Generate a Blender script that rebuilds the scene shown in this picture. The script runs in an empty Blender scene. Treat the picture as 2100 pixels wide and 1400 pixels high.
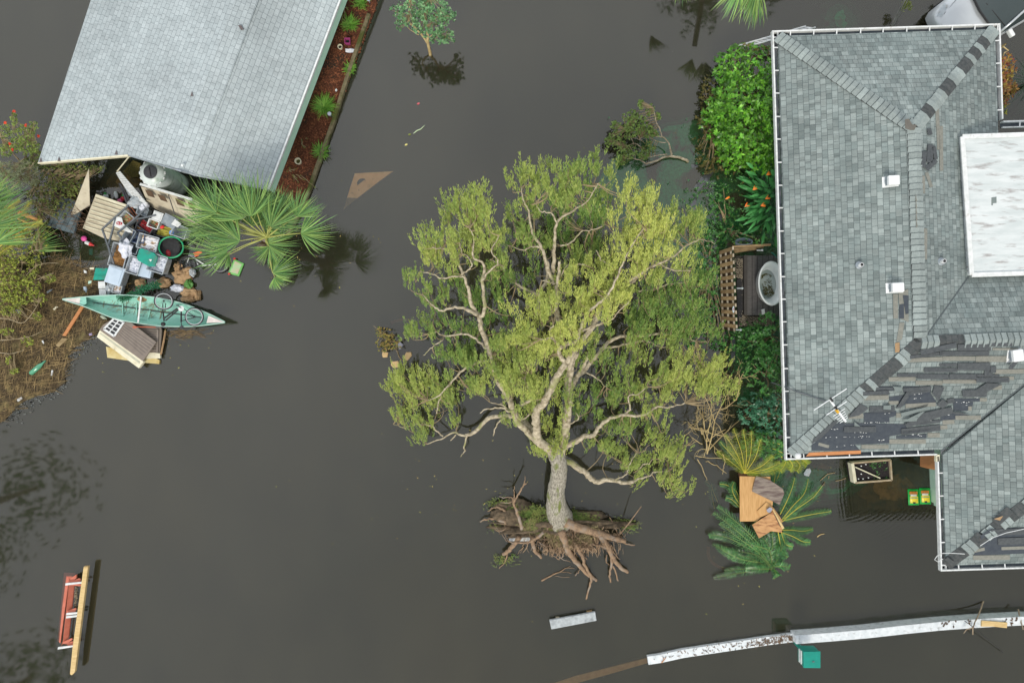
import bpy, math, random
import numpy as np
from mathutils import Vector, Matrix, noise
random.seed(7); rng = np.random.default_rng(7)
SC = bpy.context.scene
# ------------------------------------------------------------------ camera, sky, sun, exposure
H = 21.0; FPX = 1400.0
cam_d = bpy.data.cameras.new("camera"); cam = bpy.data.objects.new("camera", cam_d)
SC.collection.objects.link(cam); SC.camera = cam
cam_d.sensor_width = 36; cam_d.lens = 24; cam_d.clip_end = 2000; cam_d.clip_start = 0.5
cam.location = (0, 0, H); cam.rotation_euler = (0, 0, 0)
SC.view_settings.view_transform = 'Standard'; SC.view_settings.look = 'None'
SC.view_settings.gamma = 1; SC.view_settings.exposure = 0.0
SC.cycles.transparent_max_bounces = 16; SC.cycles.max_bounces = 6
SC.cycles.diffuse_bounces = 3; SC.cycles.glossy_bounces = 3; SC.cycles.transmission_bounces = 4
SC.cycles.use_denoising = True
SUN_EL = math.radians(46); SUN_ROT = math.radians(188)
W = bpy.data.worlds.new("World"); SC.world = W; W.use_nodes = True
nt = W.node_tree; nt.nodes.clear()
o = nt.nodes.new('ShaderNodeOutputWorld'); bg = nt.nodes.new('ShaderNodeBackground')
sky = nt.nodes.new('ShaderNodeTexSky'); sky.sky_type = 'NISHITA'; sky.sun_disc = False
sky.sun_elevation = SUN_EL; sky.sun_rotation = SUN_ROT
tc = nt.nodes.new('ShaderNodeTexCoord'); nz = nt.nodes.new('ShaderNodeTexNoise')
nz.inputs['Scale'].default_value = 1.1; nz.inputs['Detail'].default_value = 3
nt.links.new(tc.outputs['Generated'], nz.inputs['Vector'])
rp = nt.nodes.new('ShaderNodeValToRGB')
rp.color_ramp.elements[0].position = .3; rp.color_ramp.elements[0].color = (7.4, 7.5, 7.6, 1)
rp.color_ramp.elements[1].position = .7; rp.color_ramp.elements[1].color = (10.5, 10.6, 10.9, 1)
nt.links.new(nz.outputs['Fac'], rp.inputs['Fac'])
mx = nt.nodes.new('ShaderNodeMix'); mx.data_type = 'RGBA'; mx.inputs['Factor'].default_value = .8
nt.links.new(sky.outputs['Color'], mx.inputs[6]); nt.links.new(rp.outputs['Color'], mx.inputs[7])
vd = nt.nodes.new('ShaderNodeVectorMath'); vd.operation = 'DOT_PRODUCT'; vd.inputs[1].default_value = (-.45, .75, 0); nt.links.new(tc.outputs['Generated'], vd.inputs[0])
mg = nt.nodes.new('ShaderNodeMapRange'); mg.inputs[1].default_value = -.5; mg.inputs[2].default_value = .6; mg.inputs[3].default_value = .72; mg.inputs[4].default_value = 1.8
nt.links.new(vd.outputs['Value'], mg.inputs[0]); vs_ = nt.nodes.new('ShaderNodeVectorMath'); vs_.operation = 'SCALE'
nt.links.new(mx.outputs[2], vs_.inputs[0]); nt.links.new(mg.outputs[0], vs_.inputs['Scale'])
nt.links.new(vs_.outputs[0], bg.inputs['Color']); bg.inputs['Strength'].default_value = .1
nt.links.new(bg.outputs['Background'], o.inputs['Surface'])
sd = bpy.data.lights.new("sun", 'SUN'); sun = bpy.data.objects.new("sun", sd); SC.collection.objects.link(sun)
sd.energy = 2.5; sd.angle = math.radians(16); sd.color = (1, .93, .82)
sv = Vector((math.sin(SUN_ROT) * math.cos(SUN_EL), math.cos(SUN_ROT) * math.cos(SUN_EL), math.sin(SUN_EL)))
sun.rotation_euler = (-sv).to_track_quat('-Z', 'Y').to_euler(); sun.location = sv * 60

# ------------------------------------------------------------------ helpers
def P(px, py, z=0.0):                       # where the sight line of a photo point meets height z
    k = (H - z) / FPX
    return Vector(((px - 1050) * k, (700 - py) * k, z))
def view(ox, oy, s): return lambda X, Y: (ox + X / s, oy + Y / s)
T1 = view(780, 300, 2.625); T2 = view(780, 700, 2.5925); TR = view(970, 960, 5.0)
Z2 = view(80, 300, 5.2425); Z3 = view(120, 500, 5.2425); HR = view(1600, 680, 4.2)
HA = view(1400, 0, 2.9986); HB = view(1400, 460, 2.9786); HZ = view(1560, 920, 5.2425); FZ = view(1420, 900, 4.6667)
PZ = view(340, 340, 5.384); CR = view(1900, 960, 6.365); LE = view(0, 480, 3.335)
ORG = {}
def link(o): SC.collection.objects.link(o)
def tag(o, label=None, cat=None, group=None, kind=None):
    if label: o['label'] = label
    if cat: o['category'] = cat
    if group: o['group'] = group
    if kind: o['kind'] = kind
    return o
def thing(name, label, cat, loc, group=None):
    o = bpy.data.objects.new(name, None); link(o); o.location = loc; o.empty_display_size = .2
    ORG[o.name] = Vector(loc); return tag(o, label, cat, group)
def link_mesh(name, me, m, parent, org):
    o = bpy.data.objects.new(name, me); link(o)
    if m: me.materials.append(m)
    if parent: o.parent = parent; o.location = org - ORG[parent.name]
    else: o.location = org
    ORG[o.name] = Vector(org); return o
def fbm(x, y, z=0., s=1.): return noise.fractal(Vector((x * s, y * s, z * s)), 1., 2., 4)
class MB:
    def __init__(s): s.v = []; s.f = []; s.t = []; s.uv = []
    def add(s, vs, fs, tone=0., uvs=None):
        n = len(s.v); s.v += [tuple(q) for q in vs]
        for i, f in enumerate(fs):
            s.f.append([n + k for k in f]); s.t.append(tone)
            s.uv += (uvs[i] if uvs else [(0, 0)] * len(f))
    def prism(s, top, t, tone=0., uvf=None, down=None):
        n = len(top); d = Vector(down) if down else Vector((0, 0, -t))
        top = [Vector(q) for q in top]; vs = top + [q + d for q in top]
        a = sum(((top[i].x * top[(i + 1) % n].y - top[(i + 1) % n].x * top[i].y) for i in range(n)))
        idx = list(range(n)); fs = [idx if a > 0 else idx[::-1], [k + n for k in (idx[::-1] if a > 0 else idx)]]
        for i in range(n):
            j = (i + 1) % n; q = [i, i + n, j + n, j]; fs.append(q if a > 0 else q[::-1])
        uvs = [[uvf(vs[k]) for k in f] for f in fs] if uvf else None
        s.add(vs, fs, tone, uvs)
    def box(s, c, sx, sy, sz, rot=None, tone=0.):
        R = rot if rot is not None else Matrix.Identity(3); c = Vector(c)
        if isinstance(R, (int, float)): R = Matrix.Rotation(R, 3, 'Z')
        vs = [c + R @ Vector((x * sx / 2, y * sy / 2, z * sz / 2)) for z in (-1, 1) for y in (-1, 1) for x in (-1, 1)]
        s.add(vs, [(0, 2, 3, 1), (4, 5, 7, 6), (0, 1, 5, 4), (2, 6, 7, 3), (0, 4, 6, 2), (1, 3, 7, 5)], tone)
    def beam(s, a, b, w, h, tone=0., up=(0, 0, 1)):
        a = Vector(a); b = Vector(b); d = (b - a); L = d.length
        if L < 1e-6: return
        d /= L; sd_ = d.cross(Vector(up))
        if sd_.length < 1e-3: sd_ = Vector((1, 0, 0))
        sd_.normalize(); u = sd_.cross(d); R = Matrix((d, sd_, u)).transposed()
        s.box((a + b) / 2, L, w, h, R, tone)
    def tube(s, pts, rad, n=6, tone=0., cap=True, rough=0.):
        pts = [Vector(q) for q in pts]; m = len(pts)
        if not hasattr(rad, '__len__'): rad = [rad] * m
        vs = []; prev = None
        for i, q in enumerate(pts):
            d = (pts[min(i + 1, m - 1)] - pts[max(i - 1, 0)]).normalized()
            if prev is None:
                a = d.cross(Vector((0, 0, 1)))
                if a.length < .1: a = d.cross(Vector((1, 0, 0)))
            else: a = prev - d * prev.dot(d)
            a.normalize(); prev = a; b = d.cross(a)
            for k in range(n):
                an = 2 * math.pi * k / n; r = rad[i] * (1 + (rough * random.uniform(-1, 1) if rough else 0))
                vs.append(q + (a * math.cos(an) + b * math.sin(an)) * r)
        fs = [(i * n + k, i * n + (k + 1) % n, (i + 1) * n + (k + 1) % n, (i + 1) * n + k) for i in range(m - 1) for k in range(n)]
        if cap: fs += [list(range(n))[::-1], [(m - 1) * n + k for k in range(n)]]
        s.add(vs, fs, tone)
    def lathe(s, c, prof, n=20, sx=1., sy=1., rot=0., tone=0.):
        c = Vector(c); vs = []
        for r, z in prof:
            for k in range(n):
                an = 2 * math.pi * k / n; x = math.cos(an) * r * sx; y = math.sin(an) * r * sy
                vs.append(c + Vector((x * math.cos(rot) - y * math.sin(rot), x * math.sin(rot) + y * math.cos(rot), z)))
        m = len(prof)
        fs = [(i * n + k, i * n + (k + 1) % n, (i + 1) * n + (k + 1) % n, (i + 1) * n + k) for i in range(m - 1) for k in range(n)]
        fs += [list(range(n))[::-1], [(m - 1) * n + k for k in range(n)]]
        s.add(vs, fs, tone)
    def torus(s, c, R, r, n=28, k=6, sx=1., sy=1., rot=0., tilt=None, tone=0.):
        pts = []
        for i in range(n):
            an = 2 * math.pi * i / n; x = math.cos(an) * R * sx; y = math.sin(an) * R * sy
            q = Vector((x * math.cos(rot) - y * math.sin(rot), x * math.sin(rot) + y * math.cos(rot), 0))
            if tilt is not None: q = tilt @ q
            pts.append(Vector(c) + q)
        up = (tilt @ Vector((0, 0, 1))) if tilt is not None else Vector((0, 0, 1)); vs = []
        for i in range(n):
            d = (pts[(i + 1) % n] - pts[i - 1]).normalized(); a = d.cross(up).normalized()
            for j in range(k):
                an = 2 * math.pi * j / k; vs.append(pts[i] + (a * math.cos(an) + up * math.sin(an)) * r)
        s.add(vs, [(i * k + j, i * k + (j + 1) % k, ((i + 1) % n) * k + (j + 1) % k, ((i + 1) % n) * k + j) for i in range(n) for j in range(k)], tone)
    def blade(s, pts, wid, side, tone=0.):           # a thin leaf strip
        vs = []; side = Vector(side).normalized()
        for q, w in zip(pts, wid): vs += [Vector(q) - side * w, Vector(q) + side * w]
        s.add(vs, [(2 * i, 2 * i + 1, 2 * i + 3, 2 * i + 2) for i in range(len(pts) - 1)], tone)
    def build(s, name, m=None, parent=None, smooth=False, bevel=0., org=None):
        V = np.array(s.v, dtype=float)
        if org is None:
            if parent: org = ORG[parent.name]
            else: org = Vector(((V[:, 0].min() + V[:, 0].max()) / 2, (V[:, 1].min() + V[:, 1].max()) / 2, V[:, 2].min()))
        org = Vector(org); me = bpy.data.meshes.new(name)
        me.from_pydata((V - np.array(org)).tolist(), [], s.f); me.update()
        at = me.attributes.new('tone', 'FLOAT', 'FACE'); at.data.foreach_set('value', s.t)
        uv = me.uv_layers.new(name='UVMap'); uv.data.foreach_set('uv', np.array(s.uv, dtype=np.float32).ravel())
        if smooth: me.polygons.foreach_set('use_smooth', [True] * len(s.f))
        o = link_mesh(name, me, m, parent, org)
        if bevel:
            b = o.modifiers.new('bevel', 'BEVEL'); b.width = bevel; b.segments = 2; b.limit_method = 'ANGLE'
        return o
def curve(pts, n=6, jit=0.):                       # smooth polyline through points (x,y,z[,r])
    out = []; m = len(pts)
    for i in range(m - 1):
        p0 = pts[max(i - 1, 0)]; p1 = pts[i]; p2 = pts[i + 1]; p3 = pts[min(i + 2, m - 1)]
        for k in range(n):
            t = k / n
            q = [.5 * ((2 * b) + (c - a) * t + (2 * a - 5 * b + 4 * c - d) * t * t + (3 * b - a - 3 * c + d) * t ** 3) for a, b, c, d in zip(p0, p1, p2, p3)]
            if jit: q = [v + (random.uniform(-jit, jit) if j < 3 else 0) for j, v in enumerate(q)]
            out.append(q)
    out.append(list(pts[-1])); return out
def leaf_mesh(name, O, D, L, Wd, tone, m, parent=None, flat=.5, org=None, fold=0.):
    n = len(O); R = rng.normal(size=(n, 3)); R[:, 2] = np.abs(R[:, 2]) + flat * 3
    S = np.cross(D, R); S /= np.linalg.norm(S, axis=1, keepdims=True) + 1e-9
    L = np.broadcast_to(L, (n,))[:, None]; Wd = np.broadcast_to(Wd, (n,))[:, None]
    mid = O + D * L * .5; V = np.stack([O, mid + S * Wd, O + D * L - np.array([0, 0, 1]) * L * fold, mid - S * Wd], 1).reshape(-1, 3)
    if org is None: org = ORG[parent.name] if parent else Vector(O.mean(0))
    V = V - np.array(org); me = bpy.data.meshes.new(name)
    me.from_pydata(V, [], np.arange(4 * n).reshape(-1, 4)); me.update()
    at = me.attributes.new('tone', 'FLOAT', 'FACE'); at.data.foreach_set('value', np.broadcast_to(tone, (n,)).astype(np.float32))
    return link_mesh(name, me, m, parent, Vector(org))
def sprays(O, D, L, nl, spread=.55, ll=.07, lw=.012, tone=None, taper=.4):
    n = len(O); i = np.repeat(np.arange(n), nl); t = rng.uniform(.05, 1, n * nl)
    rad = rng.normal(size=(n * nl, 3)); A = D[i]; rad -= A * (rad * A).sum(1, keepdims=True)
    rad /= np.linalg.norm(rad, axis=1, keepdims=True) + 1e-9
    o = O[i] + A * (t * L[i])[:, None] + rad * .012
    d = A * (1 - spread * (1 - t * .5))[:, None] + rad * spread; d /= np.linalg.norm(d, axis=1, keepdims=True)
    l = ll * rng.uniform(.6, 1.25, n * nl) * (1 - taper * t * t)
    return o, d, l, lw * rng.uniform(.7, 1.3, n * nl), (tone[i] if tone is not None else np.zeros(n * nl)) + rng.uniform(-.12, .12, n * nl)
# ------------------------------------------------------------------ materials
def newmat(name):
    m = bpy.data.materials.new(name); m.use_nodes = True; t = m.node_tree; t.nodes.clear()
    out = t.nodes.new('ShaderNodeOutputMaterial'); b = t.nodes.new('ShaderNodeBsdfPrincipled')
    t.links.new(b.outputs[0], out.inputs[0]); return m, t, b, out
def N(t, kind, **kw):
    n = t.nodes.new(kind)
    for k, v in kw.items():
        if hasattr(n, k): setattr(n, k, v)
        else: n.inputs[k.replace('_', ' ')].default_value = v
    return n
def c4(c): return (c[0], c[1], c[2], 1)
def mixc(t, fac, a, b, mode='MIX'):
    n = t.nodes.new('ShaderNodeMix'); n.data_type = 'RGBA'; n.blend_type = mode; n.clamp_factor = True
    for i, v in ((0, fac), (6, a), (7, b)):
        if hasattr(v, 'links') or isinstance(v, bpy.types.NodeSocket): t.links.new(v, n.inputs[i])
        elif i == 0: n.inputs[0].default_value = v
        else: n.inputs[i].default_value = c4(v)
    return n.outputs[2]
def mth(t, op, a, b=0.):
    n = t.nodes.new('ShaderNodeMath'); n.operation = op
    for i, v in ((0, a), (1, b)):
        if isinstance(v, bpy.types.NodeSocket): t.links.new(v, n.inputs[i])
        else: n.inputs[i].default_value = v
    return n.outputs[0]
def coords(t, stretch=(1, 1, 1), rot=0., uv=False):
    tc = t.nodes.new('ShaderNodeTexCoord'); mp = t.nodes.new('ShaderNodeMapping')
    mp.inputs['Scale'].default_value = stretch; mp.inputs['Rotation'].default_value = (0, 0, rot)
    t.links.new(tc.outputs['UV' if uv else 'Object'], mp.inputs[0]); return mp.outputs[0]
def nse(t, vec, sc, det=5, lo=.35, hi=.65, rough=.55):
    n = N(t, 'ShaderNodeTexNoise', Scale=sc, Detail=det, Roughness=rough); t.links.new(vec, n.inputs['Vector'])
    mr = N(t, 'ShaderNodeMapRange'); mr.inputs[1].default_value = lo; mr.inputs[2].default_value = hi
    t.links.new(n.outputs['Fac'], mr.inputs[0]); return mr.outputs[0]
def vary(t, col, island, tone):
    if island:
        g = t.nodes.new('ShaderNodeNewGeometry'); f = mth(t, 'ADD', mth(t, 'MULTIPLY', g.outputs['Random Per Island'], 2 * island), 1 - island)
        col = mixc(t, 1., col, (1, 1, 1), 'MULTIPLY') if False else scalec(t, col, f)
    if tone:
        a = t.nodes.new('ShaderNodeAttribute'); a.attribute_name = 'tone'
        col = scalec(t, col, mth(t, 'ADD', mth(t, 'MULTIPLY', a.outputs['Fac'], tone), 1.))
    return col
def scalec(t, col, f):
    n = t.nodes.new('ShaderNodeVectorMath'); n.operation = 'SCALE'; t.links.new(col, n.inputs[0]); t.links.new(f, n.inputs['Scale']); return n.outputs[0]
def mat(name, c1, c2=None, sc=6, rough=.75, bump=0., bsc=30, island=0, tone=1., trans=0, metal=0, stretch=(1, 1, 1), rot=0., spec=.35, c3=None, sc3=2.5, lo3=.5, hi3=.62, lo=.35, hi=.65, alpha=1.):
    m, t, b, out = newmat(name); v = coords(t, stretch, rot)
    if c2 is None: c2 = tuple(k * .8 for k in c1)
    col = mixc(t, nse(t, v, sc, 6, lo, hi), c1, c2)
    if c3: col = mixc(t, nse(t, v, sc3, 7, lo3, hi3), col, c3)
    col = vary(t, col, island, tone)
    t.links.new(col, b.inputs['Base Color']); b.inputs['Roughness'].default_value = rough
    b.inputs['Metallic'].default_value = metal; b.inputs['Specular IOR Level'].default_value = spec
    if bump:
        bp = N(t, 'ShaderNodeBump', Strength=bump, Distance=.02); t.links.new(nse(t, v, bsc, 6, .2, .8), bp.inputs['Height'])
        t.links.new(bp.outputs[0], b.inputs['Normal'])
    if trans:
        tr = t.nodes.new('ShaderNodeBsdfTranslucent'); t.links.new(col, tr.inputs[0]); ms = N(t, 'ShaderNodeMixShader'); ms.inputs[0].default_value = trans
        t.links.new(b.outputs[0], ms.inputs[1]); t.links.new(tr.outputs[0], ms.inputs[2]); t.links.new(ms.outputs[0], out.inputs[0])
    if alpha < 1: b.inputs['Alpha'].default_value = alpha
    return m
def leafmat(name, a, b, island=.35, trans=.25, rough=.5, blobs=None, sunlit_tint=None, spec=.3):
    m, t, bs, out = newmat(name); g = t.nodes.new('ShaderNodeNewGeometry')
    col = mixc(t, g.outputs['Random Per Island'], a, b)
    at = t.nodes.new('ShaderNodeAttribute'); at.attribute_name = 'tone'
    if sunlit_tint: col = mixc(t, at.outputs['Fac'], col, sunlit_tint)
    else: col = scalec(t, col, mth(t, 'ADD', at.outputs['Fac'], 1.))
    t.links.new(col, bs.inputs['Base Color']); bs.inputs['Roughness'].default_value = rough; bs.inputs['Specular IOR Level'].default_value = spec
    tr = t.nodes.new('ShaderNodeBsdfTranslucent'); t.links.new(col, tr.inputs[0]); ms = N(t, 'ShaderNodeMixShader'); ms.inputs[0].default_value = trans
    t.links.new(bs.outputs[0], ms.inputs[1]); t.links.new(tr.outputs[0], ms.inputs[2]); t.links.new(ms.outputs[0], out.inputs[0]); return m
def shingle(name, ca, cb, mortar, bw=.30, rh=.145, big=.25, streak=None, vr=.2):
    m, t, b, out = newmat(name); uv = coords(t, uv=True); ob = coords(t)
    wob = N(t, 'ShaderNodeTexNoise', Scale=2.5, Detail=2); t.links.new(uv, wob.inputs['Vector'])
    wv = t.nodes.new('ShaderNodeVectorMath'); wv.operation = 'MULTIPLY_ADD'; t.links.new(wob.outputs['Color'], wv.inputs[0])
    wv.inputs[1].default_value = (.02, .02, 0); t.links.new(uv, wv.inputs[2]); uvw = wv.outputs[0]
    def br(w, c1, c2, mo, msz, off=.5, sq=1.):
        n = N(t, 'ShaderNodeTexBrick'); n.offset = off; n.squash = sq; n.squash_frequency = 3
        for k, v in (('Color1', c4(c1)), ('Color2', c4(c2)), ('Mortar', c4(mo))): n.inputs[k].default_value = v
        n.inputs['Scale'].default_value = 1; n.inputs['Mortar Size'].default_value = msz; n.inputs['Brick Width'].default_value = w
        n.inputs['Row Height'].default_value = rh; n.inputs['Mortar Smooth'].default_value = .2; t.links.new(uvw, n.inputs['Vector']); return n
    b1 = br(bw, ca, cb, mortar, .0045, .37, .7); b2 = br(bw * .61, (1 - vr,) * 3, (1 + vr * .8,) * 3, (1 - vr,) * 3, 0.002, .63)
    col = mixc(t, 1., b1.outputs['Color'], b2.outputs['Color'], 'MULTIPLY')
    col = mixc(t, .9, col, mixc(t, nse(t, ob, .45, 3, .3, .7), (1 - big,) * 3, (1 + big,) * 3), 'MULTIPLY')
    col = mixc(t, .8, col, mixc(t, nse(t, ob, 55, 4, .25, .75), (.8, .8, .8), (1.22, 1.22, 1.2)), 'MULTIPLY')
    if streak: col = mixc(t, nse(t, coords(t, (1, 1, 1), uv=True), .9, 4, .56, .8), col, streak)
    t.links.new(vary(t, col, 0, 1.), b.inputs['Base Color']); b.inputs['Roughness'].default_value = .85; b.inputs['Specular IOR Level'].default_value = .25
    bp = N(t, 'ShaderNodeBump', Strength=.6, Distance=.012); h = mth(t, 'SUBTRACT', 1., b1.outputs['Fac'])
    t.links.new(h, bp.inputs['Height']); t.links.new(bp.outputs[0], b.inputs['Normal']); return m
WHITE = mat('white_paint', (.72, .74, .74), (.58, .61, .60), 9, .5, spec=.4, c3=(.36, .34, .29), sc3=7, lo3=.60, hi3=.8)
DKGRAY = mat('dark_plastic', (.035, .04, .045), (.06, .06, .065), 12, .5)
BLACK = mat('black_rubber', (.018, .018, .02), (.03, .03, .03), 12, .6)
TEAL = mat('teal_plastic', (.01, .32, .23), (.02, .24, .18), 7, .45, c3=(.10, .17, .12), sc3=6, lo3=.56, hi3=.78)
MINT = mat('mint_paint', (.46, .66, .54), (.40, .58, .48), 5, .6, stretch=(1, 1, 1))
TAN = mat('tan_plastic', (.53, .48, .36), (.44, .39, .29), 4, .6, c3=(.3, .25, .17), sc3=6, lo3=.6, hi3=.8)
CREAM = mat('cream_plastic', (.75, .72, .55), (.62, .58, .42), 5, .55, c3=(.35, .28, .14), sc3=5, lo3=.62, hi3=.8)
BROWNP = mat('brown_vinyl', (.19, .16, .13), (.15, .125, .1), 4, .6)
WOODY = mat('yellow_pine', (.66, .50, .25), (.52, .36, .15), 5, .7, stretch=(1, 9, 1), c3=(.25, .15, .06), sc3=9, lo3=.66, hi3=.8)
PLY = mat('plywood_sheet', (.60, .36, .15), (.48, .27, .10), 4, .7, stretch=(5, .7, 1), c3=(.3, .15, .05), sc3=5, lo3=.66, hi3=.8)
WOODO = mat('orange_wood', (.52, .23, .09), (.42, .17, .06), 6, .7, stretch=(1, 6, 1))
GREYWOOD = mat('weathered_wood', (.20, .16, .11), (.11, .085, .06), 7, .85, stretch=(3, 1, 1), bump=.3)
CLEAR = mat('clear_plastic', (.40, .46, .50), (.56, .61, .64), 8, .3, spec=.6, alpha=.7, c3=(.26, .23, .18), sc3=9, lo3=.52, hi3=.75)
GREYP = mat('grey_plastic', (.20, .24, .27), (.30, .34, .37), 6, .4, c3=(.14, .12, .09), sc3=8, lo3=.55, hi3=.8)
CARD = mat('cardboard', (.42, .28, .15), (.30, .19, .10), 5, .85, bump=.4, bsc=20)
CLOTH = mat('white_cloth', (.74, .76, .82), (.5, .54, .62), 9, .8, bump=.5, bsc=20)
BARK = mat('pale_bark', (.46, .43, .35), (.17, .155, .12), 20, .9, stretch=(1.6, .5, 1), bump=1., bsc=36, c3=(.16, .19, .05), sc3=3.5, lo3=.54, hi3=.66)
LIMB = mat('limb_bark', (.58, .51, .37), (.24, .20, .13), 11, .85, bump=.8, bsc=30, c3=(.25, .27, .09), sc3=2.2, lo3=.56, hi3=.7)
TWIG = mat('twig_bark', (.36, .28, .16), (.23, .18, .1), 6, .85)
ROOT = mat('root_bark', (.34, .23, .14), (.19, .13, .085), 12, .9, bump=.6, bsc=35, c3=(.30, .25, .2), sc3=3, lo3=.52, hi3=.64)
STEEL = mat('grey_steel', (.10, .12, .13), (.16, .17, .18), 8, .45, metal=.3)
RUST = mat('rusty_steel', (.22, .08, .04), (.13, .05, .03), 12, .8)
STUB = mat('bare_stick', (.55, .44, .22), (.40, .30, .14), 5, .85)
# ------------------------------------------------------------------ ground and flood water
def gz(x, y):
    z = -.42 + .16 * fbm(x, y, 3.1, .22) + .03 * fbm(x, y, 8., 1.3)
    for (px, py, rx, ry, h) in ((1420, 440, 110, 150, .44), (1530, 560, 90, 260, .42), (1560, 800, 80, 220, .40), (1650, 1000, 110, 60, .36),
                                (1560, 1060, 70, 80, .2), (1730, 40, 110, 70, .30), (1370, 390, 190, 150, .58), (2080, 210, 60, 60, .3), (1700, 500, 150, 400, .3), (1850, 985, 110, 60, .27),
                                (330, 470, 120, 110, .25), (40, 520, 130, 230, .3), (1150, 1065, 110, 30, .3), (800, 690, 40, 40, .12), (620, 300, 90, 300, .2)):
        c = P(px, py); a = ((x - c.x) * 66.7 / rx) ** 2 + ((y - c.y) * 66.7 / ry) ** 2
        if a < 8: z += h * math.exp(-a)
    return min(z, .0 - .02)
xs = np.concatenate([[-500, -150, -60, -30], np.linspace(-20, 20, 201), [30, 60, 150, 500]]); ys = np.concatenate([[-500, -150, -60, -25], np.linspace(-14, 14, 141), [25, 60, 150, 500]])
g = MB(); nx = len(xs)
g.add([(x, y, gz(x, y) if abs(x) < 20.1 and abs(y) < 14.1 else -.42) for y in ys for x in xs],
      [(j * nx + i, j * nx + i + 1, (j + 1) * nx + i + 1, (j + 1) * nx + i) for j in range(len(ys) - 1) for i in range(nx - 1)])
GND = mat('muddy_grass', (.05, .42, .14), (.04, .26, .08), 14, .95, c3=(.10, .09, .045), sc3=1.3, lo3=.50, hi3=.60, bump=.6)
tag(g.build('ground', GND, smooth=True, org=(0, 0, 0)), kind='structure')
def water_mats():
    out = []
    for top in (True, False):
        m, t, b, o = newmat('flood_water' if top else 'murky_water'); v = coords(t)
        t.nodes.remove(b); df = t.nodes.new('ShaderNodeBsdfDiffuse'); tr = t.nodes.new('ShaderNodeBsdfTransparent'); ms = t.nodes.new('ShaderNodeMixShader')
        col = mixc(t, nse(t, v, .12, 4, .35, .65), (.100, .094, .052), (.074, .076, .045)); col = scalec(t, col, mth(t, 'ADD', mth(t, 'MULTIPLY', nse(t, coords(t, (1, .55, 1), .5), .9, 7, .25, .75, .62), .26), .87)); t.links.new(col, df.inputs[0])
        ms.inputs[0].default_value = .22 if top else .5
        t.links.new(tr.outputs[0], ms.inputs[1]); t.links.new(df.outputs[0], ms.inputs[2]); last = ms.outputs[0]
        if top:
            gl = N(t, 'ShaderNodeBsdfGlossy', Roughness=.05); fr = N(t, 'ShaderNodeFresnel', IOR=1.85)
            # wind ripples: faint everywhere, rings of small waves in the corner below the porch
            bp = N(t, 'ShaderNodeBump', Strength=.03, Distance=.05); h = mth(t, 'MULTIPLY', nse(t, coords(t, (1, .6, 1)), 1.1, 2, 0, 1), .8)
            gv = t.nodes.new('ShaderNodeVectorMath'); gv.operation = 'DISTANCE'; t.links.new(v, gv.inputs[0]); c = P(1830, 1080); gv.inputs[1].default_value = (c.x, c.y, 0)
            mk = N(t, 'ShaderNodeMapRange'); mk.inputs[1].default_value = 3.4; mk.inputs[2].default_value = .3; t.links.new(gv.outputs['Value'], mk.inputs[0])
            def ring(px, py, dist):
                mp = t.nodes.new('ShaderNodeMapping'); q = P(px, py); mp.inputs['Location'].default_value = (-q.x, -q.y, 0); t.links.new(v, mp.inputs[0])
                wv = N(t, 'ShaderNodeTexWave', Scale=2.9, Distortion=dist, Detail=2.); wv.wave_type = 'RINGS'; wv.rings_direction = 'SPHERICAL'
                wv.inputs['Detail Scale'].default_value = 1.2; t.links.new(mp.outputs[0], wv.inputs['Vector']); return wv.outputs['Fac']
            rr = mth(t, 'ADD', ring(2150, 980, 1.6), ring(1700, 880, 1.6))
            hh = mth(t, 'ADD', h, mth(t, 'MULTIPLY', mth(t, 'MULTIPLY', rr, mk.outputs[0]), 3.6))
            t.links.new(hh, bp.inputs['Height']); t.links.new(bp.outputs[0], gl.inputs['Normal']); t.links.new(bp.outputs[0], fr.inputs['Normal'])
            m2 = t.nodes.new('ShaderNodeMixShader'); t.links.new(fr.outputs[0], m2.inputs[0]); t.links.new(last, m2.inputs[1]); t.links.new(gl.outputs[0], m2.inputs[2]); last = m2.outputs[0]
        t.links.new(last, o.inputs[0]); out.append(m)
    return out
WTOP, WMURK = water_mats()
w = MB()
for z in (0., -.035, -.08, -.14, -.21, -.29):
    w.add([(-480, -480, z), (480, -480, z), (480, 480, z), (-480, 480, z)], [(0, 1, 2, 3)])
wo = w.build('water', WTOP, org=(0, 0, 0)); wo.data.materials.append(WMURK)
for i, p in enumerate(wo.data.polygons): p.material_index = 0 if i == 0 else 1
tag(wo, kind='structure')

MUD = mat('brown_silt', (.6, .34, .09), (.36, .21, .06), 7, .95, bump=.5, c3=(.10, .11, .05), sc3=2)
for nm, px, py, rx, ry in (('mud_bank', 1835, 1000, 120, 75), ('mud_bank', 1665, 985, 75, 60), ('mud_bank', 262, 370, 70, 45)):
    c = P(px, py, 0); B_v = [(c.x, c.y, -.02)]; B_f = []
    for i in range(1, 6):
        for k in range(28):
            a = k * 6.28318 / 28; r = i / 5 * (1 + .18 * fbm(math.cos(a) * 2 + px, math.sin(a) * 2)); B_v.append((c.x + math.cos(a) * r * rx * 1.35 / 66.7, c.y + math.sin(a) * r * ry * 1.35 / 66.7, -.02 - .36 * (i / 5) ** 2.6))
    for k in range(28): B_f.append((0, 1 + k, 1 + (k + 1) % 28))
    for i in range(4):
        for k in range(28): B_f.append((1 + i * 28 + k, 1 + (i + 1) * 28 + k, 1 + (i + 1) * 28 + (k + 1) % 28, 1 + i * 28 + (k + 1) % 28))
    B_ = MB(); B_.add(B_v, B_f); tag(B_.build(nm, MUD, smooth=True), kind='structure')
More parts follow.
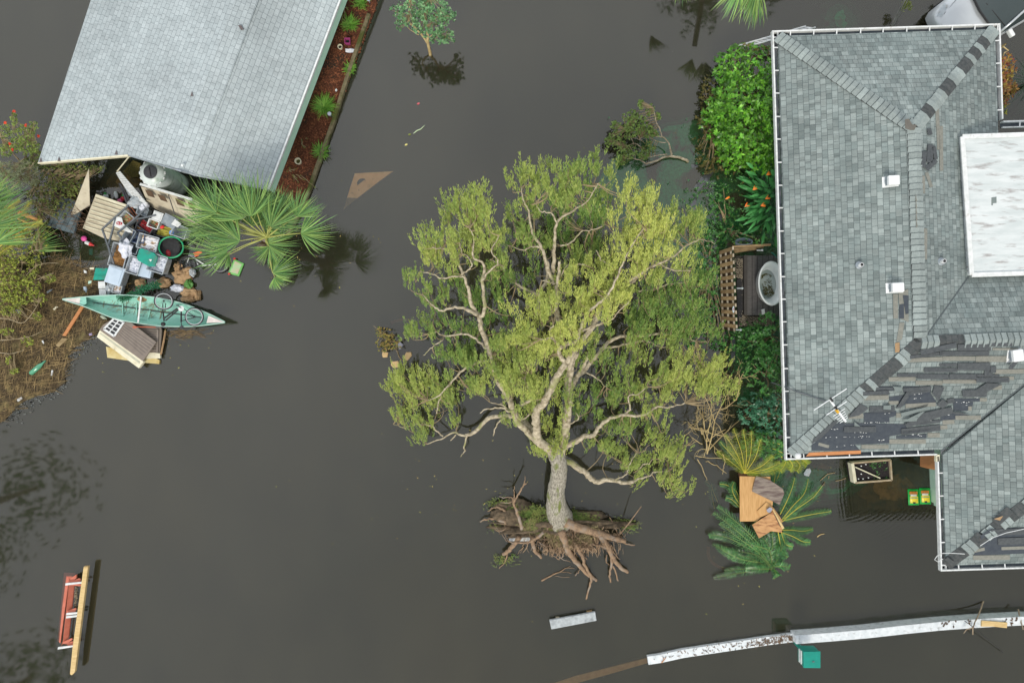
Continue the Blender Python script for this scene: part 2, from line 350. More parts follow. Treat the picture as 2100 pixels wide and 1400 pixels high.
# ------------------------------------------------------------------ right-hand house
TH = math.radians(1.8); E1 = Vector((math.cos(TH), math.sin(TH), 0)); E2 = Vector((-math.sin(TH), math.cos(TH), 0)); AO = P(1582, 65, 2.7)
SL = .39; ZR = 2.7 + SL * 3.05
def hw(u, v, z=2.7): q = AO + E1 * u + E2 * v; return Vector((q.x, q.y, z))
def plane(fu, fv, c):                              # z = fu*u + fv*v + c in house axes -> world coefficients
    a = fu * E1.x + fv * E2.x; b = fu * E1.y + fv * E2.y
    return (a, b, c - fu * AO.dot(E1) - fv * AO.dot(E2))
FL = {'west': plane(SL, 0, 2.7), 'north': plane(0, -SL, 2.7), 'east': plane(-SL, 0, ZR + SL * 3.05), 'wing_north': plane(0, -SL, ZR - SL * 8.42),
      'wing_south': plane(0, SL, 2.7 + SL * 11.47), 'porch_west': plane(SL, 0, 2.7 - SL * 4.05), 'porch_south': plane(0, SL, 2.7 + SL * 14.57), 'porch_east': plane(-SL, 0, 2.7 + SL * 10.15)}
def pz(pl, q): a, b, c = pl; return a * q[0] + b * q[1] + c
def onpl(pl, px, py, off=0.):
    a, b, c = pl; dx = (px - 1050) / FPX; dy = (700 - py) / FPX
    t = (H - c - off) / (1 + a * dx + b * dy); return Vector((dx * t, dy * t, H - t))
SH_R = shingle('grey_green_shingles', (.175, .213, .21), (.25, .29, .283), (.075, .10, .105), .19, .138, .18, streak=(.125, .16, .16), vr=.24)
SH_L = shingle('silver_shingles', (.34, .39, .405), (.38, .43, .445), (.19, .22, .24), .21, .128, .17, vr=.09)
house = thing('house', 'hipped grey shingle house at the right edge, its lower slope stripped by the storm', 'house', hw(3, -8, 0))
def facet(name, pl, uv, eave, m, parent, t=.09):
    top = []
    for q in uv: p = hw(q[0], q[1]); top.append(Vector((p.x, p.y, pz(pl, p))))
    n = Vector((-pl[0], -pl[1], 1)).normalized(); e = Vector(eave).normalized(); s = n.cross(e)
    b = MB(); b.prism(top, t, uvf=lambda q: (Vector(q).dot(e), Vector(q).dot(s))); return b.build(name, m, parent)
R0 = (3.05, -3.05); R1 = (3.05, -8.42)
i_ = .15
facet('roof_slope', FL['west'], [(i_, -i_), (i_, -11.47 + i_), R1, R0], E2, SH_R, house)
facet('roof_slope', FL['north'], [(i_, -i_), R0, (6.1 - i_, -i_)], E1, SH_R, house)
facet('roof_slope', FL['east'], [(6.1 - i_, -i_), R0, R1, (6.1 - i_, -5.37 - i_)], E2, SH_R, house)
facet('roof_slope', FL['wing_north'], [R1, (14, -8.42), (14, -5.37), (6.1, -5.37)], E1, SH_R, house)
dam = facet('damaged_roof_slope', FL['wing_south'], [(i_, -11.47 + i_), (4.05, -11.47 + i_), (4.2, -11.47 + i_), (7.1, -8.42), R1], E1, SH_R, house); dam['label'] = 'slope with torn and missing shingles'
facet('roof_slope', FL['porch_west'], [(4.05 + i_, -11.47), (4.05 + i_, -14.57 + i_), (7.1, -11.52), (7.1, -8.42)], E2, SH_R, house)
facet('roof_slope', FL['porch_south'], [(4.05 + i_, -14.57 + i_), (10.15, -14.57 + i_), (7.1, -11.52)], E1, SH_R, house)
facet('roof_slope', FL['porch_east'], [(7.1, -8.42), (7.1, -11.52), (10.15, -14.57), (10.15, -11.47)], E2, SH_R, house)
facet('roof_slope', FL['wing_south'], [(7.1, -8.42), (10.15, -11.47), (14, -11.47), (14, -8.42)], E1, SH_R, house)
def wallp(name, a, b, z0, z1, m, th=.12):
    B = MB(); pa = hw(*a, 0); pb = hw(*b, 0); B.beam(Vector((pa.x, pa.y, (z0 + z1) / 2)), Vector((pb.x, pb.y, (z0 + z1) / 2)), th, z1 - z0); return B.build(name, m, house)
for a, b in (((1.35, -1.2), (1.35, -10.3)), ((1.35, -1.14), (5.0, -1.14)), ((5.0, -1.2), (5.0, -5.3)), ((1.35, -10.36), (5.4, -10.36)), ((5.56, -10.45), (5.56, -13.4)), ((5.6, -13.46), (9, -13.46)), ((9, -14), (9, -10.4)), ((5.06, -3.4), (13, -3.4)), ((9.1, -10.36), (13, -10.36))):
    wallp('wall', a, b, -.5, 2.62, MINT)
B = MB()                                            # soffit closing the eaves
for u0, v0, u1, v1 in ((.2, -.2, 5.9, -11.3), (5.92, -5.4, 13.9, -11.3), (4.25, -11.32, 9.9, -14.4)):
    B.prism([hw(u0, v0, 2.6), hw(u1, v0, 2.6), hw(u1, v1, 2.6), hw(u0, v1, 2.6)], .02)
B.build('soffit', WHITE, house)
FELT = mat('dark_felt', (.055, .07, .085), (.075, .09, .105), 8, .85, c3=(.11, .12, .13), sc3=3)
def gutter(name, a, b, inward, hang, label=None):   # a,b house coords of the outer corner line
    pa = hw(*a, 2.7); pb = hw(*b, 2.7); n = (E1 * inward[0] + E2 * inward[1]); d = (pb - pa).normalized()
    G = MB(); G.beam(pa + n * .02, pb + n * .02, .038, .12)
    G.beam(pa + n * .165, pb + n * .165, .028, .05)
    g_ = G.build(name, WHITE, house)
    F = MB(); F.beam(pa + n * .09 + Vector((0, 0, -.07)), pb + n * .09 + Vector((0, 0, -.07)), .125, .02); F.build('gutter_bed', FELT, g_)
    L = (pb - pa).length; s = .45
    while s < min(L, 12) and hang:
        q = pa + d * s; Hh = MB(); Hh.beam(q + n * .035 + Vector((0, 0, .045)), q + n * .155 + Vector((0, 0, .03)), .03, .014); Hh.build('gutter_strap', WHITE, g_); s += .62 + random.uniform(-.02, .02)
    return g_
gutter('gutter', (0, 0), (0, -11.47), (1, 0), True); gutter('gutter', (.04, 0), (6.06, 0), (0, -1), True)
gutter('gutter', (6.1, 0), (6.1, -2.55), (-1, 0), True); gutter('gutter', (.04, -11.47), (4.05, -11.47), (0, 1), True)
gutter('gutter', (4.05, -11.5), (4.05, -14.57), (1, 0), True); gutter('gutter', (4.09, -14.57), (10.1, -14.57), (0, 1), True)
gutter('gutter', (6.1, -2.6), (13, -2.6), (0, -1), True)
# white membrane roof deck
MEMB = mat('white_membrane', (.62, .66, .66), (.50, .55, .55), 2.2, .5, stretch=(.7, 3.4, 1), c3=(.24, .21, .20), sc3=2.4, lo3=.55, hi3=.72)
B = MB(); tp = [hw(4.53, -3.18, 3.42), hw(4.66, -6.74, 3.42), hw(13, -6.74, 3.46), hw(13, -3.18, 3.46)]
B.prism(tp, .8); fr_ = B.build('flat_roof', MEMB, house, bevel=.05); fr_['label'] = 'stained white membrane deck'
B = MB()
for a, b in ((0, 1), (1, 2), (3, 0)): B.beam(tp[a] + Vector((0, 0, .02)), tp[b] + Vector((0, 0, .02)), .12, .05)
B.build('roof_edge_trim', WHITE, fr_, bevel=.015)
B = MB(); onz = lambda px, py, z: P(px, py, z)
B.prism([onz(*HA(1900 + X, 1210 + Y), 3.432) for X, Y in ((0, 5), (30, 0), (30, 38), (8, 40), (8, 52), (0, 52))], .008); B.build('bare_patch', SH_R, fr_)
# hip and ridge caps
CAP = mat('ridge_cap_shingles', (.22, .26, .255), (.28, .325, .315), 20, .85, island=.12)
CAPD = mat('torn_cap_and_gap_shade', (.05, .06, .062), (.085, .09, .09), 12, .9)
def caps(a, b, pl1, pl2, miss=(), w=.17, ex=.155):
    a = hw(*a); b = hw(*b); a.z = pz(pl1, a) ; b.z = pz(pl1, b); d = b - a; L = d.length; d.normalize(); pr = Vector((d.y, -d.x, 0)).normalized()
    A_ = MB(); DD = []; n = int(L / ex)
    for i in range(n):
        s0 = i * ex; s1 = s0 + ex * .93; j = random.uniform(-.006, .006)
        def pts(s, off):
            c = a + d * s; out = []
            for k in (-w, 0, w):
                q = c + pr * (k + j); pl = pl1 if (pz(pl1, q) < pz(pl2, q)) else pl2
                out.append(Vector((q.x, q.y, min(pz(pl1, q), pz(pl2, q)) + off)))
            return out
        dead = i in miss; lo, hi = (pts(s0, .014), pts(s1, .012)) if dead else (pts(s0, .048), pts(s1, .02))
        T_ = A_
        if dead:
            if not DD or (i - 1) not in miss: DD.append(MB())
            T_ = DD[-1]
        vs = lo + hi + [q - Vector((0, 0, .04)) for q in lo]
        T_.add(vs, [(0, 1, 4, 3), (1, 2, 5, 4), (6, 7, 1, 0), (7, 8, 2, 1)], random.uniform(-.1, .1))
    c0 = [a + pr * k for k in (-w, 0, w)]; c1 = [b + pr * k for k in (-w, 0, w)]
    for L_ in (c0, c1):
        for q in L_: q.z = min(pz(pl1, q), pz(pl2, q)) + .007
    nf = len(A_.f); A_.add(c0 + c1, [(0, 1, 4, 3), (1, 2, 5, 4)]); o_ = A_.build('hip_cap', CAP, house); o_.data.materials.append(CAPD)  # dark base strip paints the shade in the gaps between caps
    for p in list(o_.data.polygons)[nf:]: p.material_index = 1
    for D_ in DD: D_.build('torn_hip_cap', CAPD, house)
F = FL
caps((.15, -.15), R0, F['west'], F['north']); caps((5.95, -.15), R0, F['north'], F['east'], (3, 4, 6, 7, 9, 10, 11, 15, 16, 17, 22, 23))
caps(R0, R1, F['west'], F['east']); caps((.15, -11.32), R1, F['west'], F['wing_south'], (16, 18, 19, 20, 21, 22, 25, 26))
caps(R1, (13, -8.42), F['wing_north'], F['wing_south'], (3, 4, 5, 6)); caps((4.2, -14.42), (7.1, -11.52), F['porch_west'], F['porch_south'], (0, 1, 2, 3, 6, 7, 10, 13, 14, 15))
# valley creases
B = MB()
for a, b, pl in (((3.2, -8.27), (6.0, -5.47), F['east']), ((4.15, -11.37), (6.9, -8.62), F['wing_south'])):
    pa = hw(*a); pb = hw(*b); pa.z = pz(pl, pa) + .006; pb.z = pz(pl, pb) + .006; B.beam(pa, pb, .035, .01)
B.build('valley_flashing', mat('valley_crease', (.09, .11, .115)), house)
# torn shingles on the damaged slope
STRIPM = mat('bare_felt', (.045, .055, .07), (.06, .072, .085), 10, .9, tone=1.); LIFTM = mat('lifted_shingle_back', (.060, .068, .074), (.085, .095, .1), 14, .9, bump=.2)
TANM = mat('exposed_shingle_band', (.185, .19, .165), (.235, .235, .205), 14, .9, bump=.2)
def strip(view_, pl, x0, y0, x1, y1, h, m, name, th, off, lift=0.):
    d = Vector((x1 - x0, y1 - y0)).normalized(); n = Vector((-d.y, d.x)) * h / 2
    c = [(x0 + n.x, y0 + n.y), (x1 + n.x, y1 + n.y), (x1 - n.x, y1 - n.y), (x0 - n.x, y0 - n.y)]
    t = [onpl(pl, *view_(*q), off + (lift if k < 2 else 0) * random.uniform(.6, 1.2)) for k, q in enumerate(c)]
    b = MB(); b.prism(t, th); return b.build(name, m, house)
def patch(view_, pl, pts, m, name, th, off):
    b = MB(); b.prism([onpl(pl, *view_(*q), off + random.uniform(0, .5) * off) for q in pts], th); return b.build(name, m, house)
WS = F['wing_south']; SV = lambda u, v: HR(u, v)
for i, pts in enumerate((((1090, 530), (1290, 520), (1350, 610), (1100, 620), (1000, 660), (1030, 580)), ((1490, 600), (1665, 605), (1650, 660), (1610, 680), (1490, 680)),
     ((720, 700), (1000, 680), (1000, 720), (940, 740), (940, 780), (720, 790)), ((470, 760), (560, 790), (700, 785), (1080, 795), (1100, 850), (1050, 880), (940, 900), (940, 960), (640, 970), (690, 1022), (270, 1022), (270, 960), (340, 880), (420, 810)),
     ((1490, 700), (1640, 725), (1500, 755), (1380, 770), (1380, 700)), ((940, 560), (1060, 545), (1060, 600), (940, 605)), ((1440, 575), (1720, 575), (1720, 600), (1440, 605)), ((1000, 895), (1260, 880), (1260, 915), (1000, 920)), ((820, 470), (980, 470), (980, 510), (820, 510)), ((1060, 470), (1300, 470), (1300, 520), (1060, 520)))):
    patch(SV, WS, pts, STRIPM, 'bare_roof_felt', .003, .006 + .0007 * i)
patch(SV, WS, ((250, 1040), (695, 1021), (695, 1050), (222, 1072)), WOODO, 'bare_roof_decking', .003, .012)
for q in ((1100, 245, 1400, 235, 36), (1402, 231, 1680, 231, 38), (1685, 235, 1950, 235, 50), (935, 410, 1165, 405, 36), (1167, 440, 1398, 440, 36), (1400, 430, 1690, 430, 32), (1850, 345, 2100, 340, 38), (1850, 402, 2015, 400, 30),
          (715, 570, 935, 565, 40), (935, 612, 1020, 610, 30), (1080, 640, 1340, 625, 36), (590, 730, 715, 725, 42), (1510, 740, 1730, 740, 36), (1400, 780, 1500, 775, 36), (700, 990, 935, 990, 34), (940, 945, 1255, 945, 38),
          (1270, 890, 1375, 890, 38), (1830, 480, 1910, 480, 38), (1720, 585, 1780, 585, 30), (1000, 720, 1040, 720, 40), (1620, 660, 1650, 660, 36), (1380, 825, 1440, 820, 34), (330, 965, 420, 990, 26), (1830, 150, 2050, 150, 18)):
    strip(SV, WS, *q, TANM, 'exposed_shingle', .004, .014 + random.random() * .004)
for q in ((1210, 180, 1520, 115, 44), (1530, 136, 1815, 136, 54), (1815, 112, 2000, 112, 28), (1375, 188, 1800, 185, 40), (1120, 220, 1372, 190, 30), (1375, 288, 1525, 285, 24), (1240, 330, 1527, 330, 38), (1530, 302, 1810, 298, 62), (1812, 325, 1860, 325, 54),
          (1010, 376, 1180, 376, 28), (1182, 386, 1450, 388, 44), (1457, 386, 1690, 388, 44), (1692, 376, 1890, 382, 24), (1690, 415, 1975, 415, 40), (1760, 350, 1830, 350, 60), (820, 490, 972, 490, 22), (715, 535, 940, 522, 34),
          (1060, 500, 1300, 485, 30), (1085, 530, 1290, 498, 40), (770, 668, 985, 665, 50), (550, 842, 825, 840, 48), (1045, 862, 1380, 825, 52), (1440, 600, 1500, 590, 40), (1100, 800, 1380, 770, 26), (1060, 870, 1300, 850, 20)):
    s = strip(SV, WS, *q, LIFTM, 'lifted_shingle', .008, .03 + random.random() * .02, random.uniform(.0, .05))
for pts in (((1330, 465), (1415, 480), (1365, 600), (1310, 530)), ((1570, 505), (1690, 500), (1780, 440), (1915, 450), (1780, 520), (1780, 560), (1575, 565)), ((1400, 580), (1450, 620), (1400, 660), (1345, 630)), ((690, 620), (760, 660), (680, 720), (585, 740)),
            ((1230, 700), (1390, 665), (1480, 650), (1490, 700), (1200, 790), (1110, 825), (1070, 800)), ((480, 755), (500, 770), (350, 920), (270, 965), (290, 920)), ((1090, 520), (1000, 660), (1040, 655), (1110, 560)), ((1480, 690), (1560, 695), (1640, 720), (1500, 708))):
    patch(SV, WS, pts, LIFTM, 'lifted_shingle', .008, .05)
for pts in (((1040, 700), (1290, 640), (1270, 668), (1050, 730)), ((1050, 775), (1200, 700), (1250, 680), (1160, 770)), ((890, 635), (955, 635), (955, 672), (890, 668)), ((970, 470), (1050, 480), (1050, 508), (1000, 512)), ((640, 775), (690, 815), (640, 812)), ((1150, 740), (1190, 735), (1170, 775))):
    patch(SV, WS, pts, SH_R, 'loose_shingle', .006, .07)
NAIL = MB()
for x0, y0, x1, y1 in ((1140, 572, 1240, 575), (1500, 605, 1640, 605), (1510, 640, 1620, 630), (640, 868, 740, 868), (530, 905, 800, 895), (700, 780, 940, 775), (380, 905, 480, 905), (440, 840, 500, 830), (900, 700, 960, 700), (800, 932, 900, 930), (1080, 890, 1200, 885), (1200, 895, 1240, 890), (1380, 720, 1470, 718), (1280, 765, 1340, 762), (450, 985, 640, 975), (700, 905, 720, 935), (1150, 535, 1300, 520), (1640, 565, 1700, 560)):
    x = x0
    while x < x1:
        L = random.uniform(4, 16); y = y0 + (y1 - y0) * (x - x0) / (x1 - x0) + random.uniform(-5, 5)
        if random.random() < .6: NAIL.prism([onpl(WS, *SV(*q), .034) for q in ((x, y), (x + L, y + random.uniform(-4, 4)), (x + L, y + 5), (x, y + 4))], .004)
        x += L + random.uniform(2, 20)
NAIL.build('torn_felt_edges', WHITE, house)['kind'] = 'stuff'
# small damage on the other slopes
ES = F['east']; VW = F['west']
for x0, y0, x1, y1, h, m in ((1565, 665, 1570, 780, 22, TANM), (1590, 775, 1592, 1050, 22, TANM), (1570, 780, 1575, 920, 18, TANM), (1500, 1060, 1530, 1150, 20, TANM), (1450, 1030, 1455, 1200, 22, TANM), (1480, 1080, 1482, 1190, 20, TANM), (1440, 1200, 1445, 1400, 16, TANM), (1515, 790, 1525, 830, 26, LIFTM), (1490, 930, 1480, 1030, 28, LIFTM), (1525, 890, 1520, 1000, 36, LIFTM), (1500, 1040, 1560, 985, 30, LIFTM), (1545, 900, 1560, 980, 22, LIFTM)):
    strip(HA, ES, x0, y0, x1, y1, h, m, 'exposed_shingle' if m is TANM else 'lifted_shingle', .005, .012 if m is TANM else .04)
strip(HB, ES, 1455, 30, 1455, 245, 16, LIFTM, 'lifted_shingle', .006, .02); strip(HB, ES, 1482, 25, 1480, 215, 26, TANM, 'exposed_shingle', .006, .014)
patch(HA, ES, ((1368, 735), (1390, 730), (1412, 765), (1440, 770), (1425, 800), (1400, 800), (1370, 790)), mat('curled_cap', (.15, .14, .12)), 'lifted_shingle', .01, .09)
for pts, m, o_ in ((((1285, 425), (1315, 425), (1315, 575), (1288, 575)), TANM, .012), (((1318, 415), (1378, 395), (1380, 595), (1330, 575)), TANM, .011), (((1345, 432), (1380, 435), (1380, 545), (1362, 548)), STRIPM, .02), (((1325, 490), (1352, 485), (1352, 575), (1322, 575)), STRIPM, .018), (((1325, 600), (1355, 600), (1340, 700), (1305, 720)), TANM, .014), (((1298, 725), (1325, 720), (1325, 780), (1298, 782)), CARD, .014)):
    patch(HB, VW, pts, m, 'exposed_shingle', .004, o_)
for pts, m, o_ in ((((60, 840), (100, 800), (130, 830), (112, 870)), LIFTM, .05), (((135, 670), (160, 640), (178, 665), (150, 690)), LIFTM, .05)): pass
# porch slope damage (bottom right)
PSP = F['porch_south']; PWP = F['porch_west']
patch(CR, PSP, ((700, 880), (830, 790), (1273, 770), (1500, 770), (1500, 1100), (610, 1135), (660, 1070), (740, 1010)), STRIPM, 'bare_roof_felt', .003, .008)
strip(CR, PSP, 850, 835, 1273, 820, 80, LIFTM, 'lifted_shingle', .008, .03); strip(CR, PSP, 935, 955, 1400, 940, 90, LIFTM, 'lifted_shingle', .008, .035)
strip(CR, PSP, 980, 1045, 1400, 1030, 40, TANM, 'exposed_shingle', .006, .016); strip(CR, PSP, 610, 1165, 1090, 1160, 60, TANM, 'exposed_shingle', .006, .016); strip(CR, PSP, 620, 1080, 760, 1050, 40, TANM, 'exposed_shingle', .006, .016)
patch(CR, PWP, ((860, 665), (1050, 500), (1140, 575), (945, 750)), CAPD, 'torn_hip_cap', .01, .05); patch(CR, PWP, ((880, 660), (1000, 620), (960, 680)), CARD, 'lifted_shingle', .006, .09)
patch(CR, PWP, ((240, 1190), (280, 1155), (378, 1235), (335, 1280)), CAPD, 'torn_hip_cap', .01, .06); patch(CR, PWP, ((620, 870), (665, 830), (715, 870), (665, 925)), CAPD, 'torn_hip_cap', .01, .06)
B = MB(); B.tube([onpl(PSP, *CR(*q), .10) for q in ((700, 1010), (860, 905), (1040, 840), (1273, 790), (1450, 770))], .009, 6)
B.tube([onpl(PSP, *CR(*q), .07) for q in ((500, 1115), (330, 1105), (215, 1105))] + [P(*CR(*q), 2.8) for q in ((140, 1140), (105, 1190), (150, 1218), (215, 1180))], .009, 6)
tag(B.build('loose_cable', WHITE), 'thin white cable looped over the gutter corner and torn shingles', 'cable')
B = MB(); q_ = onpl(FL['porch_west'], *HZ(1905, 60), .0); B.prism([P(*HZ(*q), 2.76) for q in ((1890, 65), (1925, 62), (1920, 135), (1890, 140))], .1); B.build('downspout', CREAM, house)
# roof vents, pipe stacks, antenna
VENT = mat('vent_white', (.80, .82, .82), (.7, .73, .73), 10, .4)
def box_vent(pl, view_, cx, cy, w_, h_, rz=0., lab=''):
    q = onpl(pl, *view_(cx, cy), 0); e = thing('roof_vent', lab, 'roof vent', q, 'white box vents on the grey roof'); n = Vector((-pl[0], -pl[1], 1)).normalized()
    B = MB(); R_ = Matrix.Rotation(TH + rz, 3, 'Z'); B.box(q + Vector((0, 0, .13)), w_ * .82, h_ * .9, .16, R_); B.build('hood', VENT, e, bevel=.025)
    B = MB(); t_ = [Vector((p.x, p.y, pz(pl, p) + .014)) for p in (q + R_ @ Vector((a * w_ / 2, b * h_ / 2, 0)) for a, b in ((-1, -1), (1, -1), (1, 1), (-1, 1)))]; B.prism(t_, .01); B.build('flange', VENT, e)
    B = MB(); B.box(q + R_ @ Vector((-w_ * .40, 0, .08)), .02, h_ * .8, .08, R_); B.build('louvre', GREYP, e); return e
box_vent(VW, HA, 1275, 1118, .34, .27, 0, 'white box vent on the left roof slope, the upper of two'); box_vent(VW, HB, 1292, 388, .36, .26, 0, 'white box vent on the left roof slope above torn shingles, the lower of two')
box_vent(WS, HB, 2018, 800, .32, .33, .1, 'white box vent on the stripped slope, a bent shingle against it')
patch(SV, WS, ((1965, 310), (2040, 225), (2050, 260), (2000, 325)), LIFTM, 'lifted_shingle', .01, .12)
def pipe(pl, view_, x, y, lab):
    q = onpl(pl, *view_(x, y)); e = thing('vent_pipe', lab, 'pipe', q); B = MB(); B.lathe(q, [(.05, 0), (.05, .16), (.042, .16), (.042, .15)], 14); B.build('stack', VENT, e)
    B = MB(); B.lathe(q, [(.1, .0), (.1, .03), (.055, .06)], 16); B.build('boot', GREYP, e); B = MB(); B.lathe(q, [(.036, .13), (.036, .165)], 12); B.build('bore', BLACK, e)
pipe(VW, HB, 1076, 250, 'small white vent pipe in the middle of the left roof slope'); pipe(ES, HB, 1576, 228, 'tiny grey vent pipe beside the ridge near the white flat roof')
an = thing('antenna', 'white television antenna with crossbars over the lower left hip', 'antenna', onpl(WS, *HR(560, 780)))
ap = lambda X, Y, z=3.9: P(*HR(X, Y), z)
B = MB(); B.beam(ap(430, 590), ap(565, 775), .045, .03); B.build('boom', VENT, an)
for i, (a, b) in enumerate((((290, 675), (572, 490)), ((398, 717), (572, 600)), ((458, 727), (556, 662)), ((470, 745), (560, 685)), ((490, 757), (566, 705)), ((505, 770), (575, 722)), ((515, 785), (580, 740)))):
    B = MB(); B.tube([ap(*a), ap(*b)], .009 if i > 1 else .013, 6); B.build('crossbar', VENT, an)
B = MB(); B.box(ap(440, 586), .05, .1, .06, .6); B.box(ap(478, 655), .05, .1, .06, .6); B.build('clamp', BLACK, an)
B = MB(); B.box(ap(490, 683), .11, .06, .05, -.95); B.build('tuner', mat('amber_plastic', (.7, .4, .03)), an)
B = MB(); B.tube([ap(500, 690), Vector((*onpl(WS, *HR(560, 790))[:2], onpl(WS, *HR(560, 790)).z))], .02, 8); B.build('mast', STEEL, an)
B = MB(); B.tube([onpl(VW, *HR(400, 605), .06), onpl(VW, *HR(250, 550), .03), onpl(VW, *HR(140, 515), .03), P(*HR(60, 480), 2.9), P(*HR(0, 462), 2.5), P(*HB(545, 965), 1.9)], .018, 6)
tag(B.build('antenna_cable', STEEL), 'dull grey pole cable running from the antenna over the left gutter', 'cable')
B = MB(); B.lathe(onpl(WS, *HR(155, 1066), .05), [(.075, -.08), (.09, 0), (.05, .05), (.01, .06)], 12); tag(B.build('ball', WHITE, smooth=True), 'white ball lying in the lower left corner of the gutter', 'ball')
# ------------------------------------------------------------------ left-hand house
lh = thing('house', 'low house with a plain silver grey shingle roof at top left', 'house', P(400, 150, 0))
def thru(a, b, py): t = (py - a[1]) / (b[1] - a[1]); return (a[0] + (b[0] - a[0]) * t, py)
def p3(a, b, c):
    n = (b - a).cross(c - a); return (-n.x / n.z, -n.y / n.z, a.dot(n) / n.z)
ea, eb = P(697, 0, 1.6), P(550, 388, 1.6); ra, rb = P(483, 0, 2.45), P(372, 350, 2.45)
ed = (ea - eb).normalized(); rd = (ra - rb).normalized(); wa, wb = P(187, 0, 1.5), P(78, 333, 1.5); wd = (wa - wb).normalized(); kk = P(263, 317, 3.2)
plR = p3(eb, ea, rb); plL = p3(rb, ra, wb)
def fl(name, pts, pl, e, t=.1):
    top = [Vector((p.x, p.y, pz(pl, p))) for p in pts]; n = Vector((-pl[0], -pl[1], 1)).normalized(); s = n.cross(e); b = MB()
    b.prism(top, t, uvf=lambda q: (Vector(q).dot(e), Vector(q).dot(s))); return b.build(name, SH_L, lh)
F_ = 9
qn = Vector((.936, -.353, 0)); rR = rb + qn * .28; rL = rb - qn * .28; rR.z = pz(plR, rR); rL.z = pz(plL, rL)
fl('roof_slope', [rR, eb, eb + ed * (6 + F_), rR + ed * (6 + F_)], plR, ed)
fl('ridge_strip', [rL, rR, rR + ed * (6 + F_), rL + ed * (6 + F_)], p3(rL, rR, rL + ed * 5 + Vector((0, 0, pz(plL, rL + ed * 5) - rL.z))), ed)
kl = onpl(plL, 263, 317); wl = onpl(plL, 78, 333); wtop = wl + wd * (5 + F_)
fl('roof_slope', [rL, rL + ed * (6 + F_), wtop, wl, kl], plL, ed)
def soft(q): return Vector(q)
B = MB(); B.beam(wl + Vector((0, -.02, -.06)), kl + Vector((0, -.02, -.06)), .035, .13); B.build('fascia', CREAM, lh)
B = MB(); B.beam(kl + Vector((0, -.015, -.07)), rb + Vector((0, -.015, -.07)), .03, .13); B.beam(rb + Vector((0, -.015, -.07)), eb + Vector((0, -.015, -.07)), .03, .13); B.build('fascia', GREYP, lh)
B = MB(); off = Vector((.936, -.353, 0)) * .02; B.beam(eb + off, eb + ed * 15 + off, .045, .09); B.build('eave_trim', WHITE, lh)
B = MB(); f0 = eb + Vector((0, 0, -.27)) - off * .2; B.beam(f0, f0 + ed * 15, .03, .42); B.build('fascia', mat('mint_fascia', (.52, .80, .64), (.46, .72, .57), 5, .5), lh)
inn = Vector((-.936, .353, 0)); 
B = MB(); w0 = eb + inn * .5 + ed * .9; w1 = eb + inn * .5 + ed * 14; B.beam(Vector((w0.x, w0.y, .55)), Vector((w1.x, w1.y, .55)), .1, 2.0); B.build('wall', MINT, lh)
w2 = wl + Vector((.936, -.353, 0)) * .6 + ed * 1.2
B = MB(); B.beam(Vector((w0.x, w0.y, .7)), Vector((w2.x, w2.y, .5)), .1, 1.9); B.build('wall', MINT, lh)
B = MB(); B.beam(Vector((w2.x, w2.y, .5)), Vector((w2.x, w2.y, .5)) + ed * 12, .1, 1.9); B.build('wall', MINT, lh)
# small torn tabs, a twig and a white scrap on that roof
TAB = mat('bare_tab', (.14, .12, .12))
for X, Y, pl in ((1180, 580, plL), (715, 940, plL), (362, 980, plL), (250, 985, plL)):
    B = MB(); B.prism([onpl(pl, (X + a) / 3, (Y + b) / 3, .02) for a, b in ((0, -18), (9, 12), (-9, 12))], .004); B.build('torn_tab', TAB, lh)
B = MB(); B.prism([onpl(plR, (1480 + a) / 3, (170 + b) / 3, .06) for a, b in ((-16, -14), (4, -14), (14, 6), (-2, 10))], .06); B.tube([onpl(plR, 492, 55, .03), onpl(plR, 499, 61, .05)], .02, 5); tag(B.build('shingle_scrap', TAB), 'dark scrap lying near the top of the silver roof', 'scrap')
B = MB(); B.prism([onpl(plL, 373 + a, 339 + b, .05) for a, b in ((-2, -2), (3, -1), (2, 3), (-2, 2))], .03); tag(B.build('paper_scrap', WHITE), 'tiny white scrap above the lower eave of the silver roof', 'scrap')
# ------------------------------------------------------------------ mulch bed with its timber edge
BED = [(720, -60), (645, 140), (600, 260), (560, 385), (615, 425), (640, 385), (668, 300), (700, 180), (740, 85), (770, 20), (775, -60)]
MULCH = mat('bark_mulch', (.17, .06, .028), (.06, .022, .012), 22, .95, bump=1.2, bsc=55, c3=(.035, .03, .02), sc3=1.6, lo3=.52, hi3=.66)
B = MB(); B.prism([P(*q, .03) for q in BED], .5); tag(B.build('mulch_bed', MULCH), kind='structure')
B = MB()
for i in range(5200):
    t = random.random(); x0, y0 = thru((738, -60), (566, 400), -60 + 460 * t); x = x0 + random.uniform(-8, 62); q = P(x, -60 + 460 * t, .035); an = random.uniform(0, 6.3); L = random.uniform(.02, .07)
    d = Vector((math.cos(an), math.sin(an), random.uniform(-.2, .4))) * L; s = Vector((-math.sin(an), math.cos(an), 0)) * L * .16
    B.add([q - s, q + d - s, q + d + s, q + s], [(0, 1, 2, 3)], random.uniform(-.4, .9))
tag(B.build('mulch_chips', mat('mulch_chip', (.20, .075, .035), (.09, .03, .015), 5, .9, island=.4)), 'loose reddish brown bark chips over the planting bed', 'mulch', kind='stuff')
EDGE = mat('mossy_timber', (.20, .17, .10), (.11, .095, .05), 8, .9, bump=.5, c3=(.07, .08, .02), sc3=2)
ep = [(768, 12), (757, 30), (738, 85), (722, 130), (702, 192), (686, 245), (668, 295), (650, 345), (636, 385), (615, 435), (590, 480)]
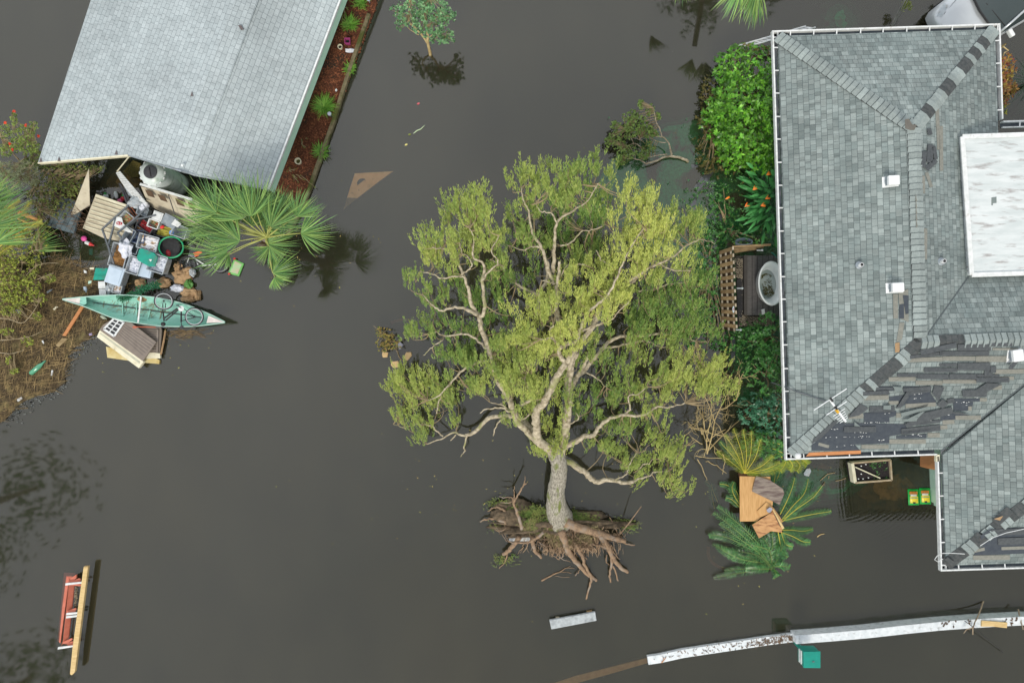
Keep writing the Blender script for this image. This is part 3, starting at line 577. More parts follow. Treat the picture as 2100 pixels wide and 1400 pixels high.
for a, b, lab in ((1, 4, 'mossy timber edging along the upper end of the mulch bed'), (4, 7, 'mossy timber edging along the middle of the mulch bed'), (7, 10, 'mossy timber edging at the lower end of the mulch bed under the palm')):
    B = MB(); q = [P(*ep[k], .07) for k in range(a, b + 1)]
    for k in range(len(q) - 1): B.beam(q[k], q[k + 1], .11, .14)
    tag(B.build('timber_edging', EDGE), lab, 'timber', 'timbers edging the mulch bed')
# ------------------------------------------------------------------ the uprooted tree
tree = thing('fallen_tree', 'big uprooted pale-barked tree with a bright yellow green crown lying across the flooded yard', 'tree', P(1148, 1066, 0))
def pl_(view_, pts, z0, z1, r0, r1):
    n = len(pts); out = []
    for i, q in enumerate(pts):
        t = i / (n - 1); x, y = view_(*q) if view_ else q; p = P(x, y, z0 + (z1 - z0) * t); out.append((p.x, p.y, p.z, r0 + (r1 - r0) * t))
    return out
NODES = []; RK = .8
def limb(name, pts, parent, n=5, jit=.02, sides=8, m=None, rough=.15, nodes=True):
    c = curve(pts, n, jit); b = MB(); b.tube([q[:3] for q in c], [max(q[3] * RK, .004) for q in c], sides, rough=rough)
    if nodes: NODES.extend([tuple(q[:3]) for q in c])
    return b.build(name, m or LIMB, parent, smooth=True)
b = MB(); tr = curve([(*P(1150, 1085, .1), .42), (*P(1148, 1062, .35), .40), (*P(1142, 1040, .6), .32), (*P(1140, 1010, .85), .262), (*P(1144, 985, 1.0), .245), (*P(1147, 955, 1.2), .235), (*P(1140, 930, 1.35), .24), (*P(1128, 905, 1.5), .2)], 6, .006)
b.tube([q[:3] for q in tr], [q[3] for q in tr], 18, rough=.045); b.build('trunk', BARK, tree, smooth=True)
L = [
 (T2, [(920, 590), (880, 560), (835, 520), (830, 450), (828, 370), (865, 330), (900, 270), (930, 200), (985, 115)], 1.5, 3.4, .17, .10),
 (T1, [(1000, 1165), (1060, 1075), (1150, 960), (1190, 870), (1290, 760), (1380, 700), (1450, 650), (1560, 600), (1650, 530), (1720, 500)], 3.4, 4.0, .095, .014),
 (T1, [(1000, 1170), (965, 1120), (970, 1080), (1050, 1050), (1075, 990), (1110, 910), (1160, 860), (1240, 780), (1290, 660), (1340, 560), (1420, 440)], 3.4, 4.3, .08, .014),
 (T1, [(970, 1080), (935, 1040), (905, 1035), (865, 1040)], 3.5, 3.8, .05, .02),
 (T1, [(935, 1040), (915, 1000), (930, 960)], 3.6, 4.0, .03, .012),
 (T1, [(1080, 995), (1150, 965), (1200, 950), (1250, 930), (1290, 880), (1340, 830)], 3.5, 4.0, .045, .01),
 (T2, [(960, 600), (975, 520), (985, 470), (1000, 330), (1003, 200), (1015, 110), (1040, 60)], 1.3, 2.6, .17, .12),
 (T1, [(1010, 1200), (1060, 1060), (1120, 1000), (1190, 850), (1260, 720), (1270, 640)], 2.5, 3.6, .12, .03),
 (T1, [(1000, 1380), (1050, 1250), (1120, 1180), (1200, 1085), (1270, 1030), (1400, 1020), (1520, 1010), (1600, 1020), (1700, 1050)], 1.6, 1.9, .10, .012),
 (T1, [(1200, 1085), (1280, 1075), (1380, 1050), (1440, 1050), (1530, 1080), (1640, 1060)], 1.7, 1.8, .045, .01),
 (T1, [(1050, 1250), (1110, 1220), (1180, 1260), (1220, 1300)], 1.6, 1.7, .04, .01),
 (T1, [(630, 1260), (610, 1180), (590, 1110), (550, 1000), (530, 920), (495, 860), (475, 780), (450, 700), (400, 600), (350, 555), (280, 545)], 2.2, 3.8, .11, .02),
 (T2, [(870, 560), (800, 500), (730, 420), (680, 300), (630, 210)], 1.5, 2.2, .12, .11),
 (T1, [(530, 910), (460, 875), (390, 865), (330, 885), (290, 860), (230, 800)], 3.0, 3.3, .06, .012),
 (T1, [(535, 920), (560, 880), (550, 750), (555, 640), (500, 590), (505, 500), (480, 440)], 3.0, 4.2, .07, .012),
 (T1, [(545, 720), (590, 670), (635, 625), (600, 560), (640, 480)], 3.6, 4.2, .035, .01),
 (T1, [(450, 700), (400, 700), (330, 710), (280, 690), (215, 670)], 3.4, 3.4, .035, .012),
 (T1, [(440, 690), (480, 660), (490, 620), (440, 570), (430, 520)], 3.5, 4.0, .03, .01),
 (T1, [(600, 1120), (530, 1050), (450, 1010), (350, 1020), (300, 1000), (260, 1010)], 2.5, 2.3, .05, .01),
 (T1, [(340, 1040), (280, 1080), (230, 1125)], 2.3, 2.2, .02, .012),
 (T1, [(985, 1000), (965, 960), (950, 850), (950, 760), (960, 690), (965, 620)], 3.0, 3.6, .10, .045),
 (T1, [(950, 760), (915, 690), (890, 610), (870, 550), (820, 470), (800, 350), (770, 290), (760, 220)], 3.2, 4.2, .075, .012),
 (T1, [(930, 680), (935, 570), (940, 490), (955, 410), (1040, 345), (1120, 290), (1170, 200)], 3.2, 4.2, .07, .012),
 (T1, [(950, 410), (920, 360), (860, 350), (840, 310)], 3.8, 4.1, .03, .01),
 (T1, [(850, 900), (860, 800), (900, 700), (890, 610)], 2.2, 3.1, .085, .05),
 (T1, [(850, 800), (760, 760), (700, 700), (645, 640), (590, 610)], 2.3, 2.7, .055, .012),
 (T1, [(870, 550), (810, 540), (770, 560), (680, 530)], 3.2, 2.9, .035, .012),
 (T1, [(970, 700), (1000, 650), (1060, 635), (1110, 640)], 3.4, 3.7, .03, .01),
 (T1, [(945, 740), (900, 730), (865, 720)], 3.4, 3.5, .025, .014),
 (T1, [(970, 540), (1040, 510), (1080, 460), (1150, 450), (1220, 415)], 3.2, 3.3, .03, .01),
 (T1, [(1280, 750), (1350, 740), (1420, 670), (1500, 640), (1590, 670), (1670, 670)], 3.6, 3.4, .05, .012),
 (T1, [(1650, 530), (1700, 505), (1750, 505), (1800, 525)], 3.6, 3.3, .014, .008),
 (T1, [(1260, 660), (1190, 610), (1160, 560)], 3.6, 3.8, .03, .012),
 (T1, [(1390, 780), (1470, 770), (1560, 740), (1640, 730)], 2.4, 2.5, .03, .01),
 (T2, [(980, 560), (1040, 530), (1085, 505), (1130, 500), (1160, 460), (1210, 415), (1290, 390), (1390, 395), (1460, 350), (1540, 350), (1620, 325)], 1.4, 2.0, .10, .02),
 (T2, [(1300, 385), (1330, 350), (1320, 290), (1370, 280), (1420, 240)], 1.7, 2.3, .04, .01),
 (T2, [(950, 640), (1010, 645), (1080, 690), (1110, 720), (1150, 748), (1190, 738), (1250, 738), (1300, 752), (1350, 740)], 1.1, .9, .12, .06),
 (T2, [(1350, 740), (1420, 715), (1470, 690), (1540, 690)], .9, 1.1, .035, .01),
 (T2, [(1250, 735), (1310, 700), (1330, 640), (1370, 590)], 1.0, 1.5, .03, .01),
 (T2, [(1370, 690), (1400, 650), (1430, 650), (1450, 620)], 1.0, 1.4, .025, .01),
 (T2, [(860, 540), (790, 450), (720, 400), (600, 400), (550, 430), (500, 480), (465, 495)], 1.6, 1.1, .10, .06),
 (T2, [(465, 495), (430, 500), (395, 480), (340, 510), (250, 545)], 1.1, .8, .05, .02),
 (T2, [(460, 495), (445, 560), (450, 580), (428, 612)], 1.1, .6, .035, .014),
 (T2, [(400, 495), (375, 525)], 1.0, .7, .03, .02),
 (T2, [(330, 505), (300, 475), (270, 448), (190, 438), (130, 460), (70, 440)], .9, 1.0, .03, .01),
 (T2, [(828, 320), (790, 315), (700, 370), (640, 350), (570, 360), (530, 380)], 2.4, 2.3, .06, .015),
 (T2, [(690, 365), (640, 335), (580, 322)], 2.3, 2.4, .03, .012),
 (T2, [(660, 400), (620, 440), (600, 500)], 1.5, .9, .035, .02),
 (T2, [(800, 380), (760, 410), (700, 400)], 2.0, 1.9, .03, .02),
 (T2, [(625, 180), (600, 150), (540, 105), (440, 150), (370, 225), (320, 300), (300, 382)], 2.2, 1.4, .06, .02),
 (T2, [(370, 225), (300, 295), (250, 310)], 1.8, 1.6, .03, .01),
 (T2, [(800, 310), (800, 270), (770, 200), (790, 160)], 2.5, 3.0, .03, .01),
 (T2, [(1040, 190), (1090, 110), (1110, 60)], 1.8, 2.2, .06, .05),
 (T2, [(1000, 440), (1050, 410), (1040, 380)], 1.6, 1.9, .03, .01),
 (T2, [(640, 330), (700, 300), (690, 250)], 2.2, 2.6, .02, .008),
]
for v_, pts, z0, z1, r0, r1 in L: limb('limb', pl_(v_, pts, z0, z1, r0, r1), tree)
# crown: tufts gathered in clumps, each clump on its own twig from the nearest limb
BL = [  # px, py, rx, ry, z, sunlit brightness painted into the leaf colour, weight
 (1150, 385, 50, 45, 4.0, .35, 1), (1205, 385, 50, 50, 3.8, .25, 1), (1085, 385, 38, 38, 4.0, .40, 1), (1225, 440, 35, 40, 3.2, .1, .8), (1075, 460, 36, 40, 3.6, .25, .8), (1170, 455, 60, 40, 2.6, .02, .9), (1130, 425, 40, 40, 3.0, .1, .6),
 (1190, 505, 45, 30, 2.4, .02, .8), (1120, 520, 40, 25, 3.0, .25, .6), (1060, 500, 30, 25, 2.6, .12, .5), (1200, 540, 45, 30, 2.8, .2, .7),
 (985, 425, 45, 38, 4.1, .45, 1), (940, 470, 40, 36, 4.0, .42, 1), (990, 480, 45, 40, 4.0, .5, 1), (890, 490, 30, 20, 3.7, .35, .8), (915, 445, 22, 24, 3.8, .35, .7), (960, 520, 40, 30, 3.8, .5, 1), (905, 540, 34, 26, 3.5, .55, .9), (1015, 545, 26, 36, 3.3, .3, .7), (930, 560, 34, 20, 3.5, .45, .7),
 (858, 590, 26, 20, 3.1, .2, .9), (890, 620, 30, 24, 2.9, .2, .9), (870, 690, 40, 24, 2.4, .22, .9), (910, 655, 30, 24, 2.4, .12, .8), (930, 610, 30, 30, 2.3, .08, .7), (1000, 620, 34, 36, 2.4, .06, .9), (1020, 660, 30, 30, 2.2, .1, .8),
 (1065, 565, 40, 30, 2.6, .1, .9), (1030, 580, 26, 26, 2.5, .12, .6), (960, 690, 34, 30, 2.2, .12, .8), (930, 740, 40, 30, 1.9, .12, .9), (980, 760, 40, 34, 2.1, .2, .9), (940, 800, 50, 34, 1.6, .3, .9), (1030, 730, 44, 44, 2.7, .3, 1),
 (855, 790, 36, 26, 1.4, .5, 1), (832, 830, 24, 30, 1.2, .5, .9), (812, 822, 18, 26, 1.2, .5, .7), (825, 780, 22, 18, 1.4, .5, .7), (828, 862, 20, 12, 1.0, .42, .7), (870, 830, 40, 30, 1.2, .48, .9), (850, 865, 36, 20, 1.0, .42, .7), (855, 895, 30, 12, .9, .3, .6), (930, 850, 34, 30, 1.1, .35, .7), (895, 795, 30, 26, 1.3, .45, .7),
 (1060, 770, 50, 40, 3.0, .5, 1), (1090, 720, 50, 44, 3.3, .6, 1), (1030, 800, 50, 34, 2.6, .5, 1), (1085, 800, 44, 34, 3.0, .6, 1), (1080, 650, 40, 30, 3.4, .7, .9), (1110, 640, 30, 40, 3.6, .6, .8), (1140, 700, 44, 40, 3.7, .75, .9), (1080, 840, 50, 24, 2.4, .45, .9),
 (1190, 590, 40, 34, 3.7, .65, .9), (1160, 620, 36, 36, 3.6, .65, .9), (1240, 560, 36, 36, 3.8, .65, 1), (1240, 620, 44, 40, 3.9, .75, 1), (1200, 660, 40, 36, 3.8, .75, 1), (1170, 690, 36, 30, 3.6, .75, .9), (1280, 620, 40, 34, 3.6, .6, .9),
 (1305, 420, 40, 34, 4.2, .65, 1), (1320, 460, 50, 40, 4.2, .8, 1.1), (1275, 490, 34, 40, 4.0, .7, 1), (1345, 500, 46, 36, 4.1, .75, 1), (1395, 455, 34, 34, 3.7, .4, .9), (1410, 485, 30, 26, 3.5, .35, .8), (1300, 540, 50, 30, 4.0, .75, 1), (1370, 530, 40, 26, 3.8, .6, .9), (1425, 470, 22, 22, 3.4, .3, .6),
 (1370, 570, 44, 26, 3.3, .45, .8), (1410, 550, 26, 30, 3.2, .4, .7), (1400, 610, 44, 34, 2.6, .08, .9), (1330, 620, 40, 34, 2.6, .1, .9), (1340, 670, 50, 30, 2.4, .08, .9), (1420, 640, 40, 34, 2.2, .05, .9), (1400, 680, 56, 26, 2.0, .1, .9), (1450, 690, 30, 20, 1.9, .08, .7), (1290, 690, 44, 30, 2.3, .12, .8), (1440, 600, 26, 40, 2.0, .03, .7), (1370, 640, 50, 44, 1.8, 0, .8),
 (1290, 750, 26, 40, 2.0, .3, .8), (1310, 720, 24, 34, 2.2, .32, .8), (1360, 740, 30, 50, 2.1, .35, .9), (1420, 770, 50, 40, 2.2, .6, 1.1), (1460, 760, 34, 36, 2.2, .62, 1), (1390, 800, 46, 30, 1.9, .5, 1), (1480, 800, 30, 30, 2.0, .5, .8), (1440, 820, 40, 20, 1.9, .45, .8),
 (1250, 760, 26, 36, 1.8, .15, .7), (1220, 720, 30, 24, 2.3, .3, .7), (1230, 820, 34, 30, 1.6, .12, .8), (1280, 820, 36, 30, 1.8, .25, .8), (1330, 820, 40, 26, 1.9, .4, .9), (1300, 880, 50, 24, 1.5, .25, .8), (1240, 880, 44, 26, 1.3, .2, .8), (1360, 870, 40, 26, 1.6, .4, .8), (1210, 920, 36, 20, 1.1, .3, .7), (1200, 850, 26, 30, 1.5, .15, .6),
 (1340, 920, 40, 30, 1.4, .45, .8), (1385, 925, 30, 34, 1.3, .45, .8), (1300, 940, 40, 20, 1.3, .4, .7), (1360, 975, 34, 26, 1.0, .5, .9), (1385, 1000, 24, 20, .8, .45, .8), (1330, 990, 24, 24, .8, .45, .8), (1260, 940, 34, 20, 1.2, .32, .7), (1280, 960, 40, 12, 1.1, .35, .6),
 (1130, 900, 26, 40, 1.7, .55, .9), (1150, 860, 26, 40, 2.0, .5, .7), (1110, 930, 20, 20, 1.5, .5, .7), (1150, 925, 20, 22, 1.6, .55, .7), (1130, 830, 20, 40, 2.4, .5, .6), (1060, 870, 34, 14, 1.6, .4, .6), (1180, 780, 26, 50, 2.3, .3, .7), (1140, 760, 24, 40, 3.0, .5, .7), (1085, 690, 30, 30, 3.2, .5, .6), (1180, 560, 20, 30, 3.0, .3, .5),
]
RK = 1.
NA = np.array(NODES); O_, D_, Ln, Tn = [], [], [], []; tw = MB()
base = np.array(P(1140, 980, 1.0))
for (px, py, rx, ry, z, lit_amt, wt) in BL:
    k = max(3, int(wt * rx * ry / 158))
    for _ in range(k):
        r = math.sqrt(random.random()); an = random.uniform(0, 6.283); c = P(px + rx * r * math.cos(an), py + ry * r * math.sin(an), z + random.uniform(-.45, .25))
        d2 = ((NA - np.array(c)) ** 2 * np.array([1, 1, 1.3])).sum(1); s = NA[d2.argmin()]; s = Vector(s); dist = (c - s).length
        out = Vector(np.array(c) - base); out.z *= .3; out.normalize(); grow = (out * .55 + Vector((0, .62, .22)) + Vector(rng.normal(size=3)) * .2).normalized()
        mid = s.lerp(c, .5) + Vector((random.uniform(-.12, .12), random.uniform(-.05, .05), -.06)) - grow * dist * .12
        cc = curve([(*s, .012 + .006 * dist), (*mid, .010), (*(c - grow * .06), .007), (*(c + grow * .25), .003)], 3, .008)
        tw.tube([q[:3] for q in cc], [q[3] for q in cc], 4, cap=False)
        ns = random.randint(8, 13)
        for j in range(ns):
            w = Vector(rng.normal(size=3)); w.z *= .6; o = c + w * .085 + grow * random.uniform(-.12, .12); d = (grow * .8 + w * .17 + Vector((0, .70, .12))).normalized()
            O_.append(o); D_.append(d); Ln.append(random.uniform(.18, .42)); Tn.append(min(1, max(0, lit_amt * .82 + random.uniform(-.10, .14))))
tw.build('twigs', TWIG, tree)['kind'] = 'stuff'
LEAFW = leafmat('willow_leaf', (.085, .19, .04), (.21, .36, .08), sunlit_tint=(.69, .70, .18), trans=.3)  # sunlit yellow of the upper tufts is mixed into the leaf colour
o, d, l, wd, tn = sprays(np.array(O_), np.array(D_), np.array(Ln), 19, .33, .10, .0095, np.array(Tn))
leaf_mesh('crown', o, d, l, wd, np.clip(tn, 0, 1), LEAFW, tree, flat=.35)
# roots: the torn root plate seen from above, turf still on it
SOIL = mat('root_soil', (.17, .125, .08), (.07, .055, .035), 9, .95, bump=1, bsc=25)
def lump(name, c, rx, ry, rz, m, parent=None, amp=.25, fr=2.2, seed=0., sub=4, rot=0., flatb=None):
    import bmesh
    bm = bmesh.new(); bmesh.ops.create_icosphere(bm, subdivisions=sub, radius=1); B = MB(); R = Matrix.Rotation(rot, 3, 'Z'); vs = []
    for v in bm.verts:
        q = v.co; k = 1 + amp * noise.fractal(q * fr + Vector((seed, seed * 2, 0)), 1, 2, 3) * 1.6; p = R @ Vector((q.x * rx * k, q.y * ry * k, q.z * rz * k)) + Vector(c)
        if flatb is not None: p.z = max(p.z, flatb)
        vs.append(p)
    B.add(vs, [[w.index for w in f.verts] for f in bm.faces]); bm.free(); return B.build(name, m, parent, smooth=True)
lump('root_plate', P(1145, 1075, .1), 1.75, .36, .45, SOIL, tree, .35, 2.5, 3)
lump('root_plate', P(1060, 1055, .15), .75, .38, .32, SOIL, tree, .3, 2.5, 9, 4, -.2)
R_ = [([(950, 560), (1100, 610), (1300, 670), (1450, 720), (1560, 745)], .7, .25, .15, .06), ([(1450, 720), (1600, 780), (1660, 785)], .2, .1, .03, .012),
 ([(1300, 690), (1370, 780), (1430, 900), (1500, 1000), (1585, 1065)], .5, .1, .09, .05), ([(1420, 900), (1420, 1000), (1400, 1080), (1412, 1165)], .3, .02, .045, .025), ([(1435, 1000), (1465, 1080), (1490, 1150)], .2, 0, .03, .02),
 ([(900, 640), (950, 780), (1000, 880), (1100, 1000), (1200, 1100), (1265, 1150)], .6, .02, .12, .04), ([(1050, 780), (1110, 880), (1150, 1000), (1210, 1110), (1195, 1220), (1160, 1340)], .5, 0, .06, .025), ([(1090, 860), (1130, 900), (1170, 930)], .4, .2, .03, .015),
 ([(600, 700), (620, 790), (640, 850), (700, 915)], .5, .2, .07, .045), ([(720, 660), (640, 720), (560, 760), (440, 760), (360, 750)], .7, .5, .05, .015), ([(480, 700), (420, 780), (360, 850), (310, 880)], .5, .2, .08, .05),
 ([(500, 620), (470, 500), (430, 400), (415, 350)], .7, 1.1, .05, .032), ([(415, 350), (450, 290), (500, 200), (545, 150)], 1.1, 1.4, .03, .018), ([(420, 350), (400, 300), (330, 300), (270, 290)], 1.1, 1.2, .02, .01), ([(410, 345), (330, 355), (280, 350)], 1.1, 1.1, .02, .01), ([(420, 310), (420, 240), (425, 180)], 1.2, 1.4, .016, .008), ([(500, 200), (530, 130), (530, 80)], 1.3, 1.5, .014, .006),
 ([(400, 570), (300, 540), (200, 515), (120, 525), (70, 545)], .4, .15, .06, .012), ([(380, 480), (300, 420), (230, 400), (150, 440)], .4, .2, .05, .012), ([(300, 640), (330, 690), (370, 750)], .2, .3, .01, .01), ([(220, 610), (280, 660), (350, 750)], .1, .2, .012, .01),
 ([(350, 600), (280, 640), (240, 600)], .3, .2, .02, .01), ([(350, 880), (330, 960), (270, 1025)], .2, 0, .025, .01), ([(1200, 770), (1330, 800), (1400, 830)], .4, .3, .04, .02), ([(930, 880), (880, 930), (800, 870)], .3, .3, .018, .008), ([(660, 740), (740, 800), (840, 800), (900, 870)], .4, .3, .018, .008),
 ([(840, 850), (900, 920), (1000, 960)], .3, .1, .02, .008), ([(1050, 1100), (1080, 1060), (1100, 1030)], .1, .1, .018, .01), ([(1370, 880), (1370, 960), (1400, 990)], .2, .05, .02, .01), ([(1430, 840), (1470, 900), (1510, 930)], .3, .1, .02, .008)]
for pts, z0, z1, r0, r1 in R_: limb('root', pl_(TR, pts, z0, z1, r0, r1), tree, 5, .018, 8, ROOT, .14, False)
b = MB()
for i in range(900):                                  # fine roots hanging out of the plate
    x = random.gauss(1020, 190); y = random.uniform(600, 830) if x > 500 else random.uniform(520, 680)
    an = random.gauss(1.4, .9); s = random.uniform(30, 110); z = random.uniform(.1, .7)
    pts = [(x, y), (x + math.cos(an) * s * .5 + random.uniform(-12, 12), y + math.sin(an) * s * .5), (x + math.cos(an) * s, y + math.sin(an) * s + random.uniform(-15, 15))]
    c = curve([(*P(*TR(*q), max(.01, z - .2 * k)), 0) for k, q in enumerate(pts)], 3, .015); b.tube([q[:3] for q in c], [random.uniform(.004, .012)] * 6 + [.003], 4, random.uniform(-.2, .5), cap=False)
fr = b.build('fine_roots', mat('fine_root', (.34, .24, .15), (.20, .14, .09), 8, .9), tree); fr['kind'] = 'stuff'
def blades(b, c, n, L, sp, w=.008, up=.5, dirn=None, kx=1., ky=1., tone=.3, drop=.4):
    for _ in range(n):
        an = random.uniform(0, 6.283); dr = Vector((math.cos(an) * kx, math.sin(an) * ky, up * random.uniform(.5, 1.4)))
        if dirn: dr += Vector(dirn)
        dr.normalize(); l = L * random.uniform(.5, 1.15); o = Vector(c) + Vector((random.gauss(0, sp[0]), random.gauss(0, sp[1]), 0)); hz = Vector((dr.x, dr.y, 0)); sd_ = Vector((-dr.y, dr.x, 0))
        if sd_.length < .01: sd_ = Vector((1, 0, 0))
        b.blade([o, o + dr * l * .5, o + dr * l * .85 + Vector((0, 0, -drop * l * .2)), o + dr * l + hz * l * .1 - Vector((0, 0, drop * l * .5))], [w * .8, w, w * .6, w * .1], sd_, random.uniform(-tone, tone))
b = MB()
for x, y, k, zz in ((560, 470, 260, .42), (660, 450, 260, .45), (600, 560, 240, .5), (430, 430, 140, .3), (700, 560, 200, .5), (300, 370, 90, .2), (1020, 480, 140, .3), (1100, 520, 200, .35), (1200, 540, 180, .3), (1250, 590, 120, .3), (800, 620, 160, .5), (1560, 590, 110, .12), (1640, 590, 60, .08), (1500, 560, 60, .1), (660, 620, 120, .5), (300, 930, 90, .08), (420, 920, 30, .08), (200, 360, 60, .1), (240, 590, 50, .1)):
    blades(b, P(*TR(x, y), zz), k, .12, (.14, .09), .007, .9)
b.build('turf', mat('root_turf', (.085, .16, .03), (.20, .22, .06), 5, .8, tone=1.), tree)['kind'] = 'stuff'
b = MB()
for x, y in ((620, 560), (640, 620), (560, 610), (840, 700), (900, 740), (780, 660), (1220, 640), (1140, 720), (940, 760)): blades(b, P(*TR(x, y), .5), 130, .13, (.12, .07), .006, .8)
b.build('dry_turf', mat('dry_turf', (.30, .26, .12), (.2, .16, .08), 5, .9), tree)['kind'] = 'stuff'
B = MB(); B.prism([P(*TR(*q), .12) for q in ((368, 590), (400, 600), (600, 700), (575, 745), (372, 745))], .03); B.prism([P(*TR(*q), .14) for q in ((540, 680), (600, 690), (570, 740), (470, 740))], .02); tag(B.build('foam_sheet', WHITE), 'broken white sheet caught under the tree roots', 'sheet')
limb_ = MB(); c = curve(pl_(TR, [(700, 1150), (770, 1115), (830, 1085), (900, 1055), (960, 1020), (1040, 1020)], .02, .04, .03, .006), 4, .006); limb_.tube([q[:3] for q in c], [q[3] for q in c], 6)
for pts in ([(825, 1085), (820, 1070)], [(840, 1100), (920, 1115), (990, 1112)], [(960, 1020), (1000, 1000)], [(880, 1065), (960, 1060), (1010, 1075)]):
    limb_.tube([P(*TR(*q), .02) for q in pts], .007, 5)
tag(limb_.build('fallen_branch', ROOT), 'thin forked brown branch floating just below the torn roots', 'branch')
limb_ = MB(); limb_.tube([P(*TR(*q), z) for q, z in (((1490, 695), .15), ((1600, 560), .5), ((1725, 390), .9))], [.022, .018, .01], 6); limb_.tube([P(*TR(*q), z) for q, z in (((1490, 690), .15), ((1450, 580), .35), ((1400, 500), .3))], [.022, .015, .01], 6); tag(limb_.build('fallen_branch', ROOT), 'long bare stick leaning on the right end of the root plate', 'branch')
# ------------------------------------------------------------------ plants
def unit(v): return v / (np.linalg.norm(v, axis=-1, keepdims=True) + 1e-9)
def rosettes(C, Nn, k, ll, lw, tilt=.45):              # k leaves round each centre, facing along Nn
    n = len(C); i = np.repeat(np.arange(n), k); r = rng.normal(size=(n * k, 3)); A = Nn[i]; r -= A * (r * A).sum(1, keepdims=True); r = unit(r)
    d = unit(r + A * tilt * rng.uniform(.3, 1.6, (n * k, 1))); return C[i], d, ll * rng.uniform(.6, 1.2, n * k), lw * rng.uniform(.7, 1.2, n * k)
def dome(blobs, per, jz=.12):                          # points over the upper side of ellipsoid lumps (px,py,rx,ry in photo px, z, h)
    C, Nn = [], []
    for px, py, rx, ry, z, h in blobs:
        for _ in range(int(per * rx * ry / 400)):
            a = random.uniform(0, 6.283); r = math.sqrt(random.random()) * 1.02; k = math.sqrt(max(0, 1 - min(1, r) ** 2)) * h * random.choice((1, 1, 1, .75, .5))
            q = P(px + rx * r * math.cos(a), py + ry * r * math.sin(a), z + k); C.append(q + Vector(rng.normal(size=3)) * .045); Nn.append(Vector((math.cos(a) * r * .8, -math.sin(a) * r * .8, .9)).normalized())
    return np.array(C), np.array(Nn)
def shrub(name, lab, cat, blobs, per, k, ll, lw, m, group=None, base=None, stems=7, tonej=.2, tilt=.45, stemm=None, flat=.5, extra=None):
    bx = base or (blobs[0][0], blobs[0][1]); e = thing(name, lab, cat, P(bx[0], bx[1], -.2), group)
    C, Nn = dome(blobs, per); o, d, l, w_ = rosettes(C, Nn, k, ll, lw, tilt); ct = rng.normal(0, tonej, len(C)); o = np.asarray(o)
    leaf_mesh('foliage', o, d, l, w_, np.clip(ct[np.repeat(np.arange(len(C)), k)], -.55, .8), m, e, flat=flat)
    b = MB(); s0 = P(bx[0], bx[1], -.2)
    for j in rng.choice(len(C), min(len(C), stems * len(blobs)), replace=False):
        q = Vector(C[j]); c = curve([(*s0, .025), (*(s0.lerp(q, .5) + Vector((random.uniform(-.06, .06), random.uniform(-.06, .06), .12))), .015), (*q, .005)], 4, .01); b.tube([x[:3] for x in c], [x[3] for x in c], 5, cap=False)
    b.build('stem', stemm or TWIG, e); return e
G1 = leafmat('bright_green_leaf', (.055, .21, .02), (.17, .40, .035), trans=.2, rough=.35, spec=.5)
G2 = leafmat('deep_green_leaf', (.035, .16, .035), (.10, .27, .055), trans=.15, rough=.35, spec=.5)
G3 = leafmat('olive_leaf', (.14, .18, .04), (.24, .28, .06), trans=.2)
G4 = leafmat('blue_green_leaf', (.08, .24, .09), (.26, .44, .22), trans=.2, rough=.4)
G5 = leafmat('brown_green_leaf', (.07, .08, .02), (.16, .13, .04), trans=.15)
shrub('rounded_shrub', 'dense bright green rounded shrub against the left gutter of the right house', 'shrub', [(1530, 140, 62, 48, .2, 1.5), (1525, 210, 68, 62, .3, 1.7), (1530, 280, 62, 58, .3, 1.5), (1560, 320, 40, 30, .4, 1.2), (1500, 330, 26, 22, .2, .7), (1480, 250, 40, 50, .1, .8), (1575, 230, 26, 100, .8, 1.2)], 25, 8, .13, .030, G1, base=(1540, 220), tonej=.38)
shrub('low_shrub', 'dull brownish shrub in the water along the left side of the bright rounded shrub', 'shrub', [(1462, 195, 26, 40, .0, .45), (1452, 260, 24, 46, .0, .4), (1455, 320, 28, 24, .0, .35), (1545, 105, 40, 14, .5, .7), (1475, 345, 30, 16, 0, .3)], 24, 6, .09, .022, G5, base=(1462, 250))
# bird of paradise clump
bp = thing('bird_of_paradise', 'clump of long paddle leaves with orange beak-like flowers below the rounded shrub', 'plant', P(1570, 420, 0)); b = MB(); fl_ = MB()
for i in range(105):
    an = random.gauss(math.pi, 1.05); s = random.uniform(.35, 1.25); c = P(1573 + random.gauss(0, 10), 415 + random.gauss(0, 16), .1); dr = Vector((math.cos(an), math.sin(an) * 1.05, 0)); zz = random.uniform(.5, 1.25) * (1.3 - s * .5)
    tip = c + dr * s + Vector((0, 0, zz)); b0 = c + dr * s * .62 + Vector((0, 0, zz * .85)); sdv = Vector((-dr.y, dr.x, random.uniform(-.5, .5))); L_ = random.uniform(.3, .46); ax = (tip - b0).normalized(); w = random.uniform(.035, .062)
    b.blade([c, b0, b0 + ax * L_ * .3, b0 + ax * L_ * .65 - Vector((0, 0, .02)), b0 + ax * L_ - Vector((0, 0, .08))], [.008, .010, w, w * .8, .004], sdv, random.uniform(-.3, .4))
b.build('foliage', leafmat('paddle_leaf', (.045, .20, .05), (.09, .34, .10), trans=.12, rough=.3, spec=.6), bp)
for x, y in ((970, 215), (765, 440), (955, 575), (885, 680), (645, 690), (350, 580)):
    fl_ = MB(); c = P(1440 + x / 7.37, 330 + y / 7.37, 1.3)
    for j in range(4): an = random.uniform(-.2, 1.2); fl_.blade([c, c + Vector((math.cos(an) * .07, math.sin(an) * .07, .03)), c + Vector((math.cos(an) * .14, math.sin(an) * .14, .02))], [.006, .016, .002], (-math.sin(an), math.cos(an), .3))
    fl_.build('flower', mat('orange_petal', (.85, .24, .02), (.75, .16, .02), 5, .5), bp)
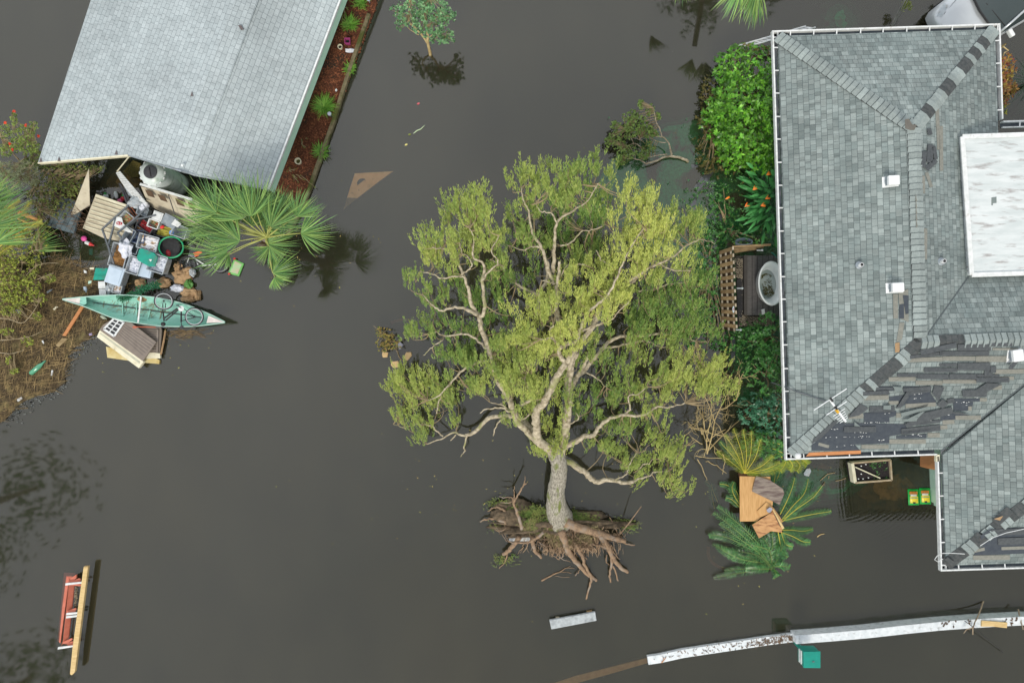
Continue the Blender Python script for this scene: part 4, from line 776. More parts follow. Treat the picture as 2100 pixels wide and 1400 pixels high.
# ground cover around the lattice fence
def cover(name, lab, blobs, per, ll, lw, m, z=.0, tj=.3):
    C = []; 
    for px, py, rx, ry, zz in blobs:
        for _ in range(int(per * rx * ry / 400)):
            a = random.uniform(0, 6.283); r = math.sqrt(random.random()); C.append(P(px + rx * r * math.cos(a), py + ry * r * math.sin(a), zz + random.uniform(0, .12)))
    C = np.array(C); Nn = np.tile([0, 0, 1.], (len(C), 1)); o, d, l, w_ = rosettes(C, Nn, 5, ll, lw, .6)
    x = leaf_mesh(name, o, d, l, w_, rng.normal(0, tj, len(o)).clip(-.6, .9), m, None, flat=.3, org=P(blobs[0][0], blobs[0][1])); tag(x, lab, 'ground cover', kind='stuff')
cover('ground_cover', 'low mixed green leaves and weeds around the lattice fence', [(1450, 430, 60, 60, .0), (1500, 470, 60, 50, .02), (1520, 400, 50, 50, .05), (1440, 500, 50, 70, .0), (1455, 600, 30, 110, .02), (1580, 480, 24, 40, .1), (1530, 690, 30, 30, .05), (1500, 720, 40, 50, .0), (1560, 350, 30, 30, .1)], 16, .06, .016, G2)
cover('ground_cover', 'floating green scraps over the drowned lawn above the big tree', [(1400, 400, 70, 60, .0), (1430, 300, 50, 80, .0), (1300, 350, 60, 40, 0), (1230, 240, 20, 40, 0), (1440, 220, 14, 60, 0)], .7, .045, .012, leafmat('scrap_leaf', (.04, .22, .07), (.07, .28, .10)))
for lab, bl, mm, kk in (('dark glossy shrub below the tub gravel beside the gutter', [(1578, 690, 34, 50, .1, 1.1), (1545, 700, 34, 36, .0, .7)], G2, 24), ('broadleaf shrub halfway down the left gutter', [(1570, 770, 40, 44, .1, 1.3), (1590, 740, 20, 36, .3, 1.2)], G2, 22),
                      ('blue green glossy shrub left of the antenna cable', [(1582, 850, 34, 44, .1, 1.3), (1550, 840, 36, 34, .0, .9)], leafmat('glossy_leaf', (.03, .15, .07), (.09, .27, .15), trans=.1, rough=.3, spec=.6), 24), ('dense green shrub at the lower left gutter corner', [(1580, 910, 34, 34, .1, 1.1), (1610, 925, 16, 20, .2, 1.0), (1550, 900, 30, 30, 0, .7)], G2, 24)):
    shrub('shrub', lab, 'shrub', bl, kk, 6, .11, .024, mm, 'shrubs along the left gutter')
shrub('undergrowth', 'dark green undergrowth between the big crown and the lattice fence', 'undergrowth', [(1448, 540, 26, 44, .0, .6), (1452, 620, 24, 50, .0, .6), (1440, 690, 30, 30, 0, .4), (1445, 480, 30, 30, 0, .35), (1490, 700, 26, 18, 0, .3)], 22, 6, .09, .02, G2)
shrub('undergrowth', 'dark green undergrowth below the paddle leaves, above the hose coil', 'undergrowth', [(1490, 475, 34, 24, .05, .35), (1545, 488, 34, 14, .1, .4), (1470, 410, 24, 30, 0, .3)], 20, 6, .08, .018, G2)
# croton and spiky palm at the right edge
shrub('croton', 'red and yellow leaved croton beside the right gutter', 'shrub', [(2058, 140, 20, 26, .2, .9), (2062, 178, 22, 20, .2, .8), (2056, 205, 12, 12, .2, .5)], 42, 6, .14, .022, leafmat('croton_leaf', (.32, .05, .05), (.45, .36, .06), trans=.15), base=(2058, 160))
shrub('croton', 'small yellow leaved croton under the right gutter below the red one', 'shrub', [(2054, 222, 10, 10, .2, .4)], 50, 6, .1, .02, leafmat('croton_leaf', (.42, .34, .05), (.2, .3, .05), trans=.15))
b = MB(); b.tube([P(2052, 100, .9), P(2063, 90, 1.3), P(2055, 94, 1.0), P(2068, 104, .9), P(2060, 108, .9), P(2054, 122, .6)], .018, 5); tag(b.build('bare_branch', STUB), 'pale bare twigs sticking out over the right gutter above the croton', 'branch')
# ---- palms
def seg_fan(b, hub, ax, size, n, arc, blow=(0, 0, 0), droop=.25, w=.016, tone=0., tj=.25, up=(0, 0, 1), jit=.06):
    ax = Vector(ax).normalized(); side = Vector(up).cross(ax).normalized(); bl = Vector(blow)
    for i in range(n):
        a = (i / (n - 1) - .5) * arc + random.uniform(-jit, jit); d = (ax * math.cos(a) + side * math.sin(a) + Vector((0, 0, random.uniform(-.12, .12)))).normalized(); l = size * (.72 + .28 * math.cos(a * .8)) * random.uniform(.62, 1.12)
        p0 = Vector(hub) + d * .02; p1 = p0 + d * l * .35 + bl * l * .05; p2 = p0 + d * l * .7 + bl * l * .22 - Vector((0, 0, droop * l * .18)); p3_ = p0 + d * l * .98 + bl * l * .5 - Vector((0, 0, droop * l * .6))
        s_ = Vector((-d.y, d.x, random.uniform(-.5, .5))); b.blade([p0, p1, p2, p3_], [w * .35, w, w * .8, w * .12], s_, tone + random.uniform(-tj, tj))
def petiole(b, a, c, r=.014): m = Vector(a).lerp(Vector(c), .5) + Vector((0, 0, .08)); b.tube([a, m, c], [r * 1.5, r, r * .7], 5)
PF = leafmat('palm_leaf', (.07, .20, .06), (.26, .40, .10), trans=.25, rough=.4, spec=.4)
PET = mat('palm_petiole', (.42, .44, .13), (.3, .32, .09), 5, .6)
palm = thing('fan_palm', 'windblown green fan palm leaning over the lower corner of the silver roof', 'palm', P(546, 500, 0)); b = MB()
pc = P(547, 487, 2.9)
tk = curve([(*P(560, 520, -.2), .15), (*P(552, 500, 1.3), .14), (*pc, .12)], 6, .01); b.tube([q[:3] for q in tk], [q[3] for q in tk], 12, rough=.12); b.build('trunk', mat('palm_trunk', (.30, .27, .22), (.16, .13, .1), 16, .9, bump=1, bsc=25, stretch=(1, 1, 3)), palm, smooth=True)
b = MB()
for i in range(26):
    an = random.uniform(0, 6.28); c = pc + Vector((math.cos(an) * .06, math.sin(an) * .06, -.3)); d = Vector((math.cos(an), math.sin(an), 1.2)).normalized(); b.blade([c, c + d * .2, c + d * .42], [.035, .03, .01], (-math.sin(an), math.cos(an), 0), random.uniform(-.3, .5))
b.build('boot', mat('palm_boot', (.36, .33, .27), (.25, .16, .07), 5, .9), palm)
FR = [((560, 520), (-.75, .55), .98, 3.5, .06), ((850, 585), (-.55, .85), 1.15, 3.45, .1), ((1000, 490), (.1, 1), .95, 3.4, .0), ((820, 830), (-.95, .3), 1.1, 3.3, .08), ((680, 960), (-1, .15), 1.05, 3.0, .02), ((1160, 680), (.55, .85), 1.0, 3.4, -.05), ((1450, 560), (.35, .9), .65, 3.3, .15),
      ((1490, 745), (1, .1), .85, 3.1, .3), ((1140, 890), (-.15, -.9), .62, 2.9, 0), ((1180, 1185), (.75, .55), .70, 2.5, .2), ((1110, 860), (.75, .35), .85, 2.9, .15), ((600, 590), (-.9, .3), .95, 3.0, -.05), ((720, 720), (-.85, .5), 1.1, 3.1, -.15), ((800, 620), (-.3, 1), 1.1, 3.2, -.1), ((1260, 480), (-.35, .95), .6, 3.2, -.05), ((940, 560), (-.15, 1), .85, 3.5, .05), ((1200, 1230), (.35, -.35), .45, 2.3, .3), ((700, 980), (-.5, -.4), .5, 2.6, .1), ((450, 690), (-.9, -.1), .8, 2.8, 0)]
for _ in range(11):
    a_ = random.uniform(.2, 3.6); r_ = random.uniform(60, 420); FR.append(((960 + math.cos(a_) * r_ * .9 - 60, 720 - math.sin(a_) * r_ * .55), (math.cos(a_) - .25, math.sin(a_) + .2), random.uniform(.5, .8), 2.75 + random.random() * .3, random.uniform(-.35, .1)))
for (X, Y), ax, size, z, tn_ in FR:
    hub = P(*PZ(X, Y), z); f = MB(); seg_fan(f, hub, (ax[0], ax[1], .15), size, 62, 2.5, (-.25 if ax[0] < .3 else .2, .28, 0), .3, .0095, tn_, .5, jit=.09); q = f.build('frond', PF, palm)
    f = MB(); petiole(f, pc, hub); f.build('petiole', PET, q)
# fan palm at the left edge and its blown crown
lp = thing('fan_palm', 'fan palm blown to the right at the left edge above the broken stems', 'palm', P(-40, 440, 0))
for x, y, ax, size, z, tn_ in ((-30, 470, (.6, .8), 1.35, 2.2, .1), (-60, 430, (.8, .7), 1.3, 2.4, -.05), (-10, 500, (.65, .75), 1.0, 1.9, .3), (-20, 420, (.3, 1), .9, 2.2, .3)):
    hub = P(x, y, z); f = MB(); seg_fan(f, hub, (ax[0], ax[1], .1), size, 54, 1.9, (.2, .1, 0), .3, .014, tn_); q = f.build('frond', PF, lp); f = MB(); petiole(f, P(-60, 520, 1.2), hub); f.build('petiole', PET, q)
f = MB(); f.tube([P(-70, 560, -.2), P(-60, 520, 1.4)], .15, 10); f.build('trunk', BARK, lp)
q = thing('palm_frond', 'single broken fan frond with a yellow green stalk lying above the muddy pool', 'palm frond', P(57, 512, .3)); f = MB(); seg_fan(f, P(57, 513, .5), (.85, .45, .1), 1.0, 34, 1.15, (.1, .05, 0), .2, .016, .1, jit=.02); f.build('blade', PF, q); f = MB(); f.tube([P(3, 521, .3), P(30, 517, .4), P(60, 513, .5)], [.02, .02, .012], 6); f.build('stalk', PET, q)
q = thing('palm', 'palm fronds hanging into view at the top above the white ladder', 'palm', P(1530, -60, 0))
for x, y, ax, size, z, tn_ in ((1525, -42, (-.35, -.9), .95, 2.6, .5), (1555, -40, (-.1, -1), 1.05, 2.7, -.1), (1548, -20, (.1, -1), .85, 2.4, .35), (1395, -60, (.3, -1), .8, 2.0, -.2)):
    f = MB(); seg_fan(f, P(x, y, z), (ax[0], ax[1], -.3), size, 34, 1.0, (0, 0, 0), .3, .014, tn_); f.build('frond', PF, q)
f = MB(); f.tube([P(1500, -330, -.2), P(1520, -230, 1.5), P(1530, -75, 2.6)], .09, 10); f.build('trunk', BARK, q)
q = thing('spiky_palm', 'dark spiky fan palm cut off by the right edge beside the croton', 'palm', P(2115, 160, .2)); f = MB()
seg_fan(f, P(2118, 166, .9), (-1, 0, .2), .9, 44, 3.4, (0, 0, 0), .15, .010, -.2); f.build('frond', leafmat('dark_palm_leaf', (.03, .07, .04), (.05, .10, .05), trans=.1), q); f = MB(); f.tube([P(2122, 166, -.2), P(2118, 166, .9)], .08, 8); f.build('trunk', BARK, q)
def pinnate(b, rb, pts, n, ll, w, tone=0., vee=.55, droop=.15, tj=.2):
    c = curve([(*p_, .012) for p_ in pts], 8); m = len(c); rb.tube([q[:3] for q in c], [.013 - .009 * i / (m - 1) for i in range(m)], 5, tone)
    for i in range(n):
        t = .06 + .94 * i / n; k = t * (m - 1); a = min(int(k), m - 2); q = Vector(c[a][:3]).lerp(Vector(c[a + 1][:3]), k - a); d = (Vector(c[a + 1][:3]) - Vector(c[a][:3])).normalized(); sd_ = d.cross(Vector((0, 0, 1))).normalized()
        L_ = ll * (math.sin(math.pi * min(1, .12 + t * .85)) ** .6) * random.uniform(.85, 1.1)
        for s_ in (-1, 1):
            dr = (sd_ * s_ + d * vee + Vector((0, 0, .15 + random.uniform(-.15, .15)))).normalized(); e = q + dr * L_ - Vector((0, 0, droop * L_)); b.blade([q, q + dr * L_ * .5, e], [w * .8, w, w * .1], d, tone + random.uniform(-tj, tj) * 1.6)
CY = leafmat('cycad_leaf', (.035, .15, .04), (.10, .26, .07), trans=.12, rough=.35, spec=.5); CYY = leafmat('yellow_cycad_leaf', (.20, .27, .03), (.30, .36, .05), trans=.2); RIB = mat('yellow_midrib', (.55, .46, .05), (.45, .42, .06), 5, .5)
sg = thing('sago_palm', 'upright sago palm with yellow midribs above the plywood sheets', 'sago palm', P(1526, 975, 0)); cb_ = P(1527, 970, .5)
for x, y, z, dm in ((1476, 905, 1.5, 0), (1487, 890, 1.7, 0), (1504, 878, 1.9, 0), (1524, 880, 2.0, 0), (1541, 884, 1.9, 0), (1560, 900, 1.8, 0), (1470, 925, 1.0, 0), (1600, 948, 1.2, 0), (1585, 935, 1.2, 0), (1492, 915, 1.3, 0), (1598, 960, .8, 0)):
    e_ = P(x, y, z); m_ = cb_.lerp(e_, .5) + Vector((0, 0, .22)); rb = MB(); lb = MB(); pinnate(lb, rb, [cb_, m_, e_], 34, .2, .0075, 0, .8); rr = rb.build('midrib', RIB, sg); lb.build('frond', CYY if random.random() < .75 else CY, rr)
lump('trunk', P(1527, 974, .1), .17, .17, .35, mat('sago_trunk', (.2, .09, .04), (.1, .05, .03)), sg, .3, 4, 5, 3)
fs = thing('fallen_sago_palm', 'dark green sago fronds splayed in the water below the plywood sheets', 'sago palm', P(1560, 1100, 0)); hub = P(*FZ(770, 1240), .25)
for pts in ([(740, 1240), (560, 1140), (380, 1090), (190, 1000)], [(740, 1200), (600, 1060), (420, 930), (260, 800)], [(730, 1180), (560, 1000), (380, 840), (200, 700)], [(740, 1220), (640, 1120), (480, 1080), (320, 1060)], [(760, 1180), (740, 1060), (690, 960), (600, 880)], [(770, 1160), (720, 1060), (600, 1020), (500, 1000)], [(700, 1130), (560, 950), (440, 850), (330, 760)],
            [(690, 1060), (520, 880), (360, 740), (240, 640)], [(740, 1240), (640, 1240), (510, 1245)], [(780, 1240), (800, 1290), (810, 1320)], [(780, 1220), (840, 1215), (935, 1222)], [(760, 1100), (770, 1000), (760, 900), (720, 860)], [(560, 1060), (380, 960), (240, 920), (160, 930)], [(650, 1180), (480, 1150), (340, 1090), (220, 1020)]):
    rb = MB(); lb = MB(); n_ = len(pts); pinnate(lb, rb, [P(*FZ(*p_), .22 + .16 * math.sin(math.pi * k / (n_ - 1)) + random.uniform(-.04, .08)) for k, p_ in enumerate(pts)], 30, .2, .009, random.uniform(-.35, .35), .6, tj=.35); rr = rb.build('midrib', mat('green_midrib', (.2, .28, .08)), fs); lb.build('frond', CY, rr)
for k in range(17):
    a_ = random.uniform(1.75, 3.5) if k < 12 else random.uniform(.6, 1.6); s_ = random.uniform(250, 560) if k < 12 else random.uniform(160, 300); ox, oy = 765 + random.gauss(0, 20), 1215 + random.gauss(0, 25); rb = MB(); lb = MB()
    pinnate(lb, rb, [P(*FZ(ox + math.cos(a_ + random.uniform(-.12, .12)) * s_ * t_, oy - math.sin(a_) * s_ * t_ * .95), .10 + .14 * math.sin(3.1 * t_)) for t_ in (0, .35, .7, 1)], 28, .17, .009, random.uniform(-.45, .1), .6, tj=.35); rr = rb.build('midrib', mat('green_midrib', (.2, .28, .08)), fs); lb.build('frond', CY, rr)
fs2 = thing('fallen_sago_palm', 'curved sago fronds reaching up and right of the plywood toward the house corner', 'sago palm', P(1600, 1060, 0))
for pts, z in (([(850, 780), (960, 640), (1070, 520), (1110, 380)], .5), ([(840, 720), (900, 600), (950, 480), (980, 370)], .45), ([(880, 760), (1010, 660), (1150, 560), (1240, 450)], .3), ([(870, 780), (1040, 740), (1200, 710), (1330, 690)], .1), ([(860, 790), (960, 700), (1060, 600), (1200, 500)], .25), ([(850, 870), (960, 870), (1060, 880), (1150, 860)], .04), ([(850, 890), (960, 930), (1060, 980), (1130, 985)], .04), ([(820, 890), (840, 1000), (860, 1080), (910, 1130)], .1), ([(850, 890), (890, 1000), (960, 1030)], .05)):
    rb = MB(); lb = MB(); pinnate(lb, rb, [P(*FZ(*p_), z) for p_ in pts], 30, .19, .009, random.uniform(-.2, .4), .6); rr = rb.build('midrib', RIB, fs2); lb.build('frond', CY, rr)
fs3 = thing('fallen_sago_palm', 'short green sago fronds at the left edge of the plywood, partly under water', 'sago palm', P(1500, 1010, 0))
for pts, z in (([(450, 620), (400, 540), (380, 470), (400, 410)], .25), ([(450, 650), (380, 580), (320, 560)], .2), ([(210, 660), (190, 560), (170, 440), (120, 400)], -.03), ([(240, 600), (200, 500), (180, 430)], -.02), ([(450, 600), (420, 500), (330, 440), (260, 430)], .1), ([(780, 420), (790, 340), (760, 270)], .05), ([(800, 400), (830, 330), (820, 260)], .05)):
    rb = MB(); lb = MB(); pinnate(lb, rb, [P(*FZ(*p_), z) for p_ in pts], 17, .17, .011, random.uniform(-.2, .2), .6); rr = rb.build('midrib', RIB, fs3); lb.build('frond', CY, rr)
fs4 = thing('fern_palm', 'yellow green feathery palm just under the lower left gutter corner', 'palm', P(1620, 940, 0))
for pts, z in (([(900, 190), (880, 250), (840, 310)], .6), ([(920, 190), (960, 250), (930, 300)], .6), ([(980, 190), (1030, 250), (1000, 310)], .5), ([(1040, 190), (1080, 220), (1100, 240)], .4), ([(860, 180), (820, 140), (700, 200)], .6), ([(880, 60), (800, 40), (700, 20)], .8), ([(860, 130), (760, 90), (650, 100)], .7)):
    rb = MB(); lb = MB(); pinnate(lb, rb, [P(*FZ(*p_), z) for p_ in pts], 16, .19, .011, random.uniform(-.1, .5), .6); rr = rb.build('midrib', RIB, fs4); lb.build('frond', CY if pts[0][0] < 890 else CYY, rr)
# ---- small trees, branches, bushes out in the water
def branchy(name, lab, cat, base_px, segs, tufts, m, bark=LIMB, k=10, ll=.06, lw=.014, per=6, spread=.1, tj=.25, twr=.006, cluster=1., grow=(0, .4, .3), radial=True):
    e = thing(name, lab, cat, P(*base_px, 0)); nod = []
    for v_, pts, z0, z1, r0, r1 in segs:
        pp = pl_(v_, pts, z0, z1, r0, r1); nod += [q[:3] for q in curve(pp, 4)]; limb('limb', pp, e, 4, .008, 7, bark, .06, False)
    C, Nn = [], []; tb = MB(); na = np.array(nod)
    for x, y, rx, ry, z in tufts:
        for _ in range(int(per * max(1, rx * ry / 160))):
            a = random.uniform(0, 6.28); r = math.sqrt(random.random()); q = P(x + rx * r * math.cos(a), y + ry * r * math.sin(a), z + random.uniform(-.15, .15)); s = Vector(na[((na - np.array(q)) ** 2).sum(1).argmin()])
            if random.random() < .5: tb.tube([s, s.lerp(q, .5) + Vector((0, 0, .03)), q], [twr * 1.4, twr, twr * .6], 4, cap=False)
            C.append(q); Nn.append((Vector(rng.normal(size=3)) * .5 + Vector(grow) + (q - s).normalized() * .5).normalized())
    C = np.array(C); Nn = np.array(Nn); o, d, l, w_ = rosettes(C, Nn, k, ll, lw, .7); ct = rng.normal(0, tj, len(C))
    leaf_mesh('crown', o, d, l, w_, ct[np.repeat(np.arange(len(C)), k)].clip(-.5, .9), m, e, flat=.5)
    if tb.v: tb.build('twigs', TWIG, e)['kind'] = 'stuff'
    return e
V6 = view(560, 0, 5.2425)
branchy('young_tree', 'young blue green leaved tree standing in open water at the top', 'tree', (884, 130), [(V6, [(1705, 660), (1685, 560), (1665, 460), (1660, 360), (1655, 280), (1640, 180), (1660, 60), (1680, -60)], -.3, 2.6, .05, .02), (V6, [(1660, 470), (1600, 380), (1530, 300), (1470, 250), (1455, 180), (1465, 80), (1475, -30)], .4, 2.4, .032, .014), (V6, [(1660, 290), (1720, 220), (1735, 160)], 1.4, 2.0, .02, .008), (V6, [(1570, 380), (1500, 340), (1440, 290)], .8, 1.2, .012, .006), (V6, [(1480, 260), (1420, 210), (1380, 160)], 1.2, 1.5, .012, .006), (V6, [(1680, 400), (1760, 360), (1850, 400)], 1.0, 1.4, .012, .005)],
         [(820, 22, 18, 14, 1.7), (840, 30, 26, 26, 1.9), (865, 20, 26, 24, 2.2), (890, 15, 26, 22, 2.4), (905, 30, 22, 24, 2.1), (822, 50, 14, 10, 1.5), (860, 48, 22, 18, 1.9), (885, 60, 26, 18, 1.8), (905, 70, 24, 18, 1.5), (918, 36, 14, 12, 1.6), (925, 30, 8, 10, 1.5), (918, 82, 12, 8, 1.2), (895, 80, 12, 8, 1.3), (850, 5, 40, 14, 2.3)], G4, STUB, 9, .085, .020, 11)
T3 = view(1200, 180, 5.2425)
branchy('broken_branch', 'broken leafy branch floating above the right part of the big crown', 'branch', (1400, 325), [(T3, [(1110, 795), (1050, 760), (940, 740), (860, 745), (780, 780), (655, 820)], .03, .25, .045, .022), (T3, [(655, 820), (590, 775), (480, 762), (420, 770)], .25, .35, .018, .008), (T3, [(930, 725), (910, 630), (880, 570), (830, 530), (760, 525)], .25, .6, .03, .012), (T3, [(830, 535), (800, 440), (770, 380), (745, 280), (735, 220)], .55, .9, .018, .008), (T3, [(870, 590), (780, 580), (700, 540), (620, 530), (580, 560)], .5, .6, .014, .008), (T3, [(880, 715), (800, 725), (700, 745), (600, 770)], .3, .4, .016, .008), (T3, [(600, 640), (560, 610), (520, 600), (430, 635)], .4, .4, .012, .006), (T3, [(520, 600), (500, 550), (440, 460)], .4, .5, .01, .005)],
         [(1315, 215, 6, 10, .7), (1333, 225, 8, 12, .7), (1295, 240, 18, 14, .6), (1310, 255, 22, 18, .7), (1325, 270, 18, 14, .7), (1290, 270, 20, 16, .6), (1262, 258, 12, 10, .4), (1262, 282, 14, 14, .4), (1250, 290, 9, 8, .3), (1272, 302, 18, 12, .4), (1290, 312, 16, 14, .4), (1285, 322, 14, 10, .3), (1330, 305, 14, 14, .5), (1320, 318, 12, 10, .5), (1348, 240, 6, 8, .6), (1340, 275, 10, 8, .6), (1275, 330, 8, 8, .2)], leafmat('branch_leaf', (.12, .22, .045), (.26, .36, .10), trans=.2), LIMB, 9, .06, .012, 44)
branchy('potted_bush', 'small olive and orange leaved bush in the water left of the big tree', 'bush', (797, 705), [(None, [(812, 716), (800, 700), (790, 690), (766, 668)], 0, .4, .012, .008), (None, [(812, 716), (817, 728), (822, 737)], .1, .02, .01, .006)], [(790, 685, 18, 12, .4), (785, 698, 16, 14, .4), (800, 700, 18, 16, .45), (812, 706, 14, 12, .4), (782, 712, 10, 8, .35), (778, 676, 8, 6, .4), (795, 715, 12, 8, .4)], leafmat('copper_leaf', (.10, .17, .03), (.42, .27, .08), trans=.15), TWIG, 6, .06, .017, 14)
branchy('flowering_shrub', 'upright olive shrub dotted with red flowers left of the silver roof', 'shrub', (60, 330), [(None, [(60, 340), (50, 310), (30, 260), (26, 235)], .2, 2.0, .03, .008), (None, [(60, 335), (70, 290), (68, 250)], .3, 1.8, .02, .006), (None, [(40, 330), (15, 300), (0, 280)], .3, 1.5, .02, .006)], [(28, 245, 6, 14, 2.0), (12, 268, 12, 16, 1.5), (45, 275, 24, 18, 1.6), (68, 262, 8, 16, 1.6), (55, 300, 26, 18, 1.4), (25, 300, 22, 16, 1.2), (10, 310, 14, 16, 1.0), (70, 320, 16, 20, 1.0), (88, 330, 10, 14, .7), (60, 340, 24, 14, .8)], leafmat('hibiscus_leaf', (.13, .22, .04), (.30, .38, .09), trans=.2), TWIG, 6, .06, .014, 34)
bm_ = bpy.data.objects['flowering_shrub']
for x, y, z in ((29, 229, 2.1), (11, 252, 1.7), (53, 257, 1.7), (20, 295, 1.4), (79, 279, 1.4), (26, 307, 1.3)):
    f = MB(); c = P(x, y, z)
    for j in range(5): a = j * 1.256 + random.random(); f.blade([c, c + Vector((math.cos(a) * .03, math.sin(a) * .03, .02)), c + Vector((math.cos(a) * .05, math.sin(a) * .05, 0))], [.006, .02, .008], (-math.sin(a), math.cos(a), 0))
    f.build('flower', mat('red_petal', (.7, .06, .02)), bm_)
branchy('tangled_bush', 'dark tangled bush under the lower left corner of the silver roof', 'bush', (120, 380), [(None, [(170, 400), (130, 370), (90, 350)], 0, .9, .02, .008), (None, [(160, 420), (110, 400), (70, 385)], 0, .8, .02, .008), (None, [(150, 360), (120, 340), (95, 330)], 0, .9, .02, .008), (None, [(130, 440), (100, 420), (80, 430)], 0, .6, .015, .006)], [(110, 345, 30, 14, .8), (150, 345, 30, 14, .7), (185, 350, 22, 8, .6), (95, 375, 28, 22, .7), (130, 385, 34, 24, .6), (160, 380, 20, 18, .5), (95, 420, 26, 24, .5), (125, 430, 24, 20, .4), (150, 415, 14, 16, .3), (80, 455, 20, 18, .3), (200, 345, 16, 6, .6), (75, 400, 20, 22, .6)], leafmat('tangle_leaf', (.10, .15, .03), (.26, .30, .08), trans=.15), TWIG, 6, .05, .014, 34, twr=.009)
b = MB()
for _ in range(230):
    x = random.uniform(70, 170); y = random.uniform(345, 470); a = random.gauss(-.5, .5); s = random.uniform(15, 40); q = P(x, y, random.uniform(.05, .6)); e = P(x + math.cos(a) * s, y - math.sin(a) * s * .8 , random.uniform(.05, .5)); b.tube([q, q.lerp(e, .5) + Vector((0, random.uniform(-.05, .05), .05)), e], [.007, .006, .003], 4, random.uniform(-.3, .3), cap=False)
tag(b.build('dead_vines', mat('dead_vine', (.20, .12, .07), (.11, .07, .045), 5, .9)), 'brown vine tangle over the bush beside the brick-pattern panel', 'vines', kind='stuff')
branchy('wispy_shrub', 'grey green wispy shrub at the left edge below the flowering shrub', 'shrub', (20, 380), [(None, [(20, 390), (50, 360), (72, 330)], .3, 1.6, .02, .006), (None, [(0, 390), (20, 350), (50, 325)], .3, 1.6, .02, .006), (None, [(20, 400), (10, 370), (5, 340)], .3, 1.4, .02, .006)], [(20, 345, 30, 14, 1.3), (50, 345, 26, 14, 1.2), (65, 365, 14, 18, 1.0), (15, 365, 24, 14, 1.2), (45, 370, 20, 14, 1.0)], leafmat('wisp_leaf', (.24, .28, .14), (.38, .40, .22), trans=.2), TWIG, 9, .10, .006, 30)
branchy('yellow_thicket', 'yellowing thicket of thin branches along the left edge below the broken frond', 'thicket', (20, 620), [(None, [(-20, 640), (30, 600), (60, 580), (110, 560)], .2, .6, .02, .006), (None, [(-20, 600), (20, 560), (55, 520), (90, 510)], .2, .8, .018, .006), (None, [(-20, 650), (20, 655), (50, 660), (80, 620)], .2, .6, .018, .005), (None, [(-20, 700), (30, 695), (60, 690), (85, 680)], .1, .4, .015, .005), (None, [(-20, 590), (20, 570), (45, 550), (40, 500)], .1, .7, .014, .005), (None, [(-20, 720), (20, 725), (50, 718)], .1, .4, .014, .005), (None, [(-10, 620), (30, 590), (75, 545), (120, 540)], .3, .7, .014, .005)],
         [(30, 520, 40, 20, .6), (80, 500, 20, 26, .5), (10, 560, 30, 30, .6), (40, 600, 40, 26, .5), (20, 590, 26, 14, .5), (60, 590, 24, 16, .5), (20, 620, 30, 18, .5), (55, 570, 24, 14, .6), (70, 545, 14, 20, .5), (40, 480, 26, 14, .7), (60, 455, 26, 16, .6), (20, 455, 24, 16, .8), (90, 470, 14, 14, .4), (25, 640, 24, 12, .4), (75, 648, 9, 8, .3), (15, 545, 16, 10, .5), (15, 680, 14, 9, .3), (20, 740, 8, 8, .2), (30, 760, 9, 6, .2), (55, 700, 12, 10, .2), (85, 615, 10, 14, .4), (100, 570, 12, 10, .4)], leafmat('yellow_leaf', (.16, .24, .04), (.46, .48, .09), trans=.2), mat('grey_twig', (.42, .36, .24), (.28, .22, .13), 5, .8), 7, .06, .016, 30, twr=.008)
f = thing('yellow_fronds', 'golden brown drooping fronds at the left edge beside the orange broken stems', 'palm fronds', P(10, 470, .3))
for pts, z in (([(-30, 500), (10, 460), (50, 430), (60, 415)], 1.0), ([(-30, 480), (0, 450), (30, 425)], 1.1), ([(-30, 530), (20, 490), (70, 460), (85, 455)], .8), ([(-30, 510), (10, 490), (50, 485)], .8), ([(-20, 450), (10, 430), (40, 410)], 1.1), ([(-30, 560), (0, 520), (30, 500)], .6)):
    rb = MB(); lb = MB(); pinnate(lb, rb, [P(*p_, z) for p_ in pts], 50, .22, .008, random.uniform(-.2, .3), 1.3); rr = rb.build('midrib', RIB, f); lb.build('frond', leafmat('golden_leaf', (.34, .27, .05), (.26, .32, .07), trans=.2), rr)
for pts, lab in (([(38, 436), (52, 440), (66, 446), (78, 451)], 'splintered orange stem at the left edge, the thicker upper one'), ([(36, 447), (48, 453), (58, 457), (70, 456)], 'splintered orange stem at the left edge, the thin lower one')):
    q = MB(); c = curve(pl_(None, pts, 1.0, .7, .075 if 'upper' in lab else .035, .035 if 'upper' in lab else .02), 4, .006); q.tube([x[:3] for x in c], [x[3] for x in c], 8, rough=.15); tag(q.build('splintered_log', mat('splintered_wood', (.72, .38, .15), (.5, .25, .09), 8, .8, stretch=(1, 6, 1), bump=.5)), lab, 'log')
rng = np.random.default_rng(12); random.seed(5)
